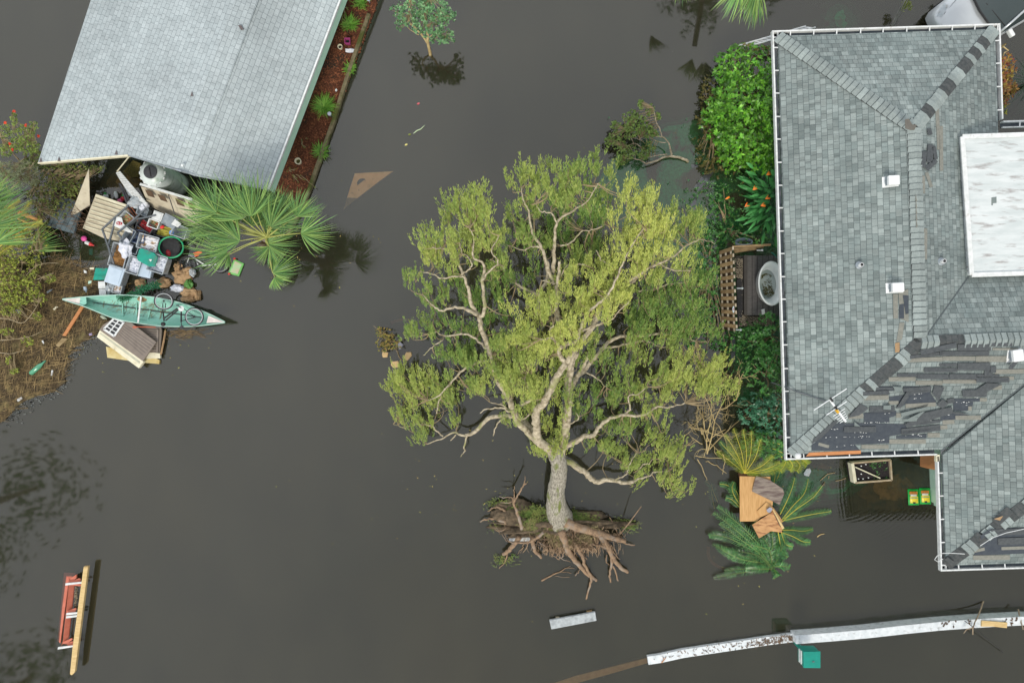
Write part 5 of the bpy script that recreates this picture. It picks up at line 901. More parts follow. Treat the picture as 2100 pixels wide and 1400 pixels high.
# bare branching shrub between the big crown and the house
bs = thing('bare_shrub', 'leafless straw coloured shrub between the big crown and the left gutter', 'shrub', P(1462, 925, 0)); b = MB()
def grow_(a, d, L_, r, depth):
    k = 4; pts = [a]; dd = Vector(d)
    for i in range(k): dd = (dd + Vector(rng.normal(size=3)) * .22).normalized(); pts.append(pts[-1] + dd * L_ / k)
    b.tube(pts, [r * (1 - .45 * i / k) for i in range(k + 1)], 5 if r > .008 else 4, random.uniform(-.2, .2), cap=False)
    if depth > 0:
        for _ in range(random.choice((2, 3, 3))):
            i = random.randint(2, k); s_ = (dd + Vector(rng.normal(size=3)) * .75).normalized(); s_.z = s_.z * .6 + .05; grow_(pts[i], s_, L_ * random.uniform(.5, .75), max(.0035, r * .6), depth - 1)
for (x, y), (X, Y), r, z0, z1, dp in (((1450, 930), (1490, 800), .022, .1, 1.6, 4), ((1455, 920), (1560, 790), .020, .1, 1.7, 4), ((1450, 925), (1420, 800), .018, .1, 1.4, 4), ((1455, 905), (1385, 850), .016, .3, 1.2, 4), ((1450, 905), (1500, 860), .016, .2, 1.3, 4), ((1440, 910), (1410, 900), .014, .2, .8, 3), ((1458, 910), (1480, 930), .016, .2, .6, 2), ((1440, 890), (1440, 840), .02, .3, 1.3, 3), ((1510, 820), (1570, 760), .014, 1.4, 2.0, 2)):
    a = P(x, y, z0); e = P(X, Y, z1); grow_(a, (e - a).normalized(), (e - a).length * .62, r, dp)
b.build('stem', STUB, bs)
b = MB()
for pts, z0, z1 in (([(1483, 930), (1487, 945), (1484, 958), (1482, 972)], .6, .2), ([(1425, 935), (1450, 938), (1490, 940), (1520, 938)], .5, .6), ([(1430, 940), (1440, 960), (1450, 985)], .4, .05), ([(1448, 945), (1470, 955), (1490, 970)], .3, .1)):
    c = curve(pl_(None, pts, z0, z1, .012, .006), 4, .02); b.tube([q[:3] for q in c], [q[3] for q in c], 5, cap=False)
b.build('twigs', STUB, bs)
# grasses in the mulch bed
for x, y, r_, n_, lab in ((718, 48, .34, 90, 'bright grass clump near the top of the mulch bed'), (717, 138, .24, 60, 'small bright grass clump beside the timber edging under the pots'), (665, 216, .44, 130, 'large arching grass clump in the middle of the mulch bed'), (658, 308, .32, 70, 'grass clump growing over the timber edging'), (740, 2, .3, 60, 'grass clump cut off by the top edge in the mulch bed')):
    e = MB(); blades(e, P(x, y + 6, .05), n_ * 2, r_, (.05, .05), .009, .5, (.1, .35, .2)); tag(e.build('grass_clump', leafmat('clump_blade', (.10, .30, .035), (.26, .46, .08), trans=.25)), lab, 'grass clump', 'grass clumps in the mulch bed')
for bl, lab, mm in (([(705, 22, 16, 24, .1, .35), (695, 45, 12, 16, .1, .25)], 'dry olive weeds at the top of the mulch bed against the wall', G3), ([(622, 290, 9, 16, .04, .1), (632, 305, 6, 8, .03, .1)], 'sparse weeds in the mulch beside the white jug', G3), ([(606, 355, 14, 14, .04, .1), (620, 372, 12, 14, .04, .1), (640, 382, 8, 8, .05, .1)], 'weeds at the lower end of the mulch bed', G3)):
    shrub('weeds', lab, 'weeds', bl, 12, 5, .06, .01, mm, stems=3)
# fringe of reed wrack floating at the left
RM = mat('wrack_mat', (.085, .062, .034), (.045, .035, .022), 5, .95, bump=1., bsc=30, c3=(.17, .14, .06), sc3=3); B = MB()
B.prism([P(*q, .03) for q in ((-60, 500), (60, 560), (110, 530), (200, 560), (240, 600), (330, 640), (300, 660), (210, 670), (190, 690), (165, 700), (140, 725), (130, 760), (134, 785), (110, 800), (80, 810), (50, 822), (30, 835), (10, 862), (-60, 880))], .05); tag(B.build('debris_mat', RM), 'brown floating mat of dead reeds and litter at the left edge', 'debris', kind='stuff')
b = MB()
def inmat(x, y): 
    e = 560 + (x * .1); lowr = np.interp(x, [-40, 10, 50, 110, 134, 150, 200, 260, 330], [890, 862, 820, 805, 770, 715, 680, 668, 660]); top = np.interp(x, [-40, 60, 110, 200, 330], [500, 560, 520, 560, 620]); return top < y < lowr
n_ = 0
while n_ < 6500:
    x = random.uniform(-40, 330); y = random.uniform(500, 880)
    if not inmat(x, y) or (x > 190 and random.random() < .6): continue
    a = random.gauss(math.radians(38) if y < 640 else math.radians(48), .5); s = random.uniform(5, 30) * (1.5 if random.random() < .06 else 1); z = random.uniform(.035, .10); q = P(x, y, z); e = P(x + math.cos(a) * s, y - math.sin(a) * s, z + random.uniform(-.03, .03)); w_ = random.uniform(.003, .008)
    b.blade([q, q.lerp(e, .5) + Vector((random.uniform(-.02, .02), 0, .01)), e], [w_, w_, w_ * .5], (math.sin(a), math.cos(a) * 1, 0), random.uniform(-.6, .8)); n_ += 1
tag(b.build('dead_reeds', mat('dead_reed', (.24, .17, .075), (.10, .07, .035), 5, .9)), 'straw coloured dead reeds strewn over the floating mat', 'reeds', kind='stuff')
b = MB()
for _ in range(500):
    t = random.random(); x = np.interp(t, [0, .25, .5, .75, 1], [10, 50, 115, 135, 205]); y = np.interp(t, [0, .25, .5, .75, 1], [862, 825, 800, 740, 680]); x += random.gauss(0, 10); y += random.gauss(0, 9); q = P(x, y, .02); a = random.uniform(0, 6.3); s = random.uniform(.01, .05)
    b.add([q + Vector((math.cos(a + j * 1.57) * s, math.sin(a + j * 1.57) * s * .5, 0)) for j in range(4)], [(0, 1, 2, 3)], random.uniform(-.7, .6))
tag(b.build('foam_scum', mat('scum', (.12, .135, .13), (.07, .07, .06), 5, .5)), 'grey foamy scum along the edge of the reed mat', 'scum', kind='stuff')

# floating leaves
b = MB()
for _ in range(420):
    cx_, cy_, sx_, sy_ = random.choice(((1150, 700, 230, 200), (1500, 400, 60, 130), (560, 480, 70, 60), (1560, 1080, 90, 80), (300, 700, 90, 30), (1000, 990, 160, 60))); x = random.gauss(cx_, sx_); y = random.gauss(cy_, sy_); q = P(x, y, .006); a = random.uniform(0, 6.28); s = random.uniform(.015, .04); u = Vector((math.cos(a), math.sin(a), 0)); v = Vector((-math.sin(a), math.cos(a), 0))
    b.add([q - u * s, q + v * s * .3, q + u * s, q - v * s * .3], [(0, 1, 2, 3)], random.uniform(-.5, .8))
tag(b.build('floating_leaves', mat('floating_leaf', (.22, .26, .06), (.30, .20, .07), 9, .7, island=.3)), 'single leaves floating on the water round the plants', 'leaves', kind='stuff')
# tall trees standing just outside the picture: only their reflections reach the water in view
for i, (x, y, z, r) in enumerate(((-19.5, -6.0, 7.0, 2.0), (-21.5, -8.6, 6.5, 1.8), (-19.6, -13.6, 7.0, 1.9), (-17.5, -17.5, 6.0, 1.8), (7.4, 13.8, 6.2, 1.3), (10.2, 14.6, 6.5, 1.2))):
    e = thing('tree', ('tall broad tree off the left edge seen as a dark reflection', 'second tall tree off the left edge', 'tall tree beyond the lower left corner', 'tree beyond the bottom edge at the left', 'tall tree beyond the top edge above the rounded shrub', 'tree beyond the top edge left of the parked car')[i], 'tree', (x, y, -.3)); B = MB(); cc = curve([(x, y, -.3, .2), (x + .2, y, z * .5, .16), (x, y, z, .08)], 5); B.tube([q[:3] for q in cc], [q[3] for q in cc], 8); B.build('trunk', BARK, e)
    n = 330; dd = unit(rng.normal(size=(n, 3))); C = np.array((x, y, z)) + dd * rng.uniform(.5, 1, (n, 1)) * np.array((r, r, r * .7)) * (1 + .35 * np.sin(dd[:, :1] * 9 + i)); o, d, l, w_ = rosettes(C, unit(dd + [0, 0, .5]), 9, .17, .022, .5); leaf_mesh('crown', o, d, l, w_, rng.normal(0, .2, len(o)).clip(-.5, .5), G2, e)
# ------------------------------------------------------------------ things beside the right-hand house
def slab(name, view_, pts, z, t, m, parent=None, tone=0., bevel=0.):
    B = MB(); n = len(pts); zz = z if hasattr(z, '__len__') else [z] * n
    B.prism([P(*(view_(*q) if view_ else q), h) for q, h in zip(pts, zz)], t, tone); return B.build(name, m, parent, bevel=bevel)
def item(name, lab, cat, view_, pts, z, t, m, group=None, bevel=0.): return tag(slab(name, view_, pts, z, t, m, None, 0., bevel), lab, cat, group)
# white ladder under the north gutter
ld = thing('ladder', 'white ladder lying aslant under the top left gutter corner', 'ladder', P(1590, 80, .1)); V4 = view(1480, 0, 10.5)
a0, a1, b0, b1 = P(*V4(370, 990), .9), P(*V4(1800, 575), .9), P(*V4(520, 1025), .9), P(*V4(2010, 600), .9)
for a, b in ((a0, a1), (b0, b1)): B = MB(); B.beam(a, b, .035, .08); B.build('rail', WHITE, ld)
for i in range(15): t = (i + .5) / 15; B = MB(); B.beam(a0.lerp(a1, t), b0.lerp(b1, t), .04, .03); B.build('rung', WHITE, ld)
# deck, tub, lattice screen
dk = thing('deck', 'dark grey timber platform under the white bathtub', 'deck', P(1580, 585, -.2)); DKM = mat('deck_board', (.13, .125, .12), (.085, .08, .08), 9, .8, stretch=(1, 6, 1))
for i in range(11):
    x0 = 1532 + i * 11; B = MB(); B.prism([P(x0, 524, .18), P(x0 + 10, 524, .18), P(x0 + 10, 646, .18), P(x0, 646, .18)], .05, random.uniform(-.15, .15)); B.build('deck_board', DKM, dk)
B = MB(); B.beam(P(1527, 524, .13), P(1527, 646, .13), .1, .2); B.build('deck_edge', mat('deck_edge', (.06, .055, .05)), dk)
c = P(1569, 584, .2); tb = thing('bathtub', 'white oval freestanding bathtub strewn with leaves, half hidden by the gutter', 'bathtub', c)
B = MB(); B.lathe(c, [(.30, 0), (.36, .2), (.40, .50), (.41, .53), (.385, .545), (.36, .53), (.31, .3), (.26, .14), (.10, .11)], 36, .98, 1.62, .03); B.build('tub_shell', mat('enamel', (.80, .84, .84), (.74, .79, .79), 4, .2, spec=.6), tb, smooth=True)
B = MB(); B.lathe(c + Vector((0, 0, .18)), [(.25, 0), (.255, .012)], 30, 1.0, 1.72, .03); B.build('tub_water', mat('tub_water', (.42, .47, .46), (.34, .39, .38), 3, .1), tb)
Cc = []; 
for _ in range(150):
    a = random.uniform(0, 6.28); r = math.sqrt(random.random()); Cc.append(c + Vector((.03 + .17 * r * math.cos(a), -.22 + .17 * r * math.sin(a), .2)))
for _ in range(40): a = random.uniform(.3, 3.3); Cc.append(c + Vector((-.03 + .14 * math.cos(a), .20 + .10 * math.sin(a), .2)))
for _ in range(30): Cc.append(c + Vector((random.uniform(-.15, .12), random.uniform(-.1, .15), .2)))
Cc = np.array(Cc); o, d, l, w_ = rosettes(Cc, np.tile([0, 0, 1.], (len(Cc), 1)), 2, .04, .009, .1); x = leaf_mesh('fallen_leaves', o, d, l, w_, rng.normal(-.2, .2, len(o)).clip(-.5, .3), G5, None, flat=2, org=c); tag(x, 'dark wet leaves and petals floating in the white bathtub', 'leaves', kind='stuff')
f = slab('soap_dish', None, [(1562, 634), (1568, 633), (1569, 644), (1563, 645)], .24, .05, WHITE); tag(f, 'small white box standing on the deck beside the bathtub', 'box')
gv = MB()
for _ in range(2600):
    r = random.random()
    if r < .42: x, y = random.uniform(1516, 1588), random.uniform(648, 668)
    elif r < .75: x, y = random.gauss(1527, 3.5), random.uniform(530, 660)
    else: x, y = random.gauss(1518, 6), random.uniform(530, 570)
    q = P(x, y, random.uniform(.05, .12)); s = random.uniform(.01, .022); a = random.uniform(0, 6)
    gv.add([q + Vector((math.cos(a + j * 1.57) * s, math.sin(a + j * 1.57) * s * .7, -.01)) for j in range(4)] + [q + Vector((0, 0, s * .7))], [(0, 1, 4), (1, 2, 4), (2, 3, 4), (3, 0, 4)], random.uniform(-.6, .7))
slab_ = MB(); slab_.prism([P(*q, .05) for q in ((1510, 525), (1536, 525), (1540, 646), (1590, 646), (1590, 668), (1514, 670))], .2); x = slab_.build('gravel_bed', mat('wet_soil', (.05, .045, .035), (.03, .03, .025))); tag(x, kind='structure')
tag(gv.build('gravel', mat('pebble', (.42, .37, .28), (.26, .23, .18), 30, .8, tone=1.)), 'light pebbles round the deck', 'gravel', kind='stuff')
item('drain_cover', 'black plastic sheet between the lattice fence and the deck', 'sheet', None, [(1511, 573), (1524, 570), (1530, 590), (1521, 652), (1513, 652)], .1, .02, BLACK)
ft = thing('lattice_fence', 'leaning brown woven lattice fence beside the bathtub deck', 'fence', P(1490, 600, -.2))
FM_ = mat('lattice_wood', (.34, .24, .12), (.20, .13, .065), 6, .8, stretch=(1, 3, 1)); FD = mat('lattice_gap_shade', (.05, .03, .015)); FLT = mat('pale_batten', (.52, .45, .34), (.4, .33, .24), 8, .8)
def fq(t, s, off=0.): # t down the run 0..1, s from left (0) to right (1): low edge left, top edge right
    x0 = 1471 + 5 * t + 4; y0 = 515 + 160 * t; x1 = 1501 + 8 * t; y1 = 506 + 174 * t; return P(x0 + (x1 - x0) * s, y0 + (y1 - y0) * s, .25 + .75 * s + off)
B = MB(); B.add([fq(0, 0, -.03), fq(0, 1, -.03), fq(1, 1, -.03), fq(1, 0, -.03)], [(0, 3, 2, 1)]); B.build('back_panel', FD, ft)  # dark sheet painted as the shade behind the lattice gaps
for i in range(12):
    B = MB(); t0 = i / 12; t1 = t0 + .045; B.add([fq(t0, 0), fq(t0, 1), fq(t1, 1), fq(t1, 0), fq(t0, 0, -.02), fq(t0, 1, -.02), fq(t1, 1, -.02), fq(t1, 0, -.02)], [(0, 3, 2, 1), (3, 7, 6, 2), (0, 1, 5, 4)], random.uniform(-.25, .25)); B.build('board', FM_, ft)
for s in (.1, .5, .9):
    for i in range(12):
        t0 = i / 12 + .046; t1 = t0 + .034; B = MB(); B.add([fq(t0, s - .07, .015), fq(t0, s + .07, .015), fq(t1, s + .07, .015), fq(t1, s - .07, .015)], [(0, 3, 2, 1)], random.uniform(-.1, .1)); B.build('batten', FLT, ft)
for i in range(12):
    t0 = i / 12 + .0; t1 = t0 + .04; B = MB(); B.add([fq(t0, 1.02, .0), fq(t0, 1.14, -.05), fq(t1, 1.14, -.05), fq(t1, 1.02, .0)], [(0, 3, 2, 1)], random.uniform(-.1, .1)); B.build('batten', FLT, ft)
for i, (a, b) in enumerate((((1502, 506), (1580, 502)), ((1504, 512), (1565, 506)), ((1506, 517), (1550, 510)))):
    B = MB(); B.beam(P(*a, 1.0 - i * .2), P(*b, 1.0 - i * .2), .06, .07, -.15 * i); B.build('side_board', FM_, ft)
for x, y in ((1522, 591), (1519, 676), (1563, 513)):
    B = MB(); B.lathe(P(x, y, .95), [(.004, -.1), (.035, -.02), (.032, .02), (.01, .04)], 10); B.tube([P(x - 11, y, .93), P(x, y, .9)], .02, 5); B.build('lamp', mat('lamp_glass', (.45, .5, .52), rough=.2), ft)
c = fq(.74, .9, .04); B = MB(); B.lathe(c, [(.05, 0), (.05, .012), (.002, .013)], 20, .55, 2.0, 0); x = B.build('sign', mat('pale_blue_sign', (.55, .68, .75), rough=.4), ft); B = MB(); B.box(c + Vector((.0, 0, .018)), .02, .05, .004); B.box(c + Vector((.0, .035, .018)), .012, .012, .004); B.build('sign_mark', mat('red_mark', (.45, .05, .08)), x)
hc = MB()
for i in range(5): hc.torus(P(1526, 500 - i * 1.2, .3 + i * .05), .25 - .01 * (i % 2), .014, 28, 6, 1, .38)
tag(hc.build('garden_hose', mat('hose', (.16, .21, .25), (.10, .14, .17), 6, .5)), 'coiled grey garden hose behind the top of the lattice fence', 'hose')
hc = MB(); hc.tube([P(1582, 518, .5), P(1588, 522, .5), P(1594, 529, .4)], .012, 5); tag(hc.build('rope', TEAL), 'short teal cord by the gutter above the bathtub', 'cord')
# submerged path stones in the yard
STN = mat('path_stone', (.36, .37, .44), (.27, .28, .34), 5, .9, bump=.3)
for lab, pts, z in (('broad drowned flagstone with a pointed corner below the broken branch', [(1420, 388), (1450, 350), (1467, 347), (1452, 372), (1432, 391)], -.012), ('long narrow drowned stone pointing down toward the big crown', [(1416, 402), (1428, 402), (1428, 448), (1417, 448)], -.012), ('small pale stone just beyond the cut end of the broken branch', [(1417, 338), (1429, 336), (1430, 343), (1419, 344)], -.01),
                    ('dim drowned stone under the rim of the rounded shrub', [(1462, 375), (1478, 380), (1480, 395), (1468, 400), (1458, 388)], -.03), ('small drowned stone near the paddle leaves', [(1473, 438), (1481, 440), (1480, 455), (1473, 452)], -.01), ('drowned paving strip below the lattice fence', [(1497, 690), (1508, 690), (1508, 742), (1500, 744)], -.012), ('drowned paving stone left of the lower end of the lattice fence', [(1480, 680), (1490, 680), (1492, 700), (1482, 702)], -.012), ('thin drowned stone under the branch tip', [(1413, 305), (1416, 304), (1426, 318), (1422, 320)], -.02)):
    item('path_stone', lab, 'stone', None, pts, z, .04, STN, 'drowned stones of the garden path')
# plywood sheets on the sagos
item('plywood_sheet', 'big square-cornered plywood sheet under the other boards on the sago fronds', 'plywood', FZ, [(452, 355), (745, 360), (770, 600), (765, 650), (615, 785), (455, 787)], .50, .02, PLY, 'boards on the sago palm')
PB = mat('weathered_ply', (.33, .28, .235), (.21, .17, .145), 5, .85, stretch=(1, 5, 1), rot=.6, bump=.5, c3=(.15, .11, .10), sc3=2)
item('weathered_board', 'grey weathered board lying over the top right of the plywood sheets', 'board', FZ, [(612, 350), (745, 395), (865, 475), (880, 520), (835, 628), (572, 500), (590, 420)], [.56, .55, .5, .48, .5, .56, .56], .02, PB, 'boards on the sago palm')
item('plywood_sheet', 'middle plywood piece with dark scratches between the large and the lowest board', 'plywood', FZ, [(708, 603), (780, 660), (865, 785), (855, 800), (770, 700), (655, 745), (618, 690)], .535, .015, PLY, 'boards on the sago palm')
PLY2 = mat('plywood_figured', (.58, .33, .15), (.40, .21, .085), 3, .7, stretch=(1, 4, 1), rot=-.55, c3=(.28, .13, .06), sc3=4)
item('plywood_sheet', 'lowest plywood piece with strong wood figure and a notched corner', 'plywood', FZ, [(572, 820), (768, 695), (838, 835), (858, 850), (856, 893), (752, 880), (638, 948)], .565, .018, PLY2, 'boards on the sago palm')
item('pine_batten', 'narrow pale batten on the right edge of the lowest plywood piece', 'batten', FZ, [(768, 672), (776, 668), (880, 850), (862, 864)], .60, .03, WOODY)
item('concrete_scrap', 'small grey block on the plywood sheets', 'block', FZ, [(712, 675), (745, 650), (768, 668), (745, 703), (722, 700)], .62, .05, STN)
for X0, Y0, X1, Y1 in ((665, 770, 730, 765), (640, 780, 640, 850), (660, 850, 740, 830), (620, 690, 706, 605)):
    B = MB(); z = .57 if Y0 > 750 else .54; B.beam(P(*FZ(X0, Y0), z + .002), P(*FZ(X1, Y1), z + .002), .012, .004); x = B.build('dark_scratch', mat('scratch', (.12, .06, .03)), bpy.data.objects['plywood_sheet.002' if Y0 > 750 else 'plywood_sheet.001']) if False else None
for X, Y in ((475, 668), (540, 675), (600, 668), (612, 664)):
    pass
# planter box, soil bags, panels beside the porch
pb = thing('planter_box', 'white-edged raised planter box with dark soil and a diagonal stick beside the lower gutter', 'planter', P(*HZ(1180, 235), 0))
cs = [(968, 148), (1375, 112), (1390, 328), (1000, 358)]; B = MB(); B.prism([P(*HZ(*q), .30) for q in cs], .3); B.build('soil', mat('black_soil', (.018, .015, .018), (.035, .03, .03), 30, .95, bump=.8), pb)
for i, (a, b) in enumerate(zip(cs, cs[1:] + cs[:1])): B = MB(); B.beam(P(*HZ(*a), .27), P(*HZ(*b), .27), .05 if i != 3 else .09, .22); B.build('side_board', CREAM if i == 3 else mat('planter_wood', (.50, .42, .30), (.36, .27, .16), 6, .8), pb)
B = MB(); B.beam(P(*HZ(1015, 195), .36), P(*HZ(1285, 315), .33), .035, .03); tag(B.build('stick', CREAM), 'pale straight stick lying diagonally on the planter soil', 'stick')
for j, (X, Y) in enumerate(((1078, 182), (1127, 165), (1078, 268), (1048, 320), (1155, 308), (1097, 320))): B = MB(); B.lathe(P(*HZ(X, Y), .3), [(.02, 0), (.018, .03), (.004, .035)], 8); B.build('plant_tag', VENT, pb)
B = MB()
for _ in range(14): blades(B, P(*HZ(random.uniform(1180, 1360), random.uniform(150, 320)), .31), 5, .09, (.02, .02), .006, .6)
B.build('seedlings', G2, pb)
for k, (X, lab) in enumerate(((1578, 'green and yellow soil bag floating in shallow water, the left of the pair'), (1702, 'green and yellow soil bag floating beside the house panel, the right of the pair'))):
    Y = 432 - 10 * k; e = thing('soil_bag', lab, 'bag', P(*HZ(X + 60, Y + 90), 0), 'soil bags by the porch'); w_ = 118
    GB = mat('bag_green', (.01, .36, .05), (.01, .28, .04), 6, .35); bx = lambda a, b, z: P(*HZ(X + 10 * b / 175 + a, Y + b), z)
    B = MB(); n_ = 7
    vs = [bx(w_ * i / n_, 172 * j / n_, .035 + .07 * math.sin(math.pi * i / n_) * math.sin(math.pi * j / n_) + random.uniform(-.004, .004)) for j in range(n_ + 1) for i in range(n_ + 1)]
    B.add(vs, [(j * (n_ + 1) + i, (j + 1) * (n_ + 1) + i, (j + 1) * (n_ + 1) + i + 1, j * (n_ + 1) + i + 1) for j in range(n_) for i in range(n_)]); B.build('bag_film', GB, e, smooth=True)
    def lbl(nm, a0, b0, a1, b1, m, dz=.0):
        B = MB(); vs = []
        for j in range(5):
            for i in range(5):
                a = a0 + (a1 - a0) * i / 4; b = b0 + (b1 - b0) * j / 4; vs.append(bx(a, b, .046 + dz + .07 * math.sin(math.pi * a / w_) * math.sin(math.pi * b / 172)))
        B.add(vs, [(j * 5 + i, (j + 1) * 5 + i, (j + 1) * 5 + i + 1, j * 5 + i + 1) for j in range(4) for i in range(4)]); B.build(nm, m, e)
    lbl('yellow_panel', 22, 78, 108, 150, mat('bag_yellow', (.75, .62, .04), rough=.35)); lbl('red_panel', 20, 26, 106, 60, mat('bag_red', (.42, .10, .03), (.7, .3, .05), 60, .35)); lbl('white_panel', 30, 56, 96, 78, mat('bag_white', (.72, .74, .66), rough=.35), .004); lbl('blue_line', 26, 92, 104, 98, mat('bag_blue', (.10, .28, .42), rough=.35), .005); lbl('black_dot', 52, 140, 80, 158, BLACK, .006)
# item('mint_panel', 'pale green upright panel edge showing under the lower gutter', 'panel', HZ, [(1818, 218), (1892, 222), (1895, 640), (1850, 632), (1828, 600)], .35, .35, MINT)
item('plywood_sheet', 'orange plywood panel in the inner corner under the gutter', 'plywood', HZ, [(1722, 75), (1890, 68), (1890, 228), (1802, 212), (1718, 190)], [1.0, 1.0, .4, .4, .5], .03, WOODO)
item('plastic_scrap', 'pale blue plastic scrap below the lower left gutter corner', 'scrap', HZ, [(465, 262), (495, 215), (530, 208), (543, 240), (518, 296), (470, 285)], .06, .03, CLEAR)
B = MB(); c_ = curve(pl_(HZ, [(608, 945), (640, 922), (685, 912)], .02, .02, .016, .008), 4); B.tube([q[:3] for q in c_], [q[3] for q in c_], 6); tag(B.build('stick', WOODY), 'short curved yellow stick adrift below the sago fronds', 'stick')
B = MB()
for pts in ([(640, 340), (720, 270), (800, 255)], [(735, 290), (728, 320)], [(805, 345), (860, 335), (915, 315)], [(560, 540), (640, 430), (690, 360)]): B.tube([P(*HZ(*q), .03) for q in pts], .012, 5)
tag(B.build('driftwood', TWIG), 'dark twigs adrift left of the planter box', 'twigs', kind='stuff')
# shallow mud bank by the porch
cover('leaf_litter', 'sparse green and brown litter on the mud bank below the lower left gutter', [(1655, 990, 40, 40, 0), (1690, 970, 30, 20, 0), (1670, 1040, 40, 20, 0), (1800, 1000, 20, 10, 0), (1850, 935, 20, 6, 0)], 3, .04, .01, G5)
# ------------------------------------------------------------------ white wall, mailbox and what lies on them
WM = mat('white_wall_cap', (.70, .74, .76), (.56, .61, .63), 7, .6, c3=(.36, .38, .38), sc3=9, lo3=.56, hi3=.75, bump=.3)
wp = [(1327, 1361, 1332, 1346), (1400, 1345, 1398, 1329), (1500, 1328, 1500, 1312), (1633, 1310, 1635, 1300)]
def wallstrip(name, pts, z, w, m, lab, zb=-.6):
    c = [P(x, y, z) for x, y in pts]; B = MB(); L_, R_2 = [], []
    for i, q in enumerate(c):
        d = (c[min(i + 1, len(c) - 1)] - c[max(i - 1, 0)]).normalized(); n = Vector((-d.y, d.x, 0)) * w / 2; L_.append(q + n); R_2.append(q - n)
    n = len(c); vs = L_ + R_2 + [Vector((q.x, q.y, zb)) for q in L_ + R_2]
    fs = [(i, n + i, n + i + 1, i + 1) for i in range(n - 1)] + [(i + 1, i + 1 + 2 * n, i + 2 * n, i) for i in range(n - 1)] + [(n + i, n + i + 2 * n, n + i + 1 + 2 * n, n + i + 1) for i in range(n - 1)] + [(0, 2 * n, 3 * n, n), (n - 1, 2 * n - 1, 4 * n - 1, 3 * n - 1)]
    B.add(vs, fs); o = B.build(name, m); tag(o, lab, 'wall'); return o
wallstrip('garden_wall', [(1329, 1354), (1355, 1350), (1400, 1340), (1460, 1331), (1520, 1322), (1580, 1313), (1638, 1306)], .12, .25, WM, 'lower white wall section strewn with dark leaves, ending in the water')
curvep = [(1632, 1311), (1700, 1306), (1780, 1299), (1860, 1290), (1930, 1283), (2000, 1278), (2050, 1275), (2110, 1272), (2180, 1270)]
wallstrip('garden_wall', curvep, .38, .26, WM, 'curving white wall running off at the lower right corner'); wl2 = bpy.data.objects['garden_wall.001']
wallstrip('coping', [(x, y - 7) for x, y in curvep], .30, .12, mat('shade_white', (.60, .66, .69)), 'x'); cp = bpy.data.objects['coping']; cp.parent = wl2; cp.location = cp.location - wl2.location  # shade on the wall's inner side is put into this greyer white
for k in ('label', 'category'): del cp[k]
item('drowned_wall', 'orange tinted drowned end of the white wall fading into the water', 'wall', None, [(1100, 1412), (1180, 1385), (1260, 1365), (1328, 1348), (1330, 1358), (1262, 1378), (1190, 1398), (1120, 1422)], [-.034, -.03, -.02, -.006, -.006, -.02, -.03, -.034], .3, mat('silty_wall', (.62, .38, .15), (.48, .28, .10), 5))
LV = leafmat('dead_leaf', (.12, .07, .035), (.06, .04, .025), trans=0.)
C = []
for _ in range(330):
    x = 1640 - abs(random.gauss(0, 62)) if random.random() < .85 else random.uniform(1340, 1560); y = np.interp(x, [1329, 1400, 1520, 1638], [1353, 1340, 1322, 1305]) + random.uniform(-6, 6); C.append(P(x, y, .13))
C = np.array(C); a = rng.uniform(0, 6.28, len(C)); D = np.stack([np.cos(a), np.sin(a), np.zeros(len(C)) + .1], 1); x = leaf_mesh('dead_leaves', C, unit(D), rng.uniform(.04, .14, len(C)), rng.uniform(.006, .016, len(C)), rng.uniform(-.5, 1, len(C)), LV, None, flat=2, org=P(1500, 1325, .12)); tag(x, 'dark dead leaves and bark strewn along the lower white wall', 'leaves', kind='stuff')
item('pine_board', 'short yellow board lying on the curving white wall near the right edge', 'board', None, [(2014, 1272), (2066, 1276), (2065, 1287), (2038, 1284), (2013, 1284)], .43, .04, WOODY)
for pts, z0, z1, lab in (([(2017, 1232), (2010, 1252), (2002, 1270), (1996, 1286)], .0, .62, 'bare branch leaning across the curving white wall, left of the yellow board'), ([(2088, 1249), (2093, 1268), (2098, 1290)], .2, .5, 'thin branch leaning on the white wall at the right edge')):
    b = MB(); c = curve(pl_(None, pts, z0, z1, .022, .016), 4, .008); b.tube([q[:3] for q in c], [q[3] for q in c], 6)
    if 'left' in lab: b.tube([P(1995, 1286, .6), P(1982, 1290, .5), P(1976, 1298, .5)], [.018, .015, .01], 5); b.tube([P(1995, 1284, .55), P(1995, 1300, .05)], .016, 5)
    tag(b.build('leaning_branch', mat('pale_branch', (.36, .29, .2), (.25, .19, .13), 8, .85)), lab, 'branch')
b = MB(); b.tube([P(1978, 1272, .45), P(2000, 1288, .48), P(2037, 1320, .45), P(2056, 1337, .05)], .011, 5); tag(b.build('cable', BLACK), 'thin black wire crossing the curving white wall', 'cable')
C = np.array([P(random.gauss(1942, 6), 1278 + random.uniform(-3, 3), .39) for _ in range(8)] + [P(random.gauss(2076, 8), 1273 + random.uniform(-5, 5), .39) for _ in range(10)] + [P(1986, 1274, .39)] * 3); a = rng.uniform(0, 6.28, len(C)); x = leaf_mesh('dead_leaves', C, unit(np.stack([np.cos(a), np.sin(a), a * 0 + .1], 1)), .1, .025, 0, LV, None, flat=2, org=P(1990, 1275, .38)); tag(x, 'a few brown leaves on the curving white wall', 'leaves', kind='stuff')
b = MB(); b.tube([P(1357, 1358, .14), P(1362, 1352, .16), P(1366, 1347, .14)], [.018, .012, .008], 6); b.tube([P(1362, 1352, .16), P(1360, 1348, .15)], .008, 5); tag(b.build('stick', WOODO), 'small forked brown stick at the left end of the lower white wall', 'stick')
mb = thing('mailbox', 'teal box mailbox on a post in front of the white wall', 'mailbox', P(1660, 1335, 0)); TM = mat('teal_paint', (.0, .25, .19), (.0, .21, .16), 5, .35, spec=.5)
def mq(X, Y, z): v = view(1300, 1260, 5.0); return P(*v(X, Y), z)
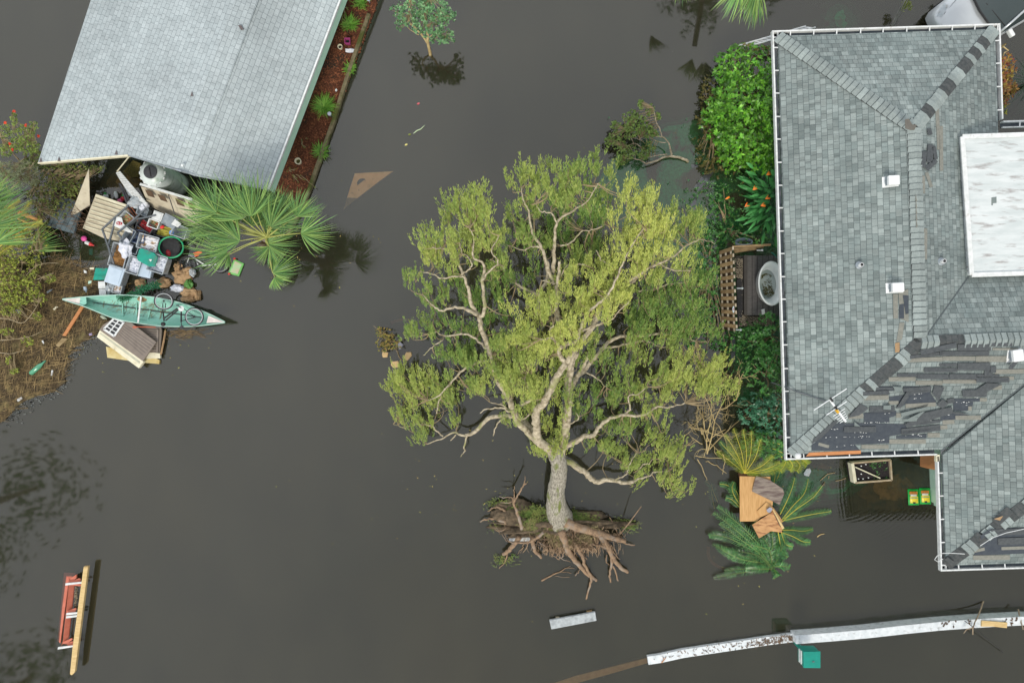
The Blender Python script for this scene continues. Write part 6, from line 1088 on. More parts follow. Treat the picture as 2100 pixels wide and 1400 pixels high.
B = MB(); t4 = [mq(1742, 380, 1.2), mq(1908, 378, 1.2), mq(1908, 540, 1.2), mq(1742, 538, 1.2)]; B.prism(t4, .42); B.build('box', TM, mb, bevel=.01)
B = MB(); B.box(mq(1840, 478, 1.215), .06, .025, .03); B.build('latch', STEEL, mb)
B = MB(); tl = [q + Vector((dx, dy, .012)) for q, dx, dy in zip(t4, (-.012, .012, .012, -.012), (.012, .012, -.012, -.012))]; B.prism(tl, .06); B.build('lid', TM, mb, bevel=.008)
for z in (1.05, .93):
    B = MB(); a, b = t4[0], t4[3]; B.beam(Vector((a.x - .012, a.y - .03, z)), Vector((b.x - .012, b.y + .03, z)), .03, .05); B.build('flag_strip', WHITE, mb)
c = (t4[0] + t4[2]) / 2; B = MB(); B.box((c.x, c.y, .1), .09, .09, 1.4); B.build('post', TM, mb)
# concrete bench slab
sb = thing('concrete_slab', 'pale mottled concrete slab adrift below the torn roots', 'slab', P(1175, 1272, 0)); V8 = view(1100, 1230, 14)
slab('slab', V8, [(375, 580), (1690, 340), (1730, 590), (430, 840)], .16, .1, mat('mottled_concrete', (.45, .49, .50), (.30, .33, .34), 9, .8, bump=.6, c3=(.2, .22, .22), sc3=6, lo3=.58, hi3=.74), sb, bevel=.012)
slab('leg', V8, [(555, 500), (665, 505), (670, 560), (560, 560)], .08, .2, mat('old_concrete', (.42, .38, .28)), sb); slab('leg', V8, [(1440, 310), (1600, 290), (1610, 350), (1450, 380)], .03, .15, mat('old_concrete', (.3, .2, .09)), sb)
# drowned triangle board
tb_ = slab('triangle_board', view(560, 240, 5.2425), [(878, 606), (1290, 583), (1130, 700), (760, 985), (810, 820)], [-.002, -.010, -.012, -.05, -.016], .03, mat('varnished_ply', (.95, .62, .25), (.85, .52, .18), 5, .6, c3=(.4, .25, .1), sc3=9, lo3=.62, hi3=.75)); tag(tb_, 'triangular orange board with a half round hole, sunk at a slant in open water', 'board')
B = MB(); q0 = [P(*view(560, 240, 5.2425)(945 + 44 * math.cos(a), 720 - 65 * math.sin(a)), -.006) for a in [math.radians(k) for k in range(-12, 182, 16)]]
vs = [P(*view(560, 240, 5.2425)(x, y), z) for x, y, z in ((905, 735, -.002), (903, 705, -.002), (915, 680, -.002), (938, 664, -.002), (965, 661, -.002), (990, 668, -.002))]; B.prism(vs, .004); o_ = B.build('half_round_hole', mat('hole_dark', (.04, .035, .025)), tb_)
# shelf rack and pine beam
V7 = view(80, 1140, 5.385); RED = mat('red_paint', (.56, .17, .11), (.47, .13, .08), 6, .55); rk = thing('shelf_rack', 'overturned red rack with white cross pieces floating at lower left', 'rack', P(145, 1255, 0))
slab('side_panel', V7, [(330, 300), (390, 300), (325, 905), (240, 990), (262, 940)], [.22, .10, .10, .22, .22], .04, RED, rk); slab('side_panel', V7, [(350, 240), (412, 200), (412, 240), (340, 300), (318, 290)], .18, .05, RED, rk)
slab('back_panel', V7, [(275, 180), (405, 185), (330, 260), (235, 960), (205, 930)], [-.03, -.03, .03, .03, -.03], .03, RED, rk)
for pts in ([(345, 280), (440, 243), (460, 252), (455, 290), (340, 300)], [(330, 290), (470, 310), (468, 330), (350, 322)], [(305, 605), (400, 572), (412, 580), (395, 615), (310, 622)], [(262, 945), (360, 903), (372, 918), (300, 970), (262, 965)], [(300, 965), (370, 935), (385, 995), (320, 985)]): slab('shelf', V7, pts, .2, .025, RED, rk)
for pts in ([(292, 298), (468, 283), (470, 300), (290, 322)], [(303, 627), (425, 617), (425, 637), (300, 650)], [(300, 660), (420, 650), (425, 668), (297, 685)], [(210, 1003), (375, 985), (380, 1000), (205, 1028)]): slab('cross_piece', V7, pts, .27, .04, WHITE, rk)
B = MB()
for _ in range(120): q = P(*V7(random.gauss(405, 10), random.uniform(330, 560)), .04); a = random.uniform(0, 6); s = random.uniform(.01, .04); B.add([q, q + Vector((math.cos(a) * s, math.sin(a) * s, .01)), q + Vector((-math.sin(a) * s, math.cos(a) * s * .6, 0))], [(0, 1, 2)], random.uniform(-.5, .8))
B.build('caught_litter', mat('litter', (.32, .27, .18), (.2, .16, .1)), rk)
item('pine_beam', 'long yellow pine beam with splintered ends beside the red rack', 'beam', V7, [(490, 135), (497, 112), (508, 128), (518, 108), (528, 122), (541, 108), (435, 960), (395, 1275), (362, 1312), (342, 1300), (370, 1010)], .34, .09, WOODY)
# pots round the small bush
V5 = view(740, 640, 10); SM = mat('sandstone', (.56, .40, .20), (.46, .32, .16), 5, .8)
for lab, pts in (('tan flat stone right of the small bush', [(930, 820), (1030, 820), (1042, 890), (950, 998), (885, 950), (890, 890)]), ('tan flat stone lowest of the group under the small bush', [(620, 1015), (760, 998), (798, 1080), (770, 1135), (670, 1138), (615, 1090)]), ('tan flat stone tucked under the lower left of the small bush', [(450, 800), (560, 830), (540, 925), (450, 928), (432, 870)]), ('grey rounded stone at the right side of the small bush', [(740, 605), (800, 605), (862, 665), (825, 750), (780, 760), (760, 680)])):
    item('garden_stone', lab, 'stone', V5, pts, .06, .12, SM if 'tan' in lab else STN, 'stones round the small bush', .01)
B = MB(); B.tube([P(*V5(755, 790), .03), P(*V5(775, 900), .03), P(*V5(820, 970), .02), P(*V5(960, 1025), -.02)], [.012, .012, .01, .006], 5); tag(B.build('stick', TWIG), 'thin crooked twig between the stones under the small bush', 'stick')
# rings of drowned brick
for lab, pts in (('faint drowned reddish edging curve above the small bush', [(802, 662), (820, 656), (845, 657), (850, 663)]), ('faint drowned reddish edging curve left of the fallen sago fronds', [(1452, 1120), (1455, 1145), (1475, 1162), (1505, 1168)])):
    c = curve([(*P(*q, -.07), .05) for q in pts], 4); B = MB()
    for i in range(len(c) - 1): B.beam(c[i][:3], c[i + 1][:3], .09, .05)
    tag(B.build('brick_edging', mat('drowned_brick', (.5, .2, .1), (.4, .16, .08))), lab, 'edging')
# adrift bits
for lab, pts, m, r in (('pale green stick adrift above the big crown, left of centre', [(848, 274), (855, 268), (863, 265), (871, 257)], mat('pale_stick', (.45, .55, .36)), .02),):
    B = MB(); B.tube([P(*q, .02) for q in pts], [r * .6, r, r * .8, r * .4], 6); tag(B.build('stick', m), lab, 'stick')
for lab, x, y, m in (('pink flower scrap adrift near the top middle', 858, 213, mat('pink_scrap', (.55, .12, .14))), ('yellow leaf adrift below the pale green stick', 833, 297, mat('yellow_scrap', (.6, .55, .2))), ('olive leaf at the end of the pale green stick', 840, 276, G3)):
    B = MB(); B.lathe(P(x, y, .005), [(.045, 0), (.05, .012), (.01, .02)], 7, 1, .6, random.random()); tag(B.build('leaf_scrap', m), lab, 'scrap')
B = MB()
for _ in range(260):
    x, y = (random.uniform(0, 1900), random.uniform(880, 1390)) if random.random() < .75 else (random.uniform(700, 1400), random.uniform(30, 360)); q = P(x, y, .003); a = random.uniform(0, 6.28); s = random.uniform(.004, .014)
    B.add([q + Vector((math.cos(a + j * 2.1) * s, math.sin(a + j * 2.1) * s * .6, 0)) for j in range(3)], [(0, 1, 2)], random.uniform(-.5, .5))
tag(B.build('floating_specks', mat('speck', (.30, .31, .27), (.4, .42, .38))), 'tiny pale specks drifting on the water', 'specks', kind='stuff')
# utility pole at the top, car
b = MB(); b.tube([P(1860, -10, 1.2), P(1845, 22, .6), P(1830, 53, .1)], [.03, .03, .035], 6); b.tube([P(1866, -10, 1.2), P(1850, 25, .6), P(1836, 53, .1)], .012, 5); tag(b.build('broken_pole', mat('grey_pole', (.33, .32, .3), (.2, .19, .17))), 'thin grey pole slanting in the water left of the parked car', 'pole')
C = np.array([P(random.gauss(1858, 5), random.gauss(12, 7), .5) for _ in range(60)]); Nn = np.tile([0, 0, 1.], (60, 1)); o, d, l, w_ = rosettes(C, Nn, 5, .07, .012, .5); x = leaf_mesh('weeds', o, d, l, w_, 0, G3, None, org=P(1858, 12)); tag(x, 'tuft of yellow green leaves on the slanting grey pole', 'weeds')
# ------------------------------------------------------------------ parked car (only its front half shows)
ca = math.radians(31); CX = Vector((math.cos(ca), math.sin(ca), 0)); CY_ = Vector((-math.sin(ca), math.cos(ca), 0)); C0 = P(1905, 92, 0)   # bumper centre
CAR = thing('parked_car', 'silver car parked beyond the top gutter, hood and windscreen showing', 'car', C0)
CARP = mat('silver_paint', (.52, .55, .57), (.48, .51, .53), 2, .25, spec=.7, metal=.35); GL = mat('car_glass', (.02, .035, .035), (.03, .045, .045), 1, .08, spec=.9)
def cpt(x, y, z): q = C0 + CX * x + CY_ * y; return Vector((q.x, q.y, z))
ST = [(0, .50, .35, .62), (.08, .72, .3, .70), (.35, .84, .2, .80), (.8, .89, .2, .87), (1.15, .90, .2, .93), (1.9, .91, .2, .97), (3.2, .91, .2, 1.0), (4.2, .88, .2, 1.0), (4.6, .74, .3, .9)]
B = MB(); vs = []; K = 11
for x, hw_, z0, z1 in ST:
    for k in range(K):
        t = -1 + 2 * k / (K - 1); s = abs(t)
        if s > .79: y = math.copysign(hw_, t); z = z0 + (z1 - .12 - z0) * (1 - (s - .8) / .2) if s > .81 else z1 - .10
        else: y = t / .8 * hw_ * .94; z = z1 + .05 * (1 - (t / .8) ** 2) - .015 * (s > .7)
        vs.append(cpt(x, y, z))
n = len(ST); B.add(vs, [(i * K + k, (i + 1) * K + k, (i + 1) * K + k + 1, i * K + k + 1) for i in range(n - 1) for k in range(K - 1)] + [list(range(K)), [(n - 1) * K + k for k in range(K)][::-1]]); B.build('body', CARP, CAR, smooth=True)
B = MB(); B.add([cpt(1.12, -.78, .98), cpt(1.12, .78, .98), cpt(1.02, 0, 1.03), cpt(1.95, -.60, 1.42), cpt(1.95, .60, 1.42), cpt(1.9, 0, 1.47)], [(0, 2, 5, 3), (2, 1, 4, 5)]); B.build('windshield', GL, CAR, smooth=True)
B = MB(); B.add([cpt(1.95, -.60, 1.42), cpt(1.95, .60, 1.42), cpt(3.4, .60, 1.44), cpt(3.4, -.60, 1.44), cpt(2.6, 0, 1.5), cpt(1.9, 0, 1.475), cpt(3.5, 0, 1.47)], [(0, 5, 4), (5, 1, 4), (1, 2, 4), (2, 6, 4), (6, 3, 4), (3, 0, 4)]); B.build('car_roof', CARP, CAR)
for s in (-1, 1):
    B = MB(); B.add([cpt(1.25, s * .86, .97), cpt(1.97, s * .61, 1.41), cpt(3.4, s * .61, 1.43), cpt(4.1, s * .86, 1.0)], [(0, 1, 2, 3)]); B.build('side_window', GL, CAR)
    B = MB(); B.tube([cpt(1.08, s * .84, .98), cpt(1.5, s * .74, 1.24), cpt(1.95, s * .62, 1.44), cpt(3.4, s * .62, 1.45)], .035, 6); B.build('pillar', CARP, CAR, smooth=True)
    B = MB(); B.box(cpt(1.45, s * 1.0, 1.03), .12, .24, .14, ca); B.build('mirror', VENT if s < 0 else CARP, CAR, bevel=.03)
    B = MB(); B.add([cpt(.08, s * .58, .715), cpt(.42, s * .80, .80), cpt(.46, s * .64, .86), cpt(.16, s * .46, .78)], [(0, 1, 2, 3)]); B.build('headlight', CLEAR, CAR)
    for x in (.85, 3.6): B = MB(); q = cpt(x, s * .80, .3); B.tube([q - CY_ * .1, q + CY_ * .1], .31, 20); B.build('wheel', BLACK, CAR)
B = MB(); B.tube([cpt(1.1, -.78, 1.0), cpt(1.0, 0, 1.045), cpt(1.1, .78, 1.0)], .03, 6); B.build('wiper_cowl', BLACK, CAR)
B = MB(); B.tube([cpt(1.35, -.74, 1.12), cpt(1.22, .1, 1.12)], .012, 5); B.build('wiper', BLACK, CAR)
B = MB()
for s in (-1, 1): B.tube([cpt(.25, s * .5, .80), cpt(.9, s * .74, .915)], .006, 4)
B.tube([cpt(.1, -.4, .73), cpt(.05, 0, .75), cpt(.1, .4, .73)], .008, 4); B.build('hood_seam', DKGRAY, CAR)
# ------------------------------------------------------------------ wreck pile under the silver roof
tk = thing('water_tank', 'upright translucent white tank with a round black lid under the edge of the silver roof', 'tank', P(357, 384, 0))
c = P(309, 353, 1.55); B = MB(); B.lathe(Vector((c.x, c.y, 0)), [(.34, -.2), (.35, .2), (.36, .3), (.345, .5), (.36, .7), (.345, .9), (.36, 1.1), (.35, 1.3), (.37, 1.42), (.34, 1.50), (.20, 1.55), (.18, 1.56)], 32); B.build('tank_body', mat('milky_plastic', (.62, .68, .66), (.50, .57, .54), 3, .35, spec=.5, stretch=(1, 1, 3), c3=(.3, .38, .32), sc3=2), tk, smooth=True)
B = MB(); B.lathe(c, [(.19, -.01), (.19, .035), (.15, .04), (.01, .045)], 30); B.build('tank_lid', DKGRAY, tk); B = MB(); B.beam(c + Vector((-.02, .12, .05)), c + Vector((.03, -.14, .05)), .02, .02); B.build('lid_rib', BLACK, tk)
for i in range(14):
    a = i * 2 * math.pi / 14; B = MB(); B.box(c + Vector((math.cos(a) * .36, math.sin(a) * .36, -.1)), .035, .07, .04, a); B.build('rim_lug', WHITE, tk)
item('plastic_facade', 'tan plastic shed front with square windows leaning at the edge of the silver roof', 'facade', Z2, [(1095, 432), (1640, 572), (1735, 600), (1760, 880), (1580, 850), (1200, 645), (1160, 590)], [1.1, 1.1, 1.1, .3, .25, .3, .5], .05, TAN)
sf = bpy.data.objects['plastic_facade']
def onquad(pts, z0): return [P(*Z2(*q), z0) for q in pts]
for k, pts in enumerate(([(1138, 465), (1212, 485), (1247, 556), (1170, 532)], [(1270, 512), (1348, 535), (1384, 602), (1308, 578)], [(1462, 558), (1540, 580), (1568, 652), (1488, 625)], [(1600, 600), (1650, 612), (1680, 680), (1620, 662)])):
    zz = [1.12, 1.12, .98, .98]; B = MB(); B.prism([P(*Z2(*q), z) for q, z in zip(pts, zz)], .01); B.build('window_opening', mat('shed_dark', (.06, .035, .02), (.1, .06, .03)), sf)
B = MB(); B.beam(P(*Z2(1390, 520), 1.12), P(*Z2(1470, 760), .6), .02, .02); B.build('door_gap', DKGRAY, sf)
B = MB(); B.beam(P(*Z2(1090, 408), 1.16), P(*Z2(1650, 575), 1.16), .07, .06); B.build('top_rail', WHITE, sf)
item('ribbed_sheet', 'ribbed tan plastic panel under the fallen grey poles', 'sheet', Z2, [(605, 528), (960, 650), (1045, 1000), (920, 1030), (690, 985), (470, 880)], [.45, .45, .3, .25, .25, .3], .05, TAN)
sp = bpy.data.objects['ribbed_sheet']
for k in range(8):
    t = (k + .7) / 8.4; a = (605 - 135 * t, 528 + 352 * t); b = (960 + (-30) * t, 650 + 375 * t); a = (a[0] + 12, a[1] + 8); b = (b[0] - 14, b[1] - 8); B = MB(); za = .475 - .17 * t; B.beam(P(*Z2(*a), za), P(*Z2(*b), za + .01), .03, .02); B.build('rib', CREAM, sp)
B = MB(); B.beam(P(*Z2(612, 528), .49), P(*Z2(958, 648), .49), .08, .05); B.build('edge_rim', CREAM, sp)
item('tan_sheet', 'thin tan sheet folded into a tall triangle beside the dark pool', 'sheet', Z2, [(535, 240), (542, 520), (545, 628), (330, 768)], [1.1, .7, .5, .3], .02, TAN); ts = bpy.data.objects['tan_sheet']
B = MB(); B.prism([P(*Z2(*q), z) for q, z in (((545, 530), .6), ((552, 640), .4), ((440, 700), .3), ((470, 668), .35))], .012); B.build('folded_flap', BROWNP, ts)
BRK = shingle('grey_brick_print', (.085, .12, .135), (.12, .15, .165), (.008, .012, .014), .34, .15, .1)
B = MB(); pts = [(235, 540), (420, 592), (450, 690), (370, 940), (85, 858)]; tp_ = [P(*Z2(*q), .35) for q in pts]; e_ = (tp_[0] - tp_[4]).normalized(); s_ = e_.cross(Vector((0, 0, 1))); B.prism(tp_, .08, uvf=lambda q: (Vector(q).dot(e_), Vector(q).dot(s_))); tag(B.build('playhouse_roof', BRK), 'dark grey brick-pattern playhouse roof half under the tan sheet', 'roof panel')
cs = thing('corrugated_strip', 'white ribbed plastic strip curving between the dark pool and the tank', 'panel', P(*Z2(980, 440), .3))
for k in range(17):
    t = k / 17; t2 = (k + .8) / 17
    def ed_(t): return ((825 + 150 * t + 60 * t * t, 285 + 290 * t), (870 + 300 * t, 268 + 355 * t))
    a0, b0 = ed_(t); a1, b1 = ed_(t2); B = MB(); B.prism([P(*Z2(*a0), .55), P(*Z2(*b0), .75), P(*Z2(*b1), .75), P(*Z2(*a1), .55)], .03, random.uniform(-.06, .06)); B.build('rib', WHITE, cs)
B = MB(); B.prism([P(*Z2(*q), .5) for q in ((835, 285), (870, 275), (1165, 620), (1040, 570), (960, 520))], .02); B.build('backing', GREYP, cs)
B = MB(); B.tube([P(*Z2(970, 108), 1.6), P(*Z2(840, 270), .7)], .018, 6); tag(B.build('pole', CREAM), 'thin pale pole from the silver roof edge to the ribbed strip', 'pole')
item('straw_bale', 'olive straw mat in the shade under the silver roof edge left of the tank', 'mat', Z2, [(905, 270), (1010, 150), (1090, 185), (1060, 330), (1000, 340)], .25, .1, mat('olive_straw', (.13, .10, .025), (.08, .06, .015), 20, .95, bump=1))
item('dark_board', 'dark board edge along the ribbed strip', 'board', Z2, [(850, 395), (880, 400), (1000, 620), (960, 625)], .35, .03, DKGRAY)
for lab, nodes, z, m in (('fallen grey metal frame bent over the ribbed tan panel', [(960, 640), (680, 890), (745, 1075), (805, 1262)], .62, STEEL), ('short grey metal strut from the frame joint to the low pole', [(828, 768), (745, 1070)], .6, STEEL), ('grey metal pole crossing the tote pile with a bent end', [(1150, 672), (1030, 780), (845, 930), (885, 985)], .7, STEEL), ('dark grey tube lying level over the totes', [(1040, 785), (1150, 765), (1260, 740)], .66, STEEL),
                         ('straight dark tube from the ribbed strip down toward the dark crate', [(900, 480), (950, 620), (1080, 850)], .5, DKGRAY)):
    B = MB(); q = [P(*Z2(*p_), z) for p_ in nodes]
    for i in range(len(q) - 1): B.beam(q[i], q[i + 1], .045, .045)
    tag(B.build('metal_frame', m), lab, 'metal frame')
rf = MB()
for a, b in (((1030, 515), (1105, 605)), ((965, 610), (1125, 845)), ((940, 640), (1100, 850)), ((1105, 600), (975, 670)), ((1000, 650), (960, 620))): rf.tube([P(*Z2(*a), .55), P(*Z2(*b), .5)], .022, 6)
tag(rf.build('rusty_rack', RUST), 'rust red rack frame lying beside the shed front', 'rack')
# containers
def tote(name, lab, v_, cx, cy, w, h, rot, ht, m, z=.1, lid=None, fill=None, fh=.6, group='plastic totes in the wreck pile', lip=.02):
    c = P(*v_(cx, cy), z); k = (H - z) / FPX / 5.2425; w *= k; h *= k; R = Matrix.Rotation(-math.radians(rot), 3, 'Z'); e = thing(name, lab, 'tote', c, group)
    g = lambda x, y, zz: c + R @ Vector((x, y, zz)); B = MB(); t_ = .012; s_ = .88
    for (x0, y0), (x1, y1) in (((-1, -1), (1, -1)), ((1, -1), (1, 1)), ((1, 1), (-1, 1)), ((-1, 1), (-1, -1))):
        lo = [g(x0 * w / 2 * s_, y0 * h / 2 * s_, 0), g(x1 * w / 2 * s_, y1 * h / 2 * s_, 0)]; hi = [g(x1 * w / 2, y1 * h / 2, ht), g(x0 * w / 2, y0 * h / 2, ht)]; lo2 = [g(x0 * (w / 2 * s_ - t_), y0 * (h / 2 * s_ - t_), 0), g(x1 * (w / 2 * s_ - t_), y1 * (h / 2 * s_ - t_), 0)]; hi2 = [g(x1 * (w / 2 - t_), y1 * (h / 2 - t_), ht), g(x0 * (w / 2 - t_), y0 * (h / 2 - t_), ht)]
        B.add(lo + hi + lo2 + hi2, [(0, 1, 2, 3), (5, 4, 7, 6), (3, 2, 6, 7)])
        a, b = g(x0 * (w / 2 + .006), y0 * (h / 2 + .006), ht + .004), g(x1 * (w / 2 + .006), y1 * (h / 2 + .006), ht + .004); B.beam(a, b, lip, .016)
    B.add([g(-w / 2 * s_, -h / 2 * s_, .01), g(w / 2 * s_, -h / 2 * s_, .01), g(w / 2 * s_, h / 2 * s_, .01), g(-w / 2 * s_, h / 2 * s_, .01)], [(0, 1, 2, 3)]); B.build('tub', m, e)
    if lid: B = MB(); B.prism([g(-w / 2 - .01, -h / 2 - .01, ht + .03), g(w / 2 + .01, -h / 2 - .01, ht + .03), g(w / 2 + .01, h / 2 + .01, ht + .03), g(-w / 2 - .01, h / 2 + .01, ht + .03)], .02); B.prism([g(-w / 2 * .8, -h / 2 * .8, ht + .042), g(w / 2 * .8, -h / 2 * .8, ht + .042), g(w / 2 * .8, h / 2 * .8, ht + .042), g(-w / 2 * .8, h / 2 * .8, ht + .042)], .01); B.build('lid', lid, e, bevel=.006)
    if fill:
        B = MB(); n_ = 9; sd = random.uniform(0, 50)
        B.add([g(w * .84 * (i / n_ - .5), h * .84 * (j / n_ - .5), ht * fh + .07 * noise.noise(Vector((i * .9 + sd, j * .9, 1))) + .03) for j in range(n_ + 1) for i in range(n_ + 1)], [(j * (n_ + 1) + i, j * (n_ + 1) + i + 1, (j + 1) * (n_ + 1) + i + 1, (j + 1) * (n_ + 1) + i) for j in range(n_) for i in range(n_)]); B.build('contents', fill, e)
    return e
BRN = mat('brown_stuffing', (.36, .20, .07), (.24, .12, .045), 18, .9, bump=1); DRED = mat('dark_red_cloth', (.36, .03, .035), (.22, .02, .025), 9, .8, bump=.6); NAVY = mat('navy_plastic', (.045, .075, .15), (.03, .05, .11), 5, .5); MIX = mat('mixed_toys', (.45, .30, .18), (.12, .30, .12), 26, .7, c3=(.6, .05, .04), sc3=14, bump=.6); PAP = mat('paper_and_card', (.72, .72, .74), (.42, .30, .18), 6, .8, lo=.48, hi=.56); BLU = mat('pale_blue_plastic', (.42, .52, .62), (.5, .6, .7), 5, .3, spec=.6)
MT = [('clear tote holding a reddish bundle beside the white tray', Z2, 985, 810, 150, 120, -50, .3, CLEAR, .3, None, MIX), ('empty grey tote lying between the white tray and the navy bin', Z2, 1010, 985, 95, 175, 30, .28, GREYP, .3, None, None), ('dark red crate heaped with cloth under the grey tube', Z2, 1190, 870, 170, 90, 35, .25, DKGRAY, .35, None, DRED), ('brown filled box at the foot of the rusty rack', Z2, 1130, 890, 90, 80, 20, .22, DKGRAY, .3, None, BRN),
      ('black tote with a white paper on top beside the shed front', Z2, 1460, 825, 150, 110, 28, .3, GREYP, .3, GREYP, None), ('white box next to the shed front above the black tote', Z2, 1338, 772, 100, 85, 20, .32, DKGRAY, .3, WHITE, None), ('grey blue crate with clear bags under the shed front', Z2, 1160, 715, 110, 80, 20, .25, GREYP, .35, None, CLEAR), ('navy bin above the tote of papers', Z2, 1130, 985, 120, 130, 8, .3, NAVY, .2, None, NAVY), ('tote filled with papers and card beside the green hoop', Z2, 1225, 1050, 210, 150, 15, .3, CLEAR, .25, None, PAP),
      ('tall clear tote with brown stuffing and a white bag on it', Z2, 930, 1190, 165, 240, 15, .38, CLEAR, .15, None, BRN), ('clear tote of white clothes under the teal lid', Z2, 1075, 1290, 130, 180, 18, .3, CLEAR, .2, None, CLOTH), ('clear tote of white fabric at the right of the teal lid', Z2, 1335, 1275, 175, 180, 18, .36, CLEAR, .2, None, CLOTH), ('pale blue empty tub below the teal lid', Z2, 1185, 1335, 125, 150, 12, .2, BLU, .2, BLU, None),
      ('clear lidded tote just above the canoe', Z3, 682, 350, 165, 190, 18, .36, CLEAR, .1, BLU, None), ('small clear tote of scraps against the canoe rim', Z3, 670, 490, 90, 90, 15, .2, CLEAR, .1, None, PAP), ('yellow green mat folded into a crate near the palm fronds', Z2, 1385, 925, 200, 120, 12, .22, DKGRAY, .2, None, mat('mustard_mat', (.42, .38, .07), (.34, .3, .05), 6, .8)), ('clear crate rim half under the palm fronds', Z2, 1560, 930, 150, 120, 20, .3, CLEAR, .3, None, None), ('toy filled basket beside the dark red crate', Z2, 1275, 850, 110, 80, 20, .25, WHITE, .38, None, MIX), ('grey tub on edge above the clear tote of white clothes', Z2, 1075, 1110, 90, 110, 20, .3, GREYP, .15, None, None)]
for a in MT: tote('tote', *a)
item('lobster_tray', 'white board with a red printed mark beside the grey poles', 'tray', Z2, [(830, 752), (890, 770), (905, 830), (1010, 930), (960, 925), (790, 850), (800, 800)], .62, .02, WHITE); lt = bpy.data.objects['lobster_tray']
B = MB()
for pts in ([(830, 822), (860, 812), (895, 826)], [(832, 834), (865, 842), (893, 838)], [(850, 812), (868, 828), (862, 842)], [(880, 820), (890, 836)]): B.tube([P(*Z2(*q), .627) for q in pts], .012, 5)
B.build('red_mark', mat('red_ink', (.5, .03, .04)), lt)
item('paper_sheet', 'square white paper on the black tote beside the shed front', 'paper', Z2, [(1462, 782), (1530, 835), (1490, 872), (1420, 838)], .66, .01, WHITE)
for v_, lab, pts, z in ((Z2, 'rounded teal lid lying on the clothes totes in the middle of the wreck pile', [(1100, 1095), (1235, 1145), (1275, 1190), (1245, 1290), (1180, 1292), (1060, 1225), (1050, 1190), (1075, 1110)], .62), (Z3, 'teal ridged tub lid lying flat on the reeds left of the totes', [(395, 258), (548, 262), (560, 385), (370, 388)], .16)):
    x = item('teal_lid', lab, 'lid', v_, pts, z, .05, TEAL, None, .012)
    if v_ is Z3:
        for y in (330, 345): B = MB(); B.beam(P(*Z3(385, y), .167), P(*Z3(550, y), .167), .012, .01); B.build('lid_ridge', TEAL, x)
item('white_label', 'small white scrap stuck on the rounded teal lid', 'scrap', Z2, [(1180, 1215), (1215, 1215), (1200, 1240)], .635, .008, WHITE)
B = MB(); B.torus(P(*Z2(1420, 1085), .45), .35, .024, 30, 8, 1.05, .9); tag(B.build('hoop', mat('green_hoop', (.02, .38, .17), (.02, .3, .13), 4, .4)), 'green ring float partly under the palm fronds', 'ring'); B = MB(); B.lathe(P(*Z2(1420, 1085), .2), [(.32, 0), (.33, .1), (.30, .12)], 26); tag(B.build('black_tub', BLACK), 'black tub inside the green ring', 'tub')
B = MB(); B.torus(P(*Z2(1425, 928), .52), .055, .02, 18, 6); B.lathe(P(*Z2(1425, 928), .5), [(.05, 0), (.05, .01)], 16); tag(B.build('blue_reel', mat('blue_plastic', (.12, .32, .75), (.2, .4, .8), 5, .4)), 'small blue round reel on the yellow green mat', 'reel')
for lab, X, Y, rx, ry, ro, z, m, cm in (('round white jug with a green cap floating in the dark pool', 720, 540, .085, .085, 0, .06, 'milky', (.03, .4, .06)), ('white detergent bottle floating in the dark pool', 828, 525, .065, .13, .25, .06, 'milky', None), ('pink ball at the edge of the dark pool', 872, 592, .09, .085, 0, .12, (.65, .12, .28), None), ('red jug with a green cap at the edge of the dark pool', 915, 560, .11, .08, .3, .14, (.55, .03, .04), (.03, .4, .06)), ('small red bottle at the top of the rusty rack', 955, 572, .05, .06, 0, .3, (.6, .04, .04), None),
                                        ('bright pink ribbed ball on the reed bank below the ribbed panel', 484, 992, .09, .085, 0, .1, (.8, .10, .38), None), ('dark red bundle at the edge of the palm fronds', 1395, 1150, .08, .12, .4, .3, (.35, .02, .03), None), ('small red toy on the toy basket', 1325, 868, .07, .05, .4, .7, (.7, .03, .03), None)):
    m_ = mat('milky_bottle', (.66, .70, .72), rough=.35) if m == 'milky' else mat('coloured_plastic', m, rough=.4); B = MB(); c = P(*Z2(X, Y), z); B.lathe(c, [(.3, -.6), (.8, -.4), (1, 0), (.85, .4), (.4, .65), (.1, .7)], 16, 1, 1); nv = []
    for v in B.v: q = Vector(v) - c; q = Vector((q.x * rx, q.y * ry, q.z * min(rx, ry))); q.rotate(Matrix.Rotation(ro, 3, 'Z')); nv.append(tuple(c + q))
    B.v = nv; x = B.build('jug' if cm else ('ball' if 'ball' in lab else 'bottle'), m_, smooth=True); tag(x, lab, 'jug' if cm else ('ball' if 'ball' in lab else 'bottle'))
    if cm: B = MB(); B.lathe(c + Vector((0, ry * .95, .02)), [(.03, -.02), (.03, .05), (.005, .055)], 10); B.build('cap', mat('green_cap', cm, rough=.4), x)
def bottle(v_, a, b, r, m, lab, m2=None):
    a = P(*v_(*a), .09); b = P(*v_(*b), .09); B = MB(); B.tube([a, a.lerp(b, .05), a.lerp(b, .6), a.lerp(b, .8), b], [r * .6, r, r, r * .4, r * .35], 12); x = B.build('bottle', m, smooth=True); tag(x, lab, 'bottle')
    if m2: B = MB(); B.tube([a.lerp(b, .5), a.lerp(b, .62)], r * 1.03, 12); B.build('band', m2, x); B = MB(); B.tube([a.lerp(b, .62), a.lerp(b, .8), b], [r * 1.02, r * .5, r * .38], 12); B.build('neck', m2, x)
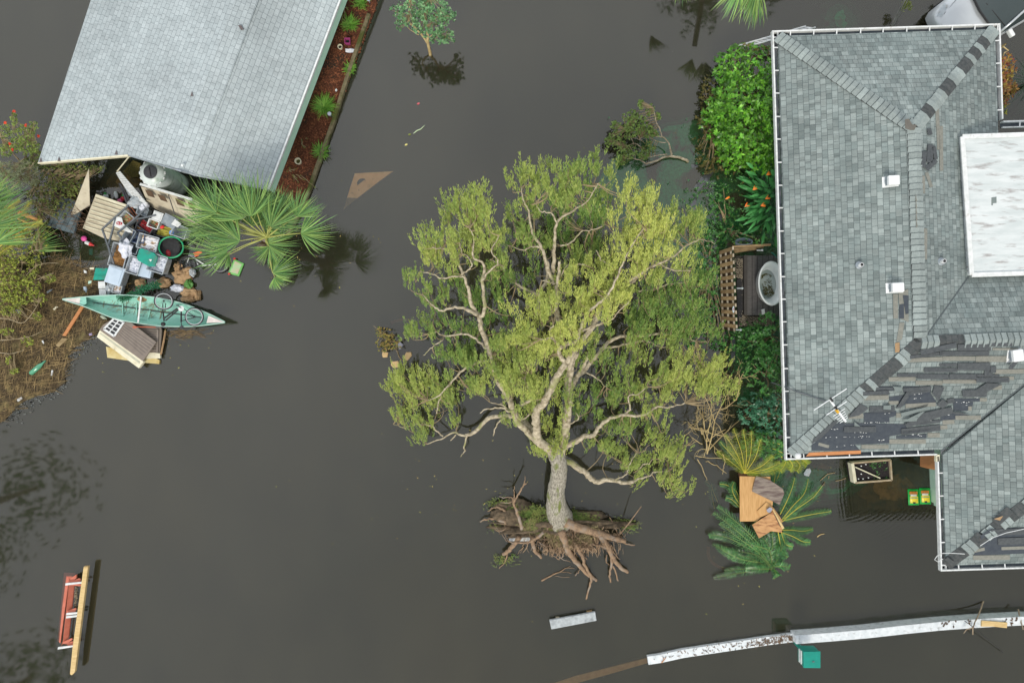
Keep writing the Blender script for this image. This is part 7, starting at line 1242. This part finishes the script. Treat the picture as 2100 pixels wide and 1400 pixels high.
bottle(Z2, (498, 1030), (592, 1068), .055, WHITE, 'white and red bottle on the reed bank below the pink ball', mat('red_plastic', (.7, .05, .05), rough=.4)); bottle(LE, (208, 955), (312, 865), .075, mat('green_glass', (.10, .36, .22), (.06, .25, .14), 4, .2, spec=.7), 'big green bottle near the lower edge of the reed mat'); bottle(Z3, (282, 460), (300, 520), .05, BLU, 'pale blue can on the reeds left of the canoe totes'); bottle(LE, (322, 400), (360, 375), .03, GREYP, 'dull bottle among the reeds above the canoe tip'); bottle(Z3, (462, 770), (520, 808), .06, mat('algae_white', (.4, .45, .35)), 'grimy white tube beside the canoe, over the brown door')
for lab, v_, pts, z, m in (('white square tub lid left of the plastic bags', Z3, [(425, 405), (495, 402), (508, 480), (428, 480)], .14, WHITE), ('white carton below the square tub lid, touching the canoe', Z3, [(435, 485), (508, 485), (514, 550), (438, 550)], .16, WHITE), ('cream block on the reeds above the flat teal lid', Z3, [(338, 255), (382, 255), (380, 275), (335, 275)], .1, CREAM), ('small purple scrap at the edge of the reed mat', Z3, [(325, 965), (358, 955), (360, 980), (330, 985)], .07, mat('purple', (.35, .3, .5))), ('white scrap at the bottom edge of the reed mat', LE, [(115, 1130), (145, 1110), (150, 1125), (122, 1145)], .07, WHITE), ('thin white scrap in the middle of the reed mat', LE, [(284, 730), (292, 726), (302, 746), (296, 750)], .1, WHITE), ('leaf shaped pale scrap above the thin white scrap', LE, [(362, 512), (385, 492), (395, 498), (372, 520)], .1, CREAM), ('white crumpled scrap near the flat teal lid', Z3, [(270, 280), (300, 295), (300, 318), (275, 312)], .1, WHITE), ('green card on the reeds below the white crumpled scrap', Z3, [(320, 400), (355, 395), (350, 420), (318, 432)], .1, MINT), ('white dotted strip in the scum at the lower reed edge', LE, [(352, 930), (362, 930), (357, 968), (347, 966)], .08, WHITE), ('pale bowl on the left of the reed mat', LE, [(103, 520), (125, 512), (138, 528), (125, 545), (106, 540)], .1, CLEAR)):
    item('scrap', lab, 'scrap', v_, pts, z, .03, m)
for lab, v_, pts, z, m in (('drowned teal crate in the dark pool below the ribbed panel', Z2, [(360, 1085), (440, 1085), (440, 1140), (370, 1140)], -.04, TEAL), ('drowned teal slab beside the low grey pole', Z2, [(535, 1100), (580, 1095), (575, 1170), (540, 1165)], -.03, TEAL), ('drowned dark green box left of the flat teal lid', Z2, [(600, 1180), (680, 1180), (680, 1215), (600, 1215)], -.05, TEAL)):
    item('sunken_crate', lab, 'crate', v_, pts, z, .1, m)
item('green_tray', 'lime green framed tray floating at the right tip of the palm fronds', 'tray', Z3, [(1888, 162), (1992, 212), (1938, 348), (1820, 318)], .06, .05, mat('lime_frame', (.18, .50, .14), (.14, .42, .1), 4, .4), None, .01); gt = bpy.data.objects['green_tray']
slab('tray_inset', Z3, [(1897, 185), (1970, 220), (1925, 325), (1842, 303)], .068, .005, mat('faded_panel', (.34, .55, .30), (.5, .42, .3), 5, .5), gt)
for q in ((1893, 160), (1835, 322)): B = MB(); B.box(P(*Z3(*q), .08), .06, .05, .04, .4); B.build('red_clip', mat('red_clip', (.6, .04, .03)), gt)
# crumpled paper, bags
def crumple(name, lab, cat, v_, X, Y, rx, ry, h, m, z=.05, seed=0, parent=None):
    import bmesh
    bm = bmesh.new(); bmesh.ops.create_icosphere(bm, subdivisions=3, radius=1); B = MB(); vs = []; c = P(*v_(X, Y), z); k = (H - z) / FPX / 5.2425
    for v in bm.verts:
        q = v.co; n_ = 1 + .55 * noise.noise(q * 2.1 + Vector((seed, 0, 0))) + .35 * abs(noise.noise(q * 5 + Vector((0, seed, 0)))); vs.append(c + Vector((q.x * rx * k * n_, q.y * ry * k * n_, max(-.02, q.z * h * n_))))
    B.add(vs, [[w.index for w in f.verts] for f in bm.faces]); bm.free(); x = B.build(name, m, parent); 
    if lab: tag(x, lab, cat)
    return x
for i, (X, Y, rx, ry, lab) in enumerate(((1290, 250, 45, 50, 'crumpled brown paper beside the white bicycle wheel'), (1330, 360, 95, 80, 'largest heap of crumpled brown paper right of the totes'), (1410, 300, 60, 45, 'crumpled brown paper between the two bicycles, touching the grey bag'), (1130, 415, 85, 55, 'crumpled brown paper at the upper end of the green garland'), (880, 425, 55, 50, 'crumpled brown paper bag below the clothes totes'), (1400, 525, 80, 60, 'crumpled brown paper beside the white plate'), (1400, 600, 70, 38, 'lowest lump of brown paper floating above the canoe'), (1500, 555, 32, 60, 'dark brown paper lump at the right of the paper heap'), (900, 590, 45, 35, 'brown paper lying on the canoe by the white thwart'))):
    crumple('brown_paper', lab, 'paper', Z3, X, Y, rx * .9, ry * .9, .13, CARD, .05 if X != 900 else .16, i * 3.7)
for i, (v_, X, Y, rx, ry, m, z, lab) in enumerate(((Z3, 1440, 305, 32, 38, CLEAR, .12, 'clear plastic bag on the brown paper heap'), (Z3, 560, 480, 42, 55, CLEAR, .12, 'clear plastic bag of brown scraps touching the canoe rim'), (Z3, 630, 480, 28, 34, BRN, .12, 'small brown bundle between the clear bag and the scrap tote'), (Z3, 1280, 480, 62, 34, CLOTH, .1, 'white crumpled cloth floating near the canoe'), (Z2, 935, 1100, 62, 90, CLOTH, .5, 'puffy white plastic bag on the stuffing tote'), (Z2, 1045, 600, 70, 60, CLEAR, .55, 'clear plastic bag behind the rusty rack'), (Z2, 1135, 650, 50, 45, CLOTH, .5, 'white plastic bag against the shed front'), (Z3, 1400, 430, 45, 45, G2, .08, 'dark green leaves in the brown paper heap'), (Z2, 440, 430, 30, 45, CLEAR, .1, 'clear bag in the vines left of the tan sheet'))):
    crumple('plastic_bag' if m in (CLEAR, CLOTH) else 'bundle', lab, 'bag' if m in (CLEAR, CLOTH) else 'bundle', v_, X, Y, rx, ry, .12, m, z, 50 + i * 5)
gp = curve([(*P(*Z3(*q), .3), 0) for q in ((660, 590), (740, 575), (860, 520), (960, 470), (1075, 430))], 8); C = []; 
for _ in range(420): q = Vector(random.choice(gp)[:3]); C.append(q + Vector(rng.normal(size=3) * np.array([.055, .055, .035])))
C = np.array(C); o, d, l, w_ = rosettes(C, unit(rng.normal(size=(len(C), 3)) + [0, 0, 1.2]), 6, .05, .008, .4); x = leaf_mesh('garland', o, d, l, w_, rng.normal(-.1, .25, len(o)).clip(-.5, .6), leafmat('fir_needle', (.01, .11, .05), (.03, .22, .09), trans=0, rough=.4), None, org=P(*Z3(860, 520), .2)); tag(x, 'dark green artificial garland draped from the paper heap onto the canoe', 'garland')
# ------------------------------------------------------------------ canoe
cn = thing('canoe', 'pale green canoe with white tips lying along the reed bank', 'canoe', P(*Z3(900, 720), 0)); CI = mat('canoe_green', (.30, .58, .48), (.22, .50, .41), 5, .5, c3=(.13, .28, .24), sc3=3, lo3=.55, hi3=.75, stretch=(1, 4, 1)); CO = mat('canoe_hull', (.01, .30, .20), (.01, .22, .15), 5, .4)
TE = [(45, 592), (250, 572), (450, 556), (660, 548), (840, 556), (1000, 570), (1120, 588), (1230, 612), (1370, 650), (1500, 700), (1620, 752), (1700, 790), (1790, 838)]
BE = [(45, 598), (150, 632), (260, 665), (400, 722), (560, 788), (700, 825), (850, 850), (970, 868), (1100, 883), (1240, 888), (1380, 888), (1520, 880), (1640, 865), (1790, 845)]
def rs(pl2, n):
    x0 = pl2[0][0]; x1 = pl2[-1][0]; return [(x0 + (x1 - x0) * i / n, np.interp(x0 + (x1 - x0) * i / n, [q[0] for q in pl2], [q[1] for q in pl2])) for i in range(n + 1)]
NC = 26; te = rs(TE, NC); be = rs(BE, NC); K = 9; vs = []; vo = []
for i in range(NC + 1):
    t = i / NC; zg = .34 + .14 * (2 * t - 1) ** 4; a = P(*Z3(*te[i]), zg); b = P(*Z3(*be[i]), zg); wv = (b - a).length; dep = min(.28, wv * .9)
    for k in range(K):
        s = k / (K - 1); pr = 1 - (2 * s - 1) ** 4; q = a.lerp(b, s); vs.append(Vector((q.x, q.y, zg - dep * pr))); q2 = a.lerp(b, s * 1.04 - .02) ; vo.append(Vector((q2.x, q2.y, zg - .012 - (dep + .02) * pr ** .9)))
fs = [(i * K + k, i * K + k + 1, (i + 1) * K + k + 1, (i + 1) * K + k) for i in range(NC) for k in range(K - 1)]
B = MB(); B.add(vs, fs); B.build('inner_hull', CI, cn, smooth=True); B = MB(); B.add(vo, [f[::-1] for f in fs]); B.build('outer_hull', CO, cn, smooth=True)
for ed in (0, K - 1): B = MB(); B.tube([vs[i * K + ed] + Vector((0, 0, .008)) for i in range(NC + 1)], .016, 6); B.build('gunwale', mat('gunwale', (.42, .62, .54), (.35, .55, .47)), cn)
def deck(pts, m): B = MB(); B.prism([P(*Z3(*q), z) for q, z in pts], .02); B.build('end_deck', m, cn)
DW = mat('deck_white', (.72, .68, .64), (.6, .52, .5), 6, .6); deck((((48, 595), .49), ((235, 578), .38), ((225, 652), .38)), DW); deck((((1785, 842), .49), ((1612, 770), .38), ((1590, 850), .38)), DW); deck((((235, 576), .385), ((295, 572), .37), ((300, 640), .37), ((262, 662), .37), ((226, 652), .385)), CI)
B = MB(); B.tube([P(*Z3(*q), .085) for q in ((305, 622), (600, 662), (900, 705), (1200, 745), (1400, 770), (1560, 795))], .015, 5); B.build('keel_line', DKGRAY, cn)
B = MB(); B.beam(P(*Z3(888, 566), .37), P(*Z3(856, 845), .37), .045, .025); B.build('thwart', WHITE, cn)
for pts in ([(690, 650), (690, 765)], [(985, 715), (955, 840)], [(840, 610), (838, 800)]): B = MB(); B.beam(P(*Z3(*pts[0]), .1), P(*Z3(*pts[1]), .12), .03, .02); B.lathe(P(*Z3(*pts[1]), .12), [(.045, 0), (.05, .03), (.02, .04)], 10); B.build('seat_bracket', CI, cn)
B = MB()
for i in range(9): B.beam(P(*Z3(1425 + i * 12, 700 + i * 5.5), .33), P(*Z3(1428 + i * 12, 712 + i * 5.5), .30), .012, .01)
B.build('cord_loops', DKGRAY, cn)
# ------------------------------------------------------------------ bicycles
def wheel(par, c, rx, ry, rot, tz, rim, nsp=20, tyre=True):
    w = MB(); R2 = Matrix.Rotation(tz[0], 3, 'Y') @ Matrix.Rotation(tz[1], 3, 'X'); pts = lambda r, a: Vector(c) + R2 @ Vector((math.cos(a) * r, math.sin(a) * r, 0))
    w.torus(c, rx, .017, 30, 6, 1, 1, 0, R2); e = w.build('wheel', BLACK, par); w = MB(); w.torus(Vector(c) + Vector((0, 0, .006)), rx - .026, .013, 30, 6, 1, 1, 0, R2); w.build('rim', rim, e)
    w = MB()
    for i in range(nsp): a = i * 2 * math.pi / nsp; w.beam(pts(.02, a + .3), pts(rx - .03, a), .004, .004)
    w.build('spokes', STEEL, e)['kind'] = 'stuff'; w = MB(); w.tube([Vector(c) - R2 @ Vector((0, 0, .045)), Vector(c) + R2 @ Vector((0, 0, .045))], .026, 8); w.build('hub', BLACK, e)
bk = thing('bicycle', 'small black bicycle with pale rims lying across the right end of the canoe', 'bicycle', P(*Z3(1250, 740), .4))
bq = lambda X, Y, z=.5: P(*Z3(X, Y), z)
wheel(bk, bq(1132, 615, .52), .252, .25, 0, (.45, 0), mat('silver_rim', (.62, .64, .66), rough=.35, metal=.4)); wheel(bk, bq(1460, 783, .48), .262, .262, 0, (.1, 0), mat('silver_rim', (.62, .64, .66), rough=.35, metal=.4))
for n_, a, b, r in (('frame_tube', (1135, 800), (1275, 695), .026), ('frame_tube', (1150, 825), (1290, 705), .022), ('frame_tube', (1320, 700), (1318, 840), .023), ('frame_tube', (1345, 695), (1460, 783), .011), ('frame_tube', (1318, 830), (1460, 790), .011), ('fork', (1120, 640), (1125, 740), .013), ('fork', (1152, 640), (1142, 740), .013), ('head_tube', (1125, 735), (1135, 830), .022), ('handlebar', (1110, 740), (1150, 735), .012)):
    B = MB(); B.tube([bq(*a), bq(*b)], r, 8); B.build(n_, BLACK, bk)
B = MB(); B.lathe(bq(1320, 695, .53), [(.075, 0), (.085, .006), (.075, .012)], 22); B.lathe(bq(1320, 695, .545), [(.02, 0), (.02, .02)], 8); B.build('chainring', WHITE, bk)
B = MB(); B.beam(bq(1320, 695, .55), bq(1290, 668, .56), .02, .015); B.box(bq(1280, 662, .57), .07, .04, .02); B.build('pedal_crank', DKGRAY, bk)
B = MB(); B.lathe(bq(1125, 862, .5), [(.05, -.04), (.085, 0), (.06, .04), (.01, .05)], 12, .9, .8); B.build('saddle', BLACK, bk, smooth=True)
B = MB(); B.tube([bq(1318, 840), bq(1322, 880)], .015, 6); B.box(bq(1325, 895), .09, .08, .05, .3); B.build('seat_clamp', DKGRAY, bk)
B = MB(); B.tube([bq(1045, 895), bq(1100, 890), bq(1165, 900)], .013, 6); B.build('handlebar', STEEL, bk)
wb = thing('bicycle', 'white bicycle floating half under the lower edge of the palm fronds', 'bicycle', P(*Z3(1560, 210), 0))
bq = lambda X, Y, z=.1: P(*Z3(X, Y), z)
wheel(wb, bq(1392, 225, .12), .26, .26, 0, (0, .25), BLACK, 18); wheel(wb, bq(1735, 215, .08), .26, .26, 0, (.1, .1), mat('grey_rim', (.3, .3, .32), rough=.4), 22)
for n_, a, b, r in (('frame_tube', (1400, 125), (1500, 180), .022), ('frame_tube', (1500, 180), (1580, 230), .022), ('frame_tube', (1385, 200), (1410, 130), .018), ('frame_tube', (1470, 190), (1520, 240), .018), ('frame_tube', (1520, 240), (1735, 215), .014), ('handlebar', (1410, 120), (1470, 140), .014)):
    B = MB(); B.tube([bq(*a), bq(*b)], r, 8); B.build(n_, WHITE, wb)
B = MB(); B.lathe(bq(1520, 240, .12), [(.06, 0), (.07, .01), (.05, .02)], 16); B.build('chainring', DKGRAY, wb)
item('orange_flag', 'orange plastic scrap on the white bicycle under the fronds', 'scrap', Z3, [(1445, 100), (1530, 70), (1545, 90), (1500, 130), (1470, 138)], .35, .01, mat('orange_plastic', (.75, .15, .05), rough=.4))
# ------------------------------------------------------------------ broken playhouse wall below the canoe
ph = thing('playhouse_wall', 'brown playhouse wall with a white grid window lying below the canoe', 'wall panel', P(*Z3(760, 1000), 0))
GRV = mat('grooved_brown', (.22, .185, .155), (.18, .15, .125), 5, .6)
slab('wall_board', Z3, [(590, 800), (760, 830), (1050, 1055), (905, 1258), (440, 925), (480, 870)], .30, .06, GRV, ph)
for k in range(6):
    B = MB(); t = k / 5; a = (655 - 0 * t, 950 + 0 * t); p0 = (720 - 70 * t, 870 + 100 * t); p1 = (1030 - 120 * t, 1075 + 120 * t); B.beam(P(*Z3(*p0), .302), P(*Z3(*p1), .302), .008, .004); B.build('groove', DKGRAY, ph)
wf = MB(); WQ = [(600, 800), (705, 838), (600, 992), (488, 915)]; wz = .325
def wl_(s, t): a = Vector(WQ[0]).lerp(Vector(WQ[1]), s); b = Vector(WQ[3]).lerp(Vector(WQ[2]), s); q = a.lerp(b, t); return P(*Z3(q.x, q.y), wz)
for t in (0, 1): wf.beam(wl_(0, t), wl_(1, t), .06, .03)
for s in (0, 1): wf.beam(wl_(s, 0), wl_(s, 1), .05, .03)
wf.beam(wl_(.5, 0), wl_(.5, 1), .03, .028)
for t in (.25, .5, .75): wf.beam(wl_(0, t), wl_(1, t), .025, .026)
w_o = wf.build('window', WHITE, ph); B = MB(); B.prism([wl_(0, 0) - Vector((0, 0, .02)), wl_(1, 0) - Vector((0, 0, .02)), wl_(1, 1) - Vector((0, 0, .02)), wl_(0, 1) - Vector((0, 0, .02))], .004); B.build('pane', DKGRAY, w_o)
slab('bottom_rail', Z3, [(445, 925), (470, 935), (915, 1265), (862, 1335), (412, 1000)], .28, .12, CREAM, ph); slab('rail_groove_shade', Z3, [(440, 965), (455, 955), (880, 1265), (868, 1285)], .285, .004, mat('rail_shadow', (.5, .5, .38)), ph)  # groove shade painted as a duller strip on the rail
p2_ = thing('playhouse_wall', 'second brown slatted playhouse wall half under the first, with cream edges', 'wall panel', P(*Z3(1000, 1050), 0))
slab('wall_board', Z3, [(760, 850), (1100, 890), (1110, 930), (1090, 1165), (960, 1170), (1000, 1000)], .16, .06, BROWNP, p2_)
for k in range(9): B = MB(); B.beam(P(*Z3(945 + 6 * k, 930 + 26 * k), .175), P(*Z3(1062, 932 + 26 * k), .175), .03, .02); B.build('slat', GRV, p2_)
B = MB(); B.beam(P(*Z3(1068, 920), .18), P(*Z3(1062, 1165), .18), .05, .03); B.build('edge_trim', GRV, p2_)
slab('bottom_rail', Z3, [(940, 1160), (1088, 1175), (1095, 1230), (925, 1235)], .14, .08, CREAM, p2_); slab('bottom_rail', Z3, [(510, 1105), (960, 1180), (1085, 1250), (1080, 1290), (900, 1275), (525, 1222)], .07, .07, mat('dirty_cream', (.62, .55, .3), (.5, .38, .14), 4, .6), p2_)
B = MB(); B.tube([bq(800, 890, .42), bq(900, 893, .42), bq(1060, 896, .45)], .01, 5); B.torus(bq(818, 895, .42), .05, .008, 14, 5, 1.2, .6); tag(B.build('red_cord', mat('red_cord', (.6, .12, .05))), 'orange red cord stretched from the brown wall to the canoe', 'cord')
B = MB(); B.tube([bq(1150, 930, .1), bq(1130, 1050, .1), bq(1100, 1190, .1)], .03, 6); tag(B.build('bent_pipe', CARD), 'brown bent tube at the right edge of the slatted wall', 'tube')
item('cedar_board', 'straight orange board on the reeds under the left tip of the canoe', 'board', Z3, [(235, 672), (275, 672), (75, 990), (40, 985)], .14, .04, WOODO); item('broken_board', 'short weathered board stub at the lower edge of the reeds', 'board', Z3, [(40, 1010), (98, 1020), (0, 1110), (-30, 1090)], .1, .04, mat('stub_wood', (.33, .25, .13), (.22, .16, .08), 6, .9, stretch=(1, 4, 1)))
B = MB()
for i in range(260):
    x = random.gauss(1330, 130); y = 930 + abs(random.gauss(0, 40)); a = random.uniform(-.6, .8); s = random.uniform(20, 90); q = P(*Z3(x, y), .02); e = P(*Z3(x + math.cos(a) * s, y - math.sin(a) * s), .03); B.blade([q, q.lerp(e, .5) + Vector((0, .01, .02)), e], [.004, .005, .002], (math.sin(a), math.cos(a), 0), random.uniform(-.4, .5))
tag(B.build('dead_reeds', mat('wet_reed', (.26, .18, .09), (.16, .11, .06))), 'thin dead reeds adrift under the right end of the canoe', 'reeds', kind='stuff')
# pots in the mulch bed
def pot(lab, x, y, r, m, sq=False, inner=BLACK, name='flower_pot'):
    c = P(x, y, .05); B = MB(); n_ = 4 if sq else 20; B.lathe(c, [(r * .75, 0), (r, r * 1.6), (r * .8, r * 1.6), (r * .62, r * .8)], n_, rot=.785 if sq else 0); x_ = B.build(name, m); tag(x_, lab, 'pot'); B = MB(); B.lathe(c + Vector((0, 0, r * .8)), [(r * .62, 0), (r * .66, .01)], n_, rot=.785 if sq else 0); B.build('pot_opening', inner, x_)
pot('square magenta pot in the mulch bed', 715, 89, .12, mat('magenta', (.36, .06, .20), (.28, .04, .15), 5, .4), True); pot('round cream pot left of the magenta pot', 699, 99, .075, CREAM); pot('white jug with a wide mouth in the lower mulch bed', 614, 333, .10, CREAM, inner=mat('murky_olive', (.08, .08, .02)), name='jug'); 
for x, y, lab in ((680, 239, 'small solar lamp by the timber edging near the big grass clump'), (759, 7, 'small solar lamp at the top end of the timber edging')):
    B = MB(); B.lathe(P(x, y, .0), [(.012, 0), (.012, .22), (.06, .24), (.055, .27), (.02, .275)], 16); x_ = B.build('solar_lamp', mat('lamp_grey', (.42, .46, .55), rough=.3), smooth=False); tag(x_, lab, 'lamp', 'solar lamps in the mulch bed'); B = MB(); B.lathe(P(x, y, .276), [(.022, 0), (.02, .006)], 10); B.build('solar_cell', BLACK, x_)
crumple('cloth_rag', 'white blue rag beside the magenta pot', 'rag', V6, 835, 545, 52, 20, .05, CLOTH, .06, 91); item('pebble', 'single white pebble in the mulch bed', 'pebble', V6, [(668, 962), (682, 953), (690, 968), (678, 985), (668, 978)], .08, .04, WHITE)
print("objects:", len(SC.objects), "faces:", sum(len(o.data.polygons) for o in SC.objects if o.type == 'MESH'))
